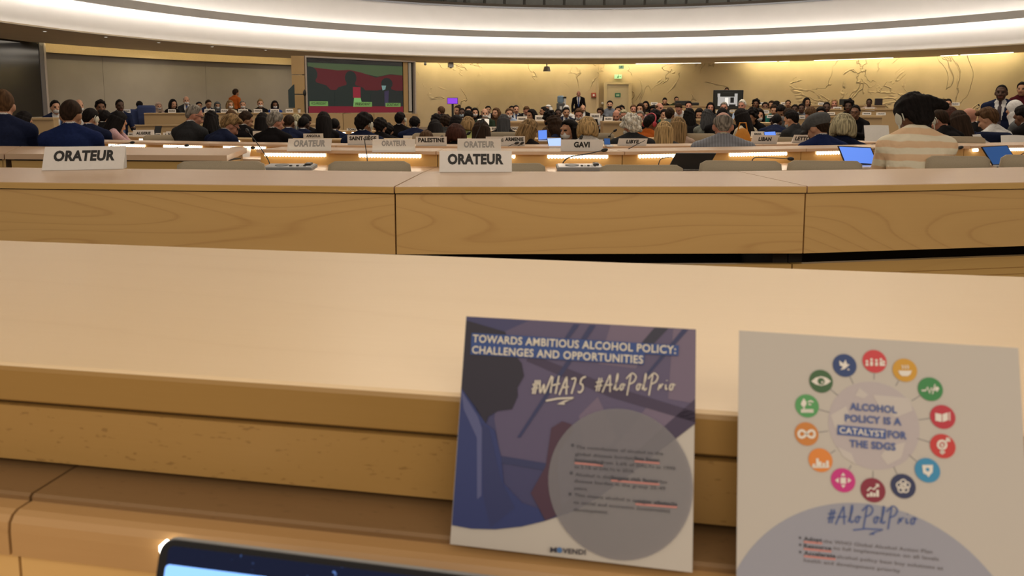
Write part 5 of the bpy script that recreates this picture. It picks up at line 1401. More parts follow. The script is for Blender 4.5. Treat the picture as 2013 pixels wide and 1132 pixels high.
def C_y(u): return {683: 7.55, 714: 7.45, 848: 7.2}.get(u, 7.3)
nameplate(714, 284.5, 7.3, 60, 19, 'SAINT-SIÈGE', 52, 7, 'white SAINT SIEGE name sign', back=-8, tdv=-3, group=C, z=.901)
nameplate(848, 286.5, 7.22, 60, 18, 'PALESTINE', 51, 8, 'white PALESTINE name sign', back=-6, tdv=-2, group=C, z=.901)
nameplate(1011, 286.5, 7.2, 42, 19, 'ARMENIE', 36, 6.5, 'white ARMENIE name sign', back=-6, tdv=-3, group=C, z=.901)
nameplate(973, 286.5, 7.35, 36, 18, 'LUXEMBOURG', 33, 5.5, 'name sign ending in RG, partly behind the third pale ORATEUR sign', back=-6, tdv=-2, group=C, z=.901)
nameplate(1242, 286, 7.28, 56, 14, 'LIBYE', 24, 6.5, 'white LIBYE name sign', back=-8, tdv=-.5, group=C, skewpx=2.5, z=.901)
nameplate(1502, 282.5, 7.75, 48, 17, 'LIBAN', 24, 7, 'white LIBAN name sign', back=-16, tdv=-.5, group=C, skewpx=2, z=.901)
nameplate(1583, 281, 7.9, 50, 16, 'LETTONIE', 42, 7, 'white LETTONIE name sign half behind the flat cap', back=-16, tdv=-.5, group=C, skewpx=3, z=.901)
D4 = 'name signs of the fourth row'
nameplate(616, 272, 8.9, 38, 9.5, 'ANGOLA', 27, 4.5, 'white ANGOLA name sign above the first pale ORATEUR sign', back=-6, tdv=0, group=D4, z=.861)
nameplate(508, 271.5, 8.9, 20, 14, 'AND', 11, 5, 'white sign starting with AND left of the first pale ORATEUR sign', back=-8, group=D4, z=.861)
nameplate(282, 268.5, 9.9, 38, 13, 'ALGERIE', 26, 5, 'white name sign with a country name beside the small black screen at left', back=12, group=D4, z=.861)
nameplate(222, 267, 10.1, 32, 11, 'ALBANIE', 24, 4, 'white name sign in front of the girl in pink', back=12, group=D4, z=.861)
nameplate(333, 269.5, 10.0, 12, 11, 'N', 4, 5, 'white sign cut by the charcoal suit', back=12, group=D4, z=.861)
nameplate(330, 268.5, 12.4, 18, 8, 'MALTE', 9, 3.5, 'small white sign behind the black screen at left', back=12, group=D4, z=.861)
nameplate(258, 267.5, 13.5, 12, 7, 'MALI', 7, 3, 'tiny white sign on the desk before the podium, left one', back=12, group=D4, z=.861)
nameplate(311, 268.8, 13.6, 10, 7, 'NIGER', 7, 3, 'tiny white sign on the desk before the podium, right one', back=12, group=D4, z=.861)
nameplate(1011, 257, 11.2, 30, 8, 'MONACO', 20, 4.5, 'white name sign beside the long dark grey hair', back=4, group=D4, z=.861)
nameplate(975, 257, 12.6, 40, 8, 'SUISSE', 16, 3.5, 'white name sign just left of the long dark grey hair', back=4, group=D4, z=.861)
nameplate(813, 271.5, 9.2, 40, 5, '', 1, 1, 'long white sign edge above the PALESTINE sign', back=4, group=D4, z=.861)
nameplate(620, 256, 11.8, 26, 5, 'TUNISIE', 20, 3.6, 'low white sign behind the shaven headed delegates', back=4, group=D4, z=.861)
nameplate(692, 257, 11.8, 20, 5, 'TCHAD', 16, 3.8, 'low white sign left of the SAINT SIEGE delegate', back=4, group=D4, z=.861)
nameplate(1490, 268.5, 10.6, 26, 10, 'BRESIL', 14, 3.5, 'white sign behind the LIBAN sign left of the blue screen', back=10, group=D4, z=.861)
nameplate(1532, 268.5, 10.8, 16, 8, 'CUBA', 10, 3, 'white sign behind the blue screen near the charcoal jacket', back=10, group=D4, z=.861)
FP = 'small name signs on the podium'
for u, v, w_, lab in ((248, 221, 15, 'leftmost podium sign before the low blue chair'), (338, 221, 14, 'podium sign before the black bob'), (412, 220.5, 19, 'podium sign before the person looking down sideways'), (441, 220.5, 13, 'podium sign before the cream jacket'), (478, 221, 18, 'podium sign below the orange sweater'), (507, 220.5, 16, 'podium sign before the black vest'), (540, 220.5, 16, 'podium sign before the blue jacket'), (569, 220, 14, 'rightmost podium sign beside the cup')):
    nameplate(u, 222, 19.55 + 1.2 * (u - 283) / 317, w_, 7, 'DELEGUE', w_ * .8, 2.6, 'small white ' + lab, back=8, group=FP, zfix=zat(222, 19.3))
FM = 'small white signs across the hall'
for u, v, y, w_, h, lab in ((1026, 239, 13.9, 20, 10, 'white sign below the blue tie in the middle'), (1061, 238.5, 13.9, 18, 12, 'white sign left of the curly profile'), (1170, 234, 13.9, 20, 11, 'white sign behind the GAVI blond bob'), (1196, 238.5, 13.9, 17, 9, 'white sign below the grey top and black mask'),
                            (1414, 221.5, 18.8, 11, 5, 'white sign below the grey monitor, left one'), (1439, 220, 18.9, 9, 4, 'white sign below the grey monitor, right one'), (1311, 236, 14.7, 11, 4.5, 'white sign on the green jacket side'), (1504.5, 223, 17.6, 14, 6, 'white sign below the white shirt on the upper tier'), (1515, 232, 15.8, 14, 6, 'white sign left of the charcoal jacket head'), (1475, 239, 13.6, 8, 6, 'white sign right of the cream sweater'),
                            (1496, 206, 23.9, 9, 5, 'topmost white sign left of the white shirt'), (1543, 207, 24.2, 15, 6, 'topmost white sign right of the shiny black hair'), (1614, 207.5, 23.9, 11, 6, 'topmost white sign left of the black clad delegate'), (1634, 225.5, 15.4, 14, 5, 'white sign before the black clad delegate'), (1646, 216, 18.9, 15, 6, 'white sign below the pink top on the upper tier'),
                            (1710, 217.5, 18.8, 17, 6, 'white sign below the pale top, upper one'), (1704, 226, 15.4, 16, 5.5, 'white sign on the desk right of the black sweater'), (1732, 226.5, 15.2, 17, 5.5, 'white sign on the desk left of the black puff'), (1577, 233.5, 13.2, 11, 6, 'white sign behind the charcoal jacket, lower one'), (1878, 207.5, 19.6, 15, 6, 'white sign right of the masked person in white'), (1286, 206, 22.8, 13, 5, 'pale sign right of the pink shawl on the top row')):
    nameplate(u, v, y, w_, h, 'DELEGUE', w_ * .7, h * .34, lab, back=8, group=FM)

# ================================================================== gooseneck microphones
def microphone(pts, y, label, head=4.5, r=.9, y1=None, dish=False):
    q = [at(u, v, y + ((y1 or y) - y) * i / (len(pts) - 1)) for i, (u, v) in enumerate(pts)]
    S = y / FPX; o = q[0]
    t = thing('gooseneck_microphone', label, 'microphone', o, 0, 'gooseneck microphones')
    q = [x - o for x in q]
    fine = []
    for i in range(len(q) - 1):
        p0, p1, p2, p3 = q[max(i - 1, 0)], q[i], q[i + 1], q[min(i + 2, len(q) - 1)]
        for j in range(6):
            s = j / 6
            fine.append(.5 * ((2 * p1) + (p2 - p0) * s + (2 * p0 - 5 * p1 + 4 * p2 - p3) * s * s + (3 * p1 - p0 - 3 * p2 + p3) * s ** 3))
    fine.append(q[-1])
    MB().tube(fine, r * S, seg=8, r1=r * S * .7).build('stalk', M_BLACK, t, smooth=True)
    if head:
        d_ = (fine[-1] - fine[-3]).normalized()
        b = MB(); b.ball((0, 0, 0), (head * S * .72, head * S * .72, head * S * 1.25), seg=14, rings=10, M=Matrix.Translation(fine[-1] + d_ * head * S * .8) @ d_.to_track_quat('Z', 'Y').to_matrix().to_4x4())
        o_ = b.build('windscreen', M_BLACK, t, smooth=True)
    b = MB(); b.cyl((0, 0, -.012), 2.6 * S, .02, seg=14); b.build('base', M_BLACK, t)
    return t
microphone([(530, 329), (528, 316), (511, 289), (488, 259)], 5.25, 'tall microphone stalk rising from the left console', head=4, r=1.2)
microphone([(723, 329), (721, 305), (716, 272)], 5.3, 'straight dark stalk before the second pale ORATEUR sign', head=0, r=1.1)
microphone([(925, 299), (936, 268), (946, 244)], 5.6, 'microphone before the third pale ORATEUR sign with a thick dark head', head=6, r=1.0)
microphone([(1105, 330), (1108, 318), (1122, 308), (1152, 303), (1184, 296)], 5.2, 'curved microphone in front of the GAVI sign', head=5.5, r=1.4)
microphone([(1294, 326), (1298, 314), (1308, 310), (1320, 309)], 5.2, 'microphone arc disappearing behind the black laptop', head=0, r=1.0)
microphone([(1478, 318), (1484, 310), (1510, 310), (1550, 312)], 5.1, 'horizontal microphone right of the black laptop', head=5.5, r=1.1)
microphone([(1690, 300), (1706, 296), (1725, 291.5)], 5.5, 'microphone head right of the open blue laptop, lower one', head=5, r=1.0)
microphone([(1700, 288), (1712, 284), (1726, 281)], 6.9, 'small microphone head above the open blue laptop, upper one', head=4, r=.8)
microphone([(1866, 300), (1874, 294), (1884, 291)], 5.5, 'microphone head right of the striped blazer', head=5, r=1.0)
microphone([(1962, 330), (1985, 318), (2020, 296)], 4.9, 'pale thin microphone stalk at far right', head=0, r=1.2)
microphone([(212, 290), (225, 285), (257, 280.5)], 7.4, 'low microphone across the first light strip at left', head=4, r=.8)
microphone([(330, 292), (345, 290), (364, 286.5)], 7.4, 'low microphone across the second light strip at left', head=4, r=.8)
microphone([(448, 293), (470, 291.5), (494, 290.5)], 7.2, 'low microphone across the third light strip at left', head=4, r=.8)
microphone([(990, 292), (1002, 286), (1013, 282)], 7.0, 'small microphone before the ARMENIE sign, left one', head=4, r=.7)
microphone([(1012, 292), (1018, 287), (1024, 283)], 7.05, 'small microphone before the ARMENIE sign, right one', head=3.5, r=.7)
microphone([(1228, 297), (1248, 286), (1268, 276)], 5.6, 'slanted microphone stalk crossing the LIBYE sign', head=0, r=.9)
microphone([(1132, 297.2), (1137, 284), (1141, 274)], 5.6, 'microphone head above the GAVI sign', head=4.5, r=.8)
microphone([(1490, 288), (1502, 288), (1513, 287.2)], 7.4, 'microphone head below the LIBAN sign', head=4, r=.8)
microphone([(912, 274), (915, 268), (919, 264)], 8.6, 'microphone head right of the reddish brown hair', head=4, r=.7)
microphone([(855, 275), (860, 271), (866, 269)], 8.8, 'microphone head on the light blue shirt', head=3, r=.7)
microphone([(1198, 268), (1202, 262), (1207, 258)], 8.2, 'microphone head left of the white hair', head=3.5, r=.7)
microphone([(1920, 214), (1926, 210), (1925, 207.5)], 19.5, 'thin microphone on the topmost desk behind the pink bald person', head=2, r=.5)

# ================================================================== consoles on the second row
def console(u0, u1, vb, y, label):
    a, c = at(u0, vb, y), at(u1, vb, y)
    w_ = c.x - a.x; z = .84
    t = thing('microphone_console', label, 'console', ((a.x + c.x) / 2, y, z), 0, 'microphone consoles')
    M = Matrix.Rotation(R_(5), 4, 'X')
    b = MB(); b.box(-w_ / 2, w_ / 2, -.07, .09, .006, .030, M=M); b.build('housing', M_GREYPL, t, bevel=.004)
    b = MB(); b.box(-w_ / 2 + .012, w_ / 2 - .012, -.062, .082, .030, .033, M=M); b.build('faceplate', M_SILVER, t)
    b = MB(); b.cyl((-w_ * .16, .01, .033), .045, .004, seg=24, M=M); b.build('speaker_grille', M_GREYPL, t)
    for i in range(5):
        b = MB(); x = w_ * (.02 + .07 * i); b.box(x, x + .016, -.03, -.012, .033, .039, M=M); b.build('button', M_WHITEPL if i % 2 else M_BLACK, t)
    b = MB(); b.box(w_ * .30, w_ * .43, .0, .06, .033, .045, M=M); b.build('card_reader', M_BLACK, t, bevel=.004)
    b = MB(); b.box(w_ * .34, w_ * .40, .015, .04, .045, .047, M=M); b.build('display', plain('console_lcd', (.35, .4, .5), .3), t)
console(521, 618, 331, 5.02, 'grey white microphone console at the foot of the tall stalk')
console(1094, 1184, 333, 5.02, 'grey white microphone console below the GAVI sign')

# ================================================================== laptops
def laptop(corners, y, dyb, label, screen, lid_back=False, name='laptop', base=True, zs=None, group=None):
    """corners: TL, TR, BR, BL of the lid in the photo; dyb: how far the hinge is before the top edge"""
    tl, tr = at(*corners[0], y + dyb), at(*corners[1], y + dyb); br, bl = at(*corners[2], y), at(*corners[3], y)
    o = (bl + br) / 2
    t = thing(name, label, 'laptop', o, 0, group)
    ex = (br - bl); W_ = ex.length; ex.normalize(); ez = ((tl + tr) / 2 - o); H_ = ez.length; ez.normalize(); en = ez.cross(ex).normalized()
    if en.y < 0: en = -en
    def q(x, z, d): return ex * x + ez * z + en * d
    def slab(x0, x1, z0, z1, d0, d1):
        b = MB(); vs = [q(x, z, d) for z in (z0, z1) for d in (d0, d1) for x in (x0, x1)]
        return b.add(vs, [(0, 2, 3, 1), (4, 5, 7, 6), (0, 1, 5, 4), (1, 3, 7, 5), (3, 2, 6, 7), (2, 0, 4, 6)])
    slab(-W_ / 2, W_ / 2, 0, H_, 0, .008).build('lid', M_BLACK if lid_back or True else M_SILVER, t)
    if not lid_back:
        m = .03 * W_
        slab(-W_ / 2 + m, W_ / 2 - m, m * 1.5, H_ - m, -.0015, 0).build('display', screen, t)
    d0 = -1 if not lid_back else 1
    b = MB(); b.box(-W_ / 2, W_ / 2, min(0, d0 * .2), max(0, d0 * .2), -.012, -.001); b.build('keyboard_base', M_SILVER if not lid_back else M_BLACK, t)
    return t
SB = emis('laptop_blue', (.10, .22, .72), .9); SBD = emis('laptop_darkblue', (.018, .07, .22), .6); SLB = emis('laptop_lightblue', (.35, .50, .85), .9)
t = laptop(((1646, 288), (1713, 288), (1727, 325), (1661, 322)), 5.02, .05, 'open laptop with bright blue display left of the striped blazer', SB)
d_ = [c for c in t.children if c.name.startswith('display')][0]
b = MB()
laptop(((1327, 301), (1411, 301), (1390, 333), (1312, 333)), 5.0, -.03, 'black laptop lid seen from behind on the second row', M_BLACK, lid_back=True)
laptop(((1930, 287), (1979, 287), (2003, 322), (1952, 325)), 5.0, .05, 'laptop with dark blue display at far right', SBD)
LG = 'small laptops among the delegates'
laptop(((1057, 256), (1076, 255), (1076, 274), (1058, 275)), 8.6, .04, 'blue laptop display before the curly profile', SB, group=LG)
laptop(((1074, 272), (1104, 270), (1106, 288), (1078, 289)), 7.1, .04, 'light blue laptop display under the gesturing hands', SLB, group=LG)
laptop(((1186, 272), (1200, 272), (1200, 284), (1188, 284)), 7.0, .04, 'blue laptop display right of the GAVI blond bob', SBD, group=LG)
laptop(((1500, 259), (1526, 258), (1526, 268), (1503, 269)), 9.6, .03, 'bright blue display behind the LIBAN sign', SB, group=LG)
laptop(((304, 247), (319, 248), (314, 268), (301, 268)), 10.6, .04, 'small black screen standing on the left desks', M_SCREENBLACK, group=LG)
# ================================================================== other screens
def stand_monitor(u0, u1, v0, v1, y, label, mat, name='monitor', pole=True, frame=M_BLACK, m=.035):
    a, c = at(u0, v1, y), at(u1, v0, y); w_ = c.x - a.x; h = c.z - a.z; zf = floor_z(y)
    t = thing(name, label, 'monitor', ((a.x + c.x) / 2, y, zf))
    z0 = a.z - zf
    b = MB(); b.box(-w_ / 2, w_ / 2, 0, .06, z0, z0 + h); b.build('casing', frame, t, bevel=.01)
    b = MB(); b.box(-w_ / 2 + m * w_, w_ / 2 - m * w_, -.004, 0, z0 + m * w_, z0 + h - m * w_); b.build('display', mat, t)
    if pole:
        b = MB(); b.cyl((0, .04, 0), .03, z0 + .05, seg=10); b.cyl((0, .04, 0), .22, .02); b.build('stand', M_BLACK, t)
    return t, w_, h, z0
stand_monitor(879, 900, 192, 204.5, 20.5, 'small bright purple monitor on a pole before the plaster wall', emis('purple_screen', (.18, .04, .55), .9))
t, w_, h, z0 = stand_monitor(1402, 1462, 177, 215, 19.2, 'large black monitor with grey page on the far right tier', plain('monitor_dark', (.02, .022, .02), .3))
G1 = emis('page_grey', (.30, .30, .30), .8); G2 = emis('page_white', (.62, .62, .60), .8)
def mp(x0, x1, y0, y1, mat, d, nm):
    b = MB(); b.box(-w_ / 2 + w_ * x0, -w_ / 2 + w_ * x1, d, d + .002, z0 + h * y0, z0 + h * y1); b.build(nm, mat, t)
mp(.14, .80, .18, .66, G1, -.008, 'page'); mp(.13, .22, .64, .82, G1, -.008, 'page'); mp(.70, .80, .64, .82, G1, -.008, 'page')
mp(.38, .49, .18, .60, G2, -.011, 'page_column'); mp(.56, .68, .34, .62, M_SCREENBLACK, -.011, 'page_picture'); mp(.52, .74, .18, .26, M_SCREENBLACK, -.011, 'page_picture'); mp(.30, .66, .84, .88, plain('page_bar', (.04, .045, .045), .4), -.008, 'title_bar')
stand_monitor(1651, 1667, 195, 206.5, 22.6, 'small black monitor on the top row beside the dark afro', plain('monitor_dark2', (.03, .03, .025), .3), pole=False)
stand_monitor(1720.5, 1735.5, 193.5, 207, 22.8, 'small dark picture screen left of the black puff', plain('monitor_dark3', (.03, .02, .025), .3), pole=False)
# ================================================================== water cooler, bottles, cup, cases, papers, bags
P = at(1102, 221, 31.0); zf = floor_z(31.0); S = 31.0 / FPX
t = thing('water_cooler', 'water cooler with blue bottle beside the standing bald person', 'water cooler', (P.x, 31.0, zf))
zt, zm = zat(188, 31) - zf, zat(203, 31) - zf
b = MB(); b.box(-.16, .16, -.16, .16, 0, zm); b.build('cabinet', plain('cooler_grey', (.09, .09, .09), .5), t, bevel=.02)
b = MB(); b.cyl((0, 0, zm), .10, .04); b.cyl((0, 0, zm + .04), .135, zt - zm - .08, seg=24); b.cyl((0, 0, zt - .04), .135, .04, r1=.09); b.build('bottle', plain('cooler_bottle', (.20, .30, .40), .2), t, smooth=False)
b = MB(); b.box(-.05, .05, -.2, -.16, zm - .25, zm - .12); b.build('tap', M_WHITEPL, t)
P = at(1111.5, 206, 30.6)
t = thing('cup_dispenser', 'white cup tube with dark lid beside the water cooler', 'dispenser', (P.x, 30.9, floor_z(30.9)))
b = MB(); b.cyl((0, 0, zat(206, 30.9) - floor_z(30.9)), .05, zat(193, 30.9) - zat(206, 30.9)); b.build('tube', M_WHITEPL, t)
b = MB(); b.cyl((0, 0, zat(193.5, 30.9) - floor_z(30.9)), .06, .07); b.build('lid', M_BLACK, t)
b = MB(); b.cyl((0, 0, 0), .03, zat(206, 30.9) - floor_z(30.9)); b.cyl((0, 0, 0), .15, .02); b.build('stand', M_GREYPL, t)
def cup(u, v, y, label, z=None):
    P = at(u, v, y); z = z if z is not None else P.z
    t = thing('paper_cup', label, 'cup', (P.x, y, z))
    b = MB(); b.cyl((0, 0, 0), .03, .09, r1=.04); b.build('cup_body', M_PAPER, t)
    b = MB(); b.cyl((0, 0, .09), .043, .015); b.build('lid', M_BLACK, t)
cup(588, 221.5, 19.9, 'white cup with dark lid right of the last podium sign', z=zat(222, 19.3))
P = at(1350, 207, 25.4)
t = thing('black_case', 'long black case lying on the topmost desk', 'case', (P.x, 25.45, zat(207.5, 25.2)))
w_ = 46 * 25.4 / FPX
b = MB(); b.box(-w_ / 2, w_ / 2, -.12, .15, 0, .10); b.build('case_body', M_BLACK, t, bevel=.02)
b = MB(); b.box(-w_ / 2 + .02, w_ * .1, -.08, .11, .10, .16); b.build('lid', M_BLACK, t, bevel=.02)
def paper(u, v, y, w_, d, label, z, rz=0, tilt=0):
    P = at(u, v, y)
    t = thing('paper_sheet', label, 'paper', (P.x, y, z), rz, 'loose papers on the desks')
    M = Matrix.Rotation(R_(tilt), 4, 'X')
    b = MB(); n = 6
    vs = []; fs = []
    for k in (0, 1):
        for j in range(n + 1):
            for i in range(n + 1):
                x = (i / n - .5) * w_; y_ = (j / n - .5) * d
                vs.append(M @ Vector((x, y_, .004 + .010 * math.sin(i / n * 3) * (j / n) + (.0012 if k else 0))))
    o_ = (n + 1) ** 2
    for j in range(n):
        for i in range(n):
            a = j * (n + 1) + i; fs += [(a + o_, a + 1 + o_, a + n + 2 + o_, a + n + 1 + o_), (a, a + n + 1, a + n + 2, a + 1)]
    b.add(vs, fs); o = b.build('sheet', M_PAPER, t)
paper(1998, 298, 5.05, .24, .3, 'white papers at the right edge beside the dark blue display', .845, .2, 25)
paper(1305, 322, 5.1, .16, .1, 'dark grey papers left of the black laptop', .845, .1, 8)
paper(912, 287.5, 7.0, .16, .2, 'white papers between PALESTINE and the third pale ORATEUR sign', .79, .3, 30)
paper(470, 284, 7.4, .2, .25, 'white papers before the blond reader', .80, .2, 30)
paper(282, 289, 7.6, .18, .2, 'white papers on the left desk below the light strips', .80, .2, 20)
paper(1940, 268, 7.2, .21, .28, 'white booklet in the hands of the white shirt reader', .88, .5, 55)
paper(1995, 266, 7.1, .2, .3, 'white open file at the right edge', .86, -.4, 60)
paper(1725, 262, 8.6, .26, .34, 'pale upright folder left of the striped blazer', .90, -.2, 62)
paper(950, 233.5, 13.3, .2, .2, 'white papers handed over before the dark green jacket', 1.0, 0, 30)
P = at(1466, 284, 7.6)
t = thing('orange_bag', 'bright orange bag left of the LIBAN sign', 'bag', (at(1462, 284, 7.7).x, 7.75, .78))
b = MB(); b.ball((0, 0, .13), (.085, .06, .14), seg=16, rings=12); b.ball((.04, 0, .09), (.07, .055, .10)); b.build('pouch', plain('orange_cloth', (.55, .22, .02), .7, bump=.3), t, smooth=True)
b = MB(); b.tube([(-.05, 0, .24), (-.03, 0, .32), (.03, 0, .32), (.05, 0, .22)], .007); b.build('strap', plain('orange_cloth', (.55, .22, .02), .7), t)
def coat(u, v, y, w_, label):
    P = at(u, v, y); zf = floor_z(y)
    t = thing('hanging_jacket', label, 'jacket', (P.x, y, zf))
    pr = Prims(); z = P.z - zf
    pr.cap(Vector((-w_ * .3, 0, z - .04)), Vector((w_ * .3, 0, z - .04)), .06, .05, 0); pr.cap(Vector((-w_ * .36, .02, z - .1)), Vector((-w_ * .42, .04, z - .42)), .06, .05, 0)
    pr.cap(Vector((w_ * .33, .02, z - .1)), Vector((w_ * .42, .04, z - .5)), .06, .06, 0); pr.ell((0, .02, z - .28), (w_ * .45, .07, .28), 0)
    me = skin_union(pr.mesh(), .012); me.materials.clear(); me.materials.append(cloth_mat('navy'))
    o = bpy.data.objects.new('jacket_body', me); COL.objects.link(o); o.parent = t
    b = MB(); b.box(-w_ * .2, w_ * .2, -.0, .05, 0, z - .3); b.build('chair_post', M_SILVER, t)
coat(1955, 262, 7.3, .42, 'dark navy jacket hung over a chair below the standing navy suit')

# ================================================================== near laptop
tl = at(316, 1056, .50); e1 = at(905, 1129, .475) - tl; e1.normalize()
W_, H_ = .304, .208
dwn = Vector((0, -.26, -.966)); dwn = (dwn - e1 * dwn.dot(e1)).normalized(); nrm = e1.cross(dwn).normalized()
if nrm.y < 0: nrm = -nrm
t = thing('laptop', 'open laptop in the foreground, dark rounded display corner at the bottom edge', 'laptop', tl + dwn * H_ + e1 * W_ / 2)
o0 = Vector(t.location)
def lq(x, d, n_): return tl + e1 * x + dwn * d + nrm * n_ - o0
def rrect(x0, x1, d0, d1, r, n_=8):
    out = []
    for cx, cy, a0 in ((x0 + r, d0 + r, 180), (x1 - r, d0 + r, 270), (x1 - r, d1 - r, 0), (x0 + r, d1 - r, 90)):
        for i in range(n_ + 1):
            a = R_(a0 + 90 * i / n_); out.append((cx + r * math.cos(a), cy + r * math.sin(a)))
    return out
def slab(poly, n0, n1):
    k = len(poly); vs = [lq(x, d, n0) for x, d in poly] + [lq(x, d, n1) for x, d in poly]
    return MB().add(vs, [tuple(range(k)), tuple(range(k, 2 * k))[::-1]] + [(i, (i + 1) % k, k + (i + 1) % k, k + i) for i in range(k)])
slab(rrect(0, W_, 0, H_, .011), .0015, .0055).build('lid', M_GREYPL, t)
slab(rrect(.0006, W_ - .0006, .0006, H_ - .001, .0105), -.0002, .0015).build('bezel', plain('laptop_bezel', (.006, .006, .008), .25), t)
def lapscreen():
    m, nt, b = newmat('laptop_wallpaper'); N = nt.nodes.new
    tc = N('ShaderNodeTexCoord')
    n = N('ShaderNodeTexNoise'); n.inputs['Scale'].default_value = 260; n.inputs['Detail'].default_value = 1; L(nt, tc.outputs['Object'], n.inputs['Vector'])
    r = N('ShaderNodeValToRGB'); e = r.color_ramp.elements; e[0].position = .70; e[0].color = (.002, .004, .014, 1); e[1].position = .80; e[1].color = (.10, .20, .5, 1)
    n2 = N('ShaderNodeTexNoise'); n2.inputs['Scale'].default_value = 9; L(nt, tc.outputs['Object'], n2.inputs['Vector'])
    r2 = N('ShaderNodeValToRGB'); r2.color_ramp.elements[0].color = (.002, .003, .012, 1); r2.color_ramp.elements[1].color = (.002, .004, .014, 1); r2.color_ramp.elements[0].position = .35; r2.color_ramp.elements[1].position = .65
    L(nt, n2.outputs['Fac'], r2.inputs['Fac']); L(nt, n.outputs['Fac'], r.inputs['Fac'])
    mx = N('ShaderNodeMixRGB'); mx.blend_type = 'ADD'; mx.inputs[0].default_value = .6; L(nt, r.outputs['Color'], mx.inputs[1]); L(nt, r2.outputs['Color'], mx.inputs[2])
    L(nt, mx.outputs[0], b.inputs['Emission Color']); b.inputs['Emission Strength'].default_value = 1.0
    b.inputs['Base Color'].default_value = (.004, .005, .01, 1); b.inputs['Roughness'].default_value = .3; b.inputs['Specular IOR Level'].default_value = .15
    return m
slab(rrect(.007, W_ - .007, .0045, H_ - .012, .004), -.0006, -.0002).build('display', lapscreen(), t)
o = slab(rrect(.0068, .082, .0165, H_ - .03, .003), -.0010, -.0006).build('window_pane', emis('laptop_window', (.18, .40, .95), 1.0), t); o['label'] = 'bright blue window on the display'
o = slab([(.082, .0175), (.12, .0195), (.15, .0215), (.15, .05), (.082, .05)], -.0009, -.0006).build('window_pane', emis('laptop_window2', (.03, .08, .32), 1.0), t)
hb = tl + dwn * H_ - o0
b = MB(); vs = []
for z in (-.014, -.002):
    for x, y_ in ((0, 0), (W_, 0), (W_, -.21), (0, -.21)):
        p_ = hb + e1 * x + Vector((0, y_, 0)); p_.z = hb.z + z; vs.append(p_)
b.add(vs, [(0, 1, 2, 3), (7, 6, 5, 4), (0, 4, 5, 1), (1, 5, 6, 2), (2, 6, 7, 3), (3, 7, 4, 0)]); b.build('keyboard_base', M_SILVER, t)

# ================================================================== the two printed cards
def homography(src):      # photo corners TL, TR, BR, BL -> unit square (0,1),(1,1),(1,0),(0,0)
    dst = [(0, 1), (1, 1), (1, 0), (0, 0)]; A = []; bb = []
    for (x, y), (X, Y) in zip(src, dst):
        A.append([x, y, 1, 0, 0, 0, -X * x, -X * y]); bb.append(X)
        A.append([0, 0, 0, x, y, 1, -Y * x, -Y * y]); bb.append(Y)
    h = np.append(np.linalg.solve(np.array(A, float), np.array(bb, float)), 1).reshape(3, 3)
    def f(x, y):
        q = h @ np.array([x, y, 1.0]); return q[0] / q[2], q[1] / q[2]
    return f
class Card:
    def __init__(s, TL, TR, BL, BR, px, label, name):
        s.o = Vector(BL); s.ex = Vector(BR) - s.o; s.W = s.ex.length; s.ex.normalize()
        s.ez = ((Vector(TL) - Vector(BL)) + (Vector(TR) - Vector(BR))) / 2; s.ez -= s.ex * s.ez.dot(s.ex); s.H = s.ez.length; s.ez.normalize()
        s.en = s.ex.cross(s.ez)           # towards us
        if s.en.y > 0: s.en = -s.en
        s.pw = math.hypot(px[1][0] - px[0][0], px[1][1] - px[0][1]); s.t = thing(name, label, 'card', s.o, 0, 'printed square cards on the desk'); s.h = homography(px)
    def p(s, x, z, d): return s.ex * x + s.ez * z + s.en * d
    def px(s, u, v):
        a, b_ = s.h(u, v); return a * s.W, b_ * s.H
    def poly(s, pts, layer, mat, name, parent=None, local=False, label=None):
        q = pts if local else [s.px(*z) for z in pts]; k = len(q); d = .0004 + .00022 * layer
        vs = [s.p(x, z, d) for x, z in q] + [s.p(x, z, d - .0002) for x, z in q]
        o = MB().add(vs, [tuple(range(k)), tuple(range(k, 2 * k))[::-1]] + [(i, (i + 1) % k, k + (i + 1) % k, k + i) for i in range(k)]).build(name, mat, parent or s.t)
        if label: o['label'] = label
        return o
    def strokes(s, lines, wpx, layer, mat, name, parent=None):
        b = MB(); r = wpx * s.W / s.pw; d = .0004 + .00022 * layer
        for ln in lines:
            q = [s.px(*z) for z in ln]
            L_ = []
            for i, (x, z) in enumerate(q):
                x0, z0 = q[max(i - 1, 0)]; x1, z1 = q[min(i + 1, len(q) - 1)]
                tx, tz = x1 - x0, z1 - z0; n_ = math.hypot(tx, tz) or 1; L_.append((x - tz / n_ * r / 2, z + tx / n_ * r / 2, x + tz / n_ * r / 2, z - tx / n_ * r / 2))
            vs = []
            for a in L_: vs += [s.p(a[0], a[1], d), s.p(a[2], a[3], d)]
            b.add(vs, [(2 * i, 2 * i + 1, 2 * i + 3, 2 * i + 2) for i in range(len(L_) - 1)])
        return b.build(name, mat, parent or s.t)
    def text(s, txt, u0, u1, v0, v1, hpx, layer, mat, name='lettering', bold=.0, parent=None):
        (x0, z0), (x1, z1) = s.px(u0, v0), s.px(u1, v1); hh = hpx * s.W / s.pw
        tv, tf = text_mesh(txt, x1 - x0, hh, bold); d = .0004 + .00022 * layer
        sl = (z1 - z0) / (x1 - x0); xm, zm = (x0 + x1) / 2, (z0 + z1) / 2
        return MB().add([s.p(xm + x, zm + z + sl * x, d) for x, _, z in tv], tf).build(name, mat, parent or s.t)
    def disc(s, u, v, rpx, layer, mat, name, n=40, parent=None, clip=None):
        x, z = s.px(u, v); r = rpx * s.W / 470
        q = [(x + r * math.cos(2 * PI * i / n), z + r * math.sin(2 * PI * i / n)) for i in range(n)]
        if clip: q = [(min(max(a, clip[0]), clip[1]), min(max(c, clip[2]), clip[3])) for a, c in q]
        return s.poly(q, layer, mat, name, parent, local=True)
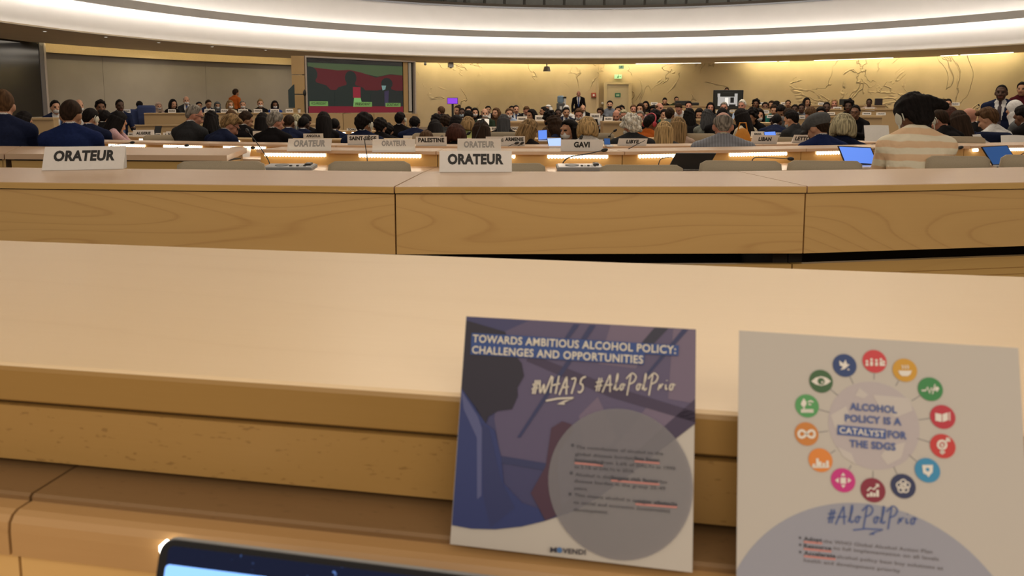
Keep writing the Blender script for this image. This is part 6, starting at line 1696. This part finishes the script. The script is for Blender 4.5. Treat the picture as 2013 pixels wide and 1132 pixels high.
PAPER = plain('card_paper', (.45, .415, .38), .6, noise=.01, nscale=5)
def ink(n, c): return plain('ink_' + n, c, .55, noise=.02, nscale=5)
def z5(x, y): return (870 + x / 2.1283, 600 + y / 2.1283)
ks = .888
def pt(u, v, z): return atz(u, v, z)
BL = atz(885, 1069, ks); BR = atz(1361, 1125, ks); TL = at(899.5, 620, BL.y + .056); TR = at(1367, 648.5, BR.y + .056)
c1 = Card(TL, TR, BL, BR, [(899.5, 620), (1367, 648.5), (1361, 1125), (885, 1069)], 'square printed card with blue photo and white headline, left of two', 'printed_card')
def sheet(c):
    b = MB(); vs = [c.p(x, z, d) for d in (0.0004, 0) for x, z in ((0, 0), (c.W, 0), (c.W, c.H), (0, c.H))]
    b.add(vs, [(0, 1, 2, 3), (7, 6, 5, 4), (0, 4, 5, 1), (1, 5, 6, 2), (2, 6, 7, 3), (3, 7, 4, 0)]); b.build('card_sheet', PAPER, c.t)
sheet(c1)
Z = lambda pts: [z5(*q) for q in pts]
curve = [(38, 920), (120, 935), (220, 938), (330, 927), (430, 905), (550, 866), (650, 810), (750, 740), (830, 680), (900, 620), (980, 548), (1056, 474)]
c1.poly(Z([(65, 42), (38, 920)] + curve[1:] + [(1058, 103)]), 1, ink('photo', (.040, .040, .12)), 'photo_print')
c1.poly(Z([(230, 110), (340, 60), (1057, 103), (1056, 470), (900, 620), (750, 740), (560, 860), (430, 880), (440, 700), (230, 640), (200, 480)]), 2, ink('photo_lilac', (.085, .068, .14)), 'photo_light')
for pts in ([(690, 82), (900, 95), (800, 270), (640, 250)], [(960, 100), (1056, 104), (1056, 420), (940, 400)], [(560, 470), (640, 390), (720, 560), (600, 700)], [(860, 420), (1000, 480), (820, 640), (720, 600)]):
    c1.poly(Z(pts), 3, ink('photo_pale', (.14, .105, .17)), 'photo_light')
DKB = ink('photo_dark', (.022, .028, .10)); PUR = ink('photo_beam', (.042, .028, .07))
c1.poly(Z([(330, 235), (345, 205), (700, 345), (1056, 455), (1056, 500), (690, 390)]), 4, PUR, 'photo_beam')
c1.poly(Z([(1056, 400), (1056, 505), (720, 760), (500, 880), (480, 850), (760, 660)]), 4, PUR, 'photo_beam')
for a, c in (((600, 82), (300, 560)), ((1000, 102), (840, 300)), ((530, 78), (460, 190))):
    c1.poly(Z([a, (a[0] + 26, a[1] + 2), (c[0] + 14, c[1]), c]), 5, DKB, 'photo_beam')
c1.poly(Z([(880, 94), (940, 97), (870, 170), (820, 165)]), 5, ink('photo_night', (.02, .02, .045)), 'photo_beam')
c1.poly(Z([(230, 635), (440, 670), (440, 700), (235, 665)]), 5, DKB, 'photo_beam')
c1.poly(Z([(66, 60), (235, 110), (265, 190), (310, 245), (322, 300), (295, 350), (298, 385), (275, 440), (215, 448), (175, 470), (165, 500), (120, 440), (56, 350)]), 6, ink('photo_head', (.012, .009, .025)), 'photo_figure')
c1.poly(Z([(56, 350), (120, 430), (165, 500), (205, 530), (235, 640), (250, 750), (330, 830), (400, 855), (425, 905), (330, 927), (220, 938), (120, 935), (38, 920)]), 6, ink('photo_suit', (.018, .030, .135)), 'photo_figure')
c1.poly(Z([(56, 360), (130, 470), (150, 520), (158, 800), (140, 815), (130, 560), (70, 440)]), 7, ink('photo_shirt', (.075, .085, .21)), 'photo_figure')
c1.poly(Z([(150, 500), (180, 520), (240, 740), (300, 850), (200, 930), (165, 800)]), 7, ink('photo_lapel', (.018, .026, .11)), 'photo_figure')
c1.poly(Z([(445, 520), (490, 492), (530, 505), (540, 530), (480, 620), (475, 700), (500, 870), (430, 902), (365, 790), (425, 680)]), 6, ink('photo_glass', (.055, .020, .045)), 'photo_figure')
def alpha_ink(n, c, a):
    m, nt, b = newmat(n); b.inputs['Base Color'].default_value = (*c, 1); b.inputs['Alpha'].default_value = a; b.inputs['Roughness'].default_value = .55
    return m
c1.disc(*z5(737, 750), 296 / 2.1283, 9, alpha_ink('ink_veil', (.25, .24, .27), .45), 'veil_disc', n=64)
NAVY = ink('headline_bar', (.018, .055, .22)); CREAM = ink('cream', (.62, .57, .48))
c1.poly(Z([(92, 114), (985, 172), (982, 217), (90, 160)]), 9, NAVY, 'headline_bar'); c1.poly(Z([(92, 160), (838, 208), (834, 254), (90, 206)]), 10, NAVY, 'headline_bar')
c1.text('TOWARDS AMBITIOUS ALCOHOL POLICY:', *[z5(98, 0)[0], z5(972, 0)[0], z5(0, 137)[1], z5(0, 191)[1]], 15, 12, CREAM, bold=.02)
c1.text('CHALLENGES AND OPPORTUNITIES', *[z5(97, 0)[0], z5(832, 0)[0], z5(0, 185)[1], z5(0, 232)[1]], 15, 12, CREAM, bold=.02)
# brush script, every glyph in a unit cell (x, y up)
GLY = {'#': [[(.25, -.05), (.45, .75)], [(.55, -.05), (.75, .75)], [(.05, .22), (.9, .30)], [(.1, .48), (.95, .56)]],
       'W': [[(.0, .75), (.12, .05), (.2, .0), (.42, .62), (.5, .0), (.58, .0), (1.0, 1.0)]], 'H': [[(.1, .95), (.05, .0)], [(.75, 1.0), (.6, -.05)], [(.0, .42), (.95, .55)]],
       'A': [[(.0, -.12), (.55, .95), (.6, .9), (.75, -.10)], [(.12, .30), (.9, .36)]], '7': [[(.1, .80), (.8, .92), (.35, -.05)]], '5': [[(.9, .95), (.4, .85), (.3, .5), (.65, .5), (.75, .2), (.45, 0), (.15, .08)]],
       'l': [[(.1, .05), (.6, .7), (.55, 1.05), (.4, .95), (.35, .1), (.6, .0), (.95, .15)]], 'o': [[(.5, .4), (.15, .3), (.2, .02), (.6, .05), (.7, .35), (.45, .42), (1.0, .32)]], 'c': [[(.7, .36), (.35, .4), (.2, .1), (.5, .0), (.95, .15)]],
       'P': [[(.42, 1.0), (.25, -.30)], [(.0, .7), (.5, 1.1), (1.0, .85), (.8, .50), (.35, .38)]], 'r': [[(.1, .02), (.3, .38), (.35, .32), (.4, .1), (.6, .38), (.85, .36)]], 'i': [[(.3, .36), (.35, .04), (.8, .12)], [(.45, .58), (.5, .62)]], 'n': [[(.1, .02), (.3, .38), (.35, .05), (.6, .38), (.7, .04), (.95, .12)]]}
def script(c, txt, u0, u1, vb0, vb1, hpx, wpx, layer, mat, widths):
    tot = sum(widths); x = 0; lines = []
    for ch, w__ in zip(txt, widths):
        for ln in GLY.get(ch, []):
            out = []
            for i in range(len(ln)):       # rounded strokes
                p0, p1 = ln[max(i - 1, 0)], ln[i]
                if i: 
                    for k in range(1, 5):
                        s_ = k / 4; out.append((p0[0] + (p1[0] - p0[0]) * s_, p0[1] + (p1[1] - p0[1]) * s_))
                else: out.append(p1)
            for _ in range(2): out = [out[0]] + [((a[0] + 2 * b_[0] + d[0]) / 4, (a[1] + 2 * b_[1] + d[1]) / 4) for a, b_, d in zip(out, out[1:], out[2:])] + [out[-1]]
            q = []
            for gx, gy in out:
                f = (x + gx * w__ * .98) / tot; q.append((u0 + (u1 - u0) * f + gy * hpx * .10, vb0 + (vb1 - vb0) * f - gy * hpx))
            lines.append(q)
        x += w__
    return c.strokes(lines, wpx, layer, mat, 'script_lettering')
script(c1, '#WHA75', z5(355, 0)[0], z5(585, 0)[0], z5(0, 372)[1], z5(0, 372)[1], 34, 3.0, 13, CREAM, (.7, 1.1, .9, .9, .7, .8))
SCW = (.75, .95, .55, .55, .95, .55, .5, .95, .6, .4, .6)
script(c1, '#AloPolPrio', z5(625, 0)[0], z5(968, 0)[0], z5(0, 362)[1], z5(0, 364)[1], 33, 2.4, 13, CREAM, SCW)
c1.strokes([Z([(420, 405), (470, 396), (538, 393), (500, 408), (470, 420), (500, 418)])], 3.2, 13, CREAM, 'script_underline')
INKT = ink('body_text', (.045, .045, .06)); PINK = ink('underline_pink', (.50, .20, .18))
rows = [('The contribution of alcohol to the', 552, 920, 598, 628, 0), ('global disease burden has been', 550, 905, 627, 655, 0), ('increasing from 2.6% of DALYs in 1990', 548, 972, 652, 690, 0), ('to 5.1% of DALYs in 2016.', 547, 800, 680, 700, 0),
        ('Alcohol is the largest risk factor for', 552, 940, 712, 746, 0), ('disease burden in the group 25-49', 548, 930, 738, 772, 0), ('years.', 547, 604, 768, 772, 0), ('This means alcohol is a major obstacle', 549, 980, 796, 836, 0), ('to social and economic (sustainable)', 547, 950, 826, 864, 0), ('development.', 547, 694, 856, 868, 0)]
for s_, x0, x1, y0, y1, _ in rows: c1.text(s_, z5(x0, 0)[0], z5(x1, 0)[0], z5(0, y0)[1], z5(0, y1)[1], 6.2, 13, INKT, bold=.004)
for s_, x0, x1, y0, y1 in (('has been', 800, 905, 646, 655), ('increasing', 548, 667, 652, 663), ('largest risk factor', 702, 905, 725, 742), ('major obstacle', 806, 980, 822, 836)):
    c1.text(s_, z5(x0, 0)[0], z5(x1, 0)[0], z5(0, y0)[1], z5(0, y1)[1], 6.6, 14, INKT, bold=.03)
    c1.poly(Z([(x0, y0 + 10), (x1, y1 + 10), (x1, y1 + 17), (x0, y0 + 17)]), 12, PINK, 'underline')
for x, y in ((537, 592), (534, 707), (531, 793)): c1.disc(*z5(x, y), 2.8, 13, INKT, 'bullet', n=14)
c1.text('M', z5(453, 0)[0], z5(480, 0)[0], z5(0, 1019)[1], z5(0, 1020)[1], 9, 13, ink('logo', (.02, .02, .04)), bold=.03)
c1.text('VENDI', z5(505, 0)[0], z5(601, 0)[0], z5(0, 1023)[1], z5(0, 1030)[1], 9, 13, ink('logo', (.02, .02, .04)), bold=.03)
c1.disc(*z5(492, 1021), 5.2, 13, ink('logo_globe', (.05, .14, .34)), 'logo_globe', n=20)

# --- right card
def z6(x, y): return (1430 + x / 2.2556, 630 + y / 2.2556)
Z6 = lambda pts: [z6(*q) for q in pts]
zb2 = .8825
BL2 = at(1447, 1172, .541); BL2.z = zb2; TL2 = at(1461, 650, .600); TR2 = at(2011, 684.5, .556)
BR2 = BL2 + (TR2 - TL2)
def pix(P):
    q = P - Vector((0, 0, EYE)); x = q.x; yf = q.y * CP - q.z * SP; zu = q.y * SP + q.z * CP
    return (PX + FPX * x / yf, PY - FPX * zu / yf)
c2 = Card(TL2, TR2, BL2, BR2, [pix(TL2), pix(TR2), pix(BR2), pix(BL2)], 'square white printed card with a ring of coloured icons, right of two', 'printed_card')
sheet(c2)
S6 = 470 / 550 * .87       # keeps disc sizes in photo pixels
def d6(x, y, r, layer, mat, name, **k): return c2.disc(*z6(x, y), r / 2.2556 * 470 / 545, layer, mat, name, **k)
GLOBE = ink('globe', (.40, .355, .37)); GLP = ink('globe_pale', (.47, .43, .41))
LINE = ink('spokes', (.20, .19, .20)); BLUE = ink('title_blue', (.045, .085, .26)); WHT = ink('icon_white', (.66, .62, .57))
g = (660, 465)
icons = [(669, 182, (.50, .035, .045)), (803, 221, (.52, .27, .02)), (915, 305, (.03, .20, .055)), (968, 428, (.42, .02, .04)), (966, 557, (.48, .03, .03)), (896, 664, (.03, .22, .42)), (787, 734, (.018, .025, .085)),
         (653, 752, (.20, .012, .035)), (521, 708, (.48, .02, .19)), (422, 619, (.62, .20, .03)), (362, 503, (.50, .18, .03)), (366, 379, (.07, .28, .09)), (430, 270, (.035, .10, .035)), (536, 200, (.015, .04, .15))]
d6(*g, 197, 1, GLOBE, 'globe', n=64)
for pts in ([(600, 300), (640, 330), (620, 345), (580, 335)], [(660, 330), (820, 345), (835, 400), (760, 430), (690, 390)], [(500, 560), (560, 590), (580, 640), (520, 600)], [(720, 560), (800, 540), (780, 610), (720, 640), (690, 600)], [(470, 420), (540, 380), (560, 440), (490, 480)]):
    c2.poly(Z6(pts), 2, GLP, 'globe_patch')
for x, y, col in icons:
    a = math.atan2(y - g[1], x - g[0]); c_, s_ = math.cos(a), math.sin(a); k = math.hypot(x - g[0], y - g[1])
    c2.strokes([Z6([(g[0] + c_ * 203, g[1] + s_ * 203), (g[0] + c_ * (k - 54), g[1] + s_ * (k - 54))])], 1.6, 1, LINE, 'spoke')
def ic(i):
    x, y, col = icons[i]
    o = d6(x, y, 53, 3, ink('icon_%d' % i, col), 'icon_disc'); return x, y, o
def gp(o, x, y, pts, layer=5, mat=None): c2.poly(Z6([(x + a, y + b_) for a, b_ in pts]), layer, mat or WHT, 'pictogram', parent=o)
def gs(o, x, y, lines, wd=3.0, layer=5): c2.strokes([Z6([(x + a, y + b_) for a, b_ in ln]) for ln in lines], wd, layer, WHT, 'pictogram', parent=o)
def gd(o, x, y, r, mat=None, layer=5): c2.disc(*z6(x, y), r / 2.2556 * 470 / 545, layer, mat or WHT, 'pictogram', n=20, parent=o)
x, y, o = ic(0)
for k, (dx, h) in enumerate(((-34, 12), (-14, 20), (8, 16), (28, 20), (40, 10))): gp(o, x, y, [(dx - 6, 20), (dx + 6, 20), (dx + 6, 20 - h), (dx - 6, 20 - h)]); gd(o, x + dx, y + 12 - h, 6)
x, y, o = ic(1); gp(o, x, y, [(-30, 2), (30, 2), (24, 18), (12, 26), (-12, 26), (-24, 18)]); gs(o, x, y, [[(k, -6), (k + 4, -14), (k - 2, -22)] for k in (-12, 0, 12)], 2.2)
x, y, o = ic(2); gs(o, x, y, [[(-40, 6), (-22, 6), (-14, -10), (-4, 18), (4, -6), (10, 4), (22, 2)]], 3); gp(o, x, y, [(20, -8), (28, -12), (36, -8), (38, 0), (28, 12), (18, 0)]); gs(o, x, y, [[(8, 22), (20, -22)]], 2)
x, y, o = ic(3); gp(o, x, y, [(-34, -18), (-6, -12), (-6, 22), (-34, 16)]); gp(o, x, y, [(-2, -12), (22, -20), (22, 14), (-2, 22)]); gp(o, x, y, [(27, -20), (32, -22), (32, 16), (27, 16)])
x, y, o = ic(4); gs(o, x, y, [[(18 * math.cos(a) - 4, 18 * math.sin(a) - 6) for a in [i * PI / 12 for i in range(25)]]], 4.5); gs(o, x, y, [[(-4, 12), (-4, 36)], [(-14, 26), (8, 26)], [(10, -18), (28, -34)], [(14, -34), (28, -34), (28, -20)], [(-10, -8), (2, -8)], [(-10, -2), (2, -2)]], 4)
x, y, o = ic(5); gp(o, x, y, [(-24, -24), (24, -24), (22, 8), (12, 18), (4, 30), (-6, 18), (-20, 12)]); gd(o, x, y - 4, 8, ink('icon_5', icons[5][2]), 6)
x, y, o = ic(6)
for k in range(5):
    a = k * 2 * PI / 5 - PI / 2; gs(o, x, y, [[(16 * math.cos(a) + 14 * math.cos(q), 16 * math.sin(a) + 14 * math.sin(q)) for q in [i * PI / 8 for i in range(17)]]], 2.4)
x, y, o = ic(7)
for k, h in enumerate((12, 20, 16, 30)): gp(o, x, y, [(-28 + 14 * k, 28), (-17 + 14 * k, 28), (-17 + 14 * k, 28 - h), (-28 + 14 * k, 28 - h)])
gs(o, x, y, [[(-26, 2), (-12, -12), (2, -4), (24, -26)], [(12, -26), (24, -26), (24, -14)]], 2.8)
x, y, o = ic(8); gp(o, x, y, [(0, -34), (10, -20), (-10, -20)]); gp(o, x, y, [(0, 34), (10, 20), (-10, 20)]); gp(o, x, y, [(-36, 0), (-20, -12), (-20, 12)]); gp(o, x, y, [(36, 0), (20, -12), (20, 12)]); gs(o, x, y, [[(-12, -8), (12, -8)], [(-12, 1), (12, 1)], [(-12, 10), (12, 10)]], 4)
x, y, o = ic(9)
for k, (a, h) in enumerate(((-36, 12), (-20, 36), (-8, 22), (8, 16), (24, 26))): gp(o, x, y, [(a, 28), (a + 12, 28), (a + 12, 28 - h), (a, 28 - h)])
gp(o, x, y, [(-40, 26), (40, 26), (36, 34), (-36, 34)])
x, y, o = ic(10); gs(o, x, y, [[(36 * math.cos(a) / (1 + math.sin(a) ** 2), 44 * math.sin(a) * math.cos(a) / (1 + math.sin(a) ** 2)) for a in [i * PI / 20 for i in range(41)]]], 5)
x, y, o = ic(11); gp(o, x, y, [(-14, -34), (-2, -16), (-4, -4), (-12, 4), (-22, 2), (-28, -8), (-24, -18)]); gs(o, x, y, [[(-14, 0), (-14, 14)], [(4, -18), (18, -22), (28, -16)], [(6, -8), (18, -6)], [(-28, 18), (28, 18)], [(-28, 26), (28, 26)]], 3)
x, y, o = ic(12); gp(o, x, y, [(-44, 0), (-24, -16), (0, -22), (24, -16), (44, 0), (24, 14), (0, 20), (-24, 14)]); gd(o, x, y, 16, ink('icon_12', icons[12][2]), 6); gp(o, x, y, [(0, 2), (8, -2), (8, 8), (0, 8)], 7)
x, y, o = ic(13); gp(o, x, y, [(-24, -22), (-6, -8), (4, -26), (10, -6), (22, -4), (8, 8), (-2, 16), (-20, 20), (-8, 6), (-22, 0)]); gp(o, x, y, [(14, 12), (22, 20), (12, 22)])
c2.poly(Z6([(500, 463), (716, 483), (714, 526), (498, 506)]), 4, BLUE, 'title_bar')
c2.text('ALCOHOL', z6(556, 0)[0], z6(764, 0)[0], z6(0, 380)[1], z6(0, 396)[1], 14, 5, BLUE, bold=.035)
c2.text('POLICY IS A', z6(533, 0)[0], z6(784, 0)[0], z6(0, 431)[1], z6(0, 449)[1], 14, 5, BLUE, bold=.035)
c2.text('CATALYST', z6(508, 0)[0], z6(708, 0)[0], z6(0, 485)[1], z6(0, 503)[1], 12, 6, WHT, bold=.015)
c2.text('FOR', z6(722, 0)[0], z6(806, 0)[0], z6(0, 503)[1], z6(0, 510)[1], 14, 5, BLUE, bold=.035)
c2.text('THE SDGS', z6(552, 0)[0], z6(756, 0)[0], z6(0, 544)[1], z6(0, 560)[1], 14, 5, BLUE, bold=.035)
ARC = ink('arc_blue', (.27, .275, .335))
(ax, az_) = c2.px(*z6(628, 812)); rr = 640 / 2.2556 * c2.W / 545
pts = []
for i in range(61):
    a = PI * i / 60; x_, z_ = ax + rr * math.cos(a), az_ - rr + rr * math.sin(a)
    if z_ >= 0 and 0 <= x_ <= c2.W: pts.append((x_, z_))
pts = [(min(pts[0][0] + .004, c2.W), 0)] + pts + [(max(pts[-1][0] - .004, 0), 0)]
c2.poly(pts, 1, ARC, 'arc_panel', local=True)
script(c2, '#AloPolPrio', z6(445, 0)[0], z6(845, 0)[0], z6(0, 893)[1], z6(0, 905)[1], 34, 2.6, 4, BLUE, SCW)
c2.strokes([Z6([(562, 928), (620, 922), (694, 926), (660, 936), (634, 948), (656, 946)])], 2.6, 4, BLUE, 'script_underline')
for s_, x0, x1, y0, y1 in (('the WHO Global Alcohol Action Plan', 430, 912, 976, 1024), ('its full implementation on all levels', 474, 940, 1006, 1056), ('alcohol policy best buy solutions as', 488, 958, 1044, 1096), ('health and development priority', 342, 768, 1060, 1108)):
    c2.text(s_, z6(x0, 0)[0], z6(x1, 0)[0], z6(0, y0)[1], z6(0, y1)[1], 6.6, 4, ink('body_text2', (.11, .10, .11)), bold=.004)
for s_, x0, x1, y0, y1 in (('Adopt', 342, 424, 965, 972), ('Resource', 342, 464, 996, 1008), ('Accelerate', 342, 482, 1028, 1042)):
    c2.text(s_, z6(x0, 0)[0], z6(x1, 0)[0], z6(0, y0)[1], z6(0, y1)[1], 7.2, 4, INKT, bold=.03)
    c2.poly(Z6([(x0, y0 + 11), (x1, y1 + 11), (x1, y1 + 19), (x0, y0 + 19)]), 3, PINK, 'underline')
    d6(326, y0 - 3, 5, 4, INKT, 'bullet', n=12)
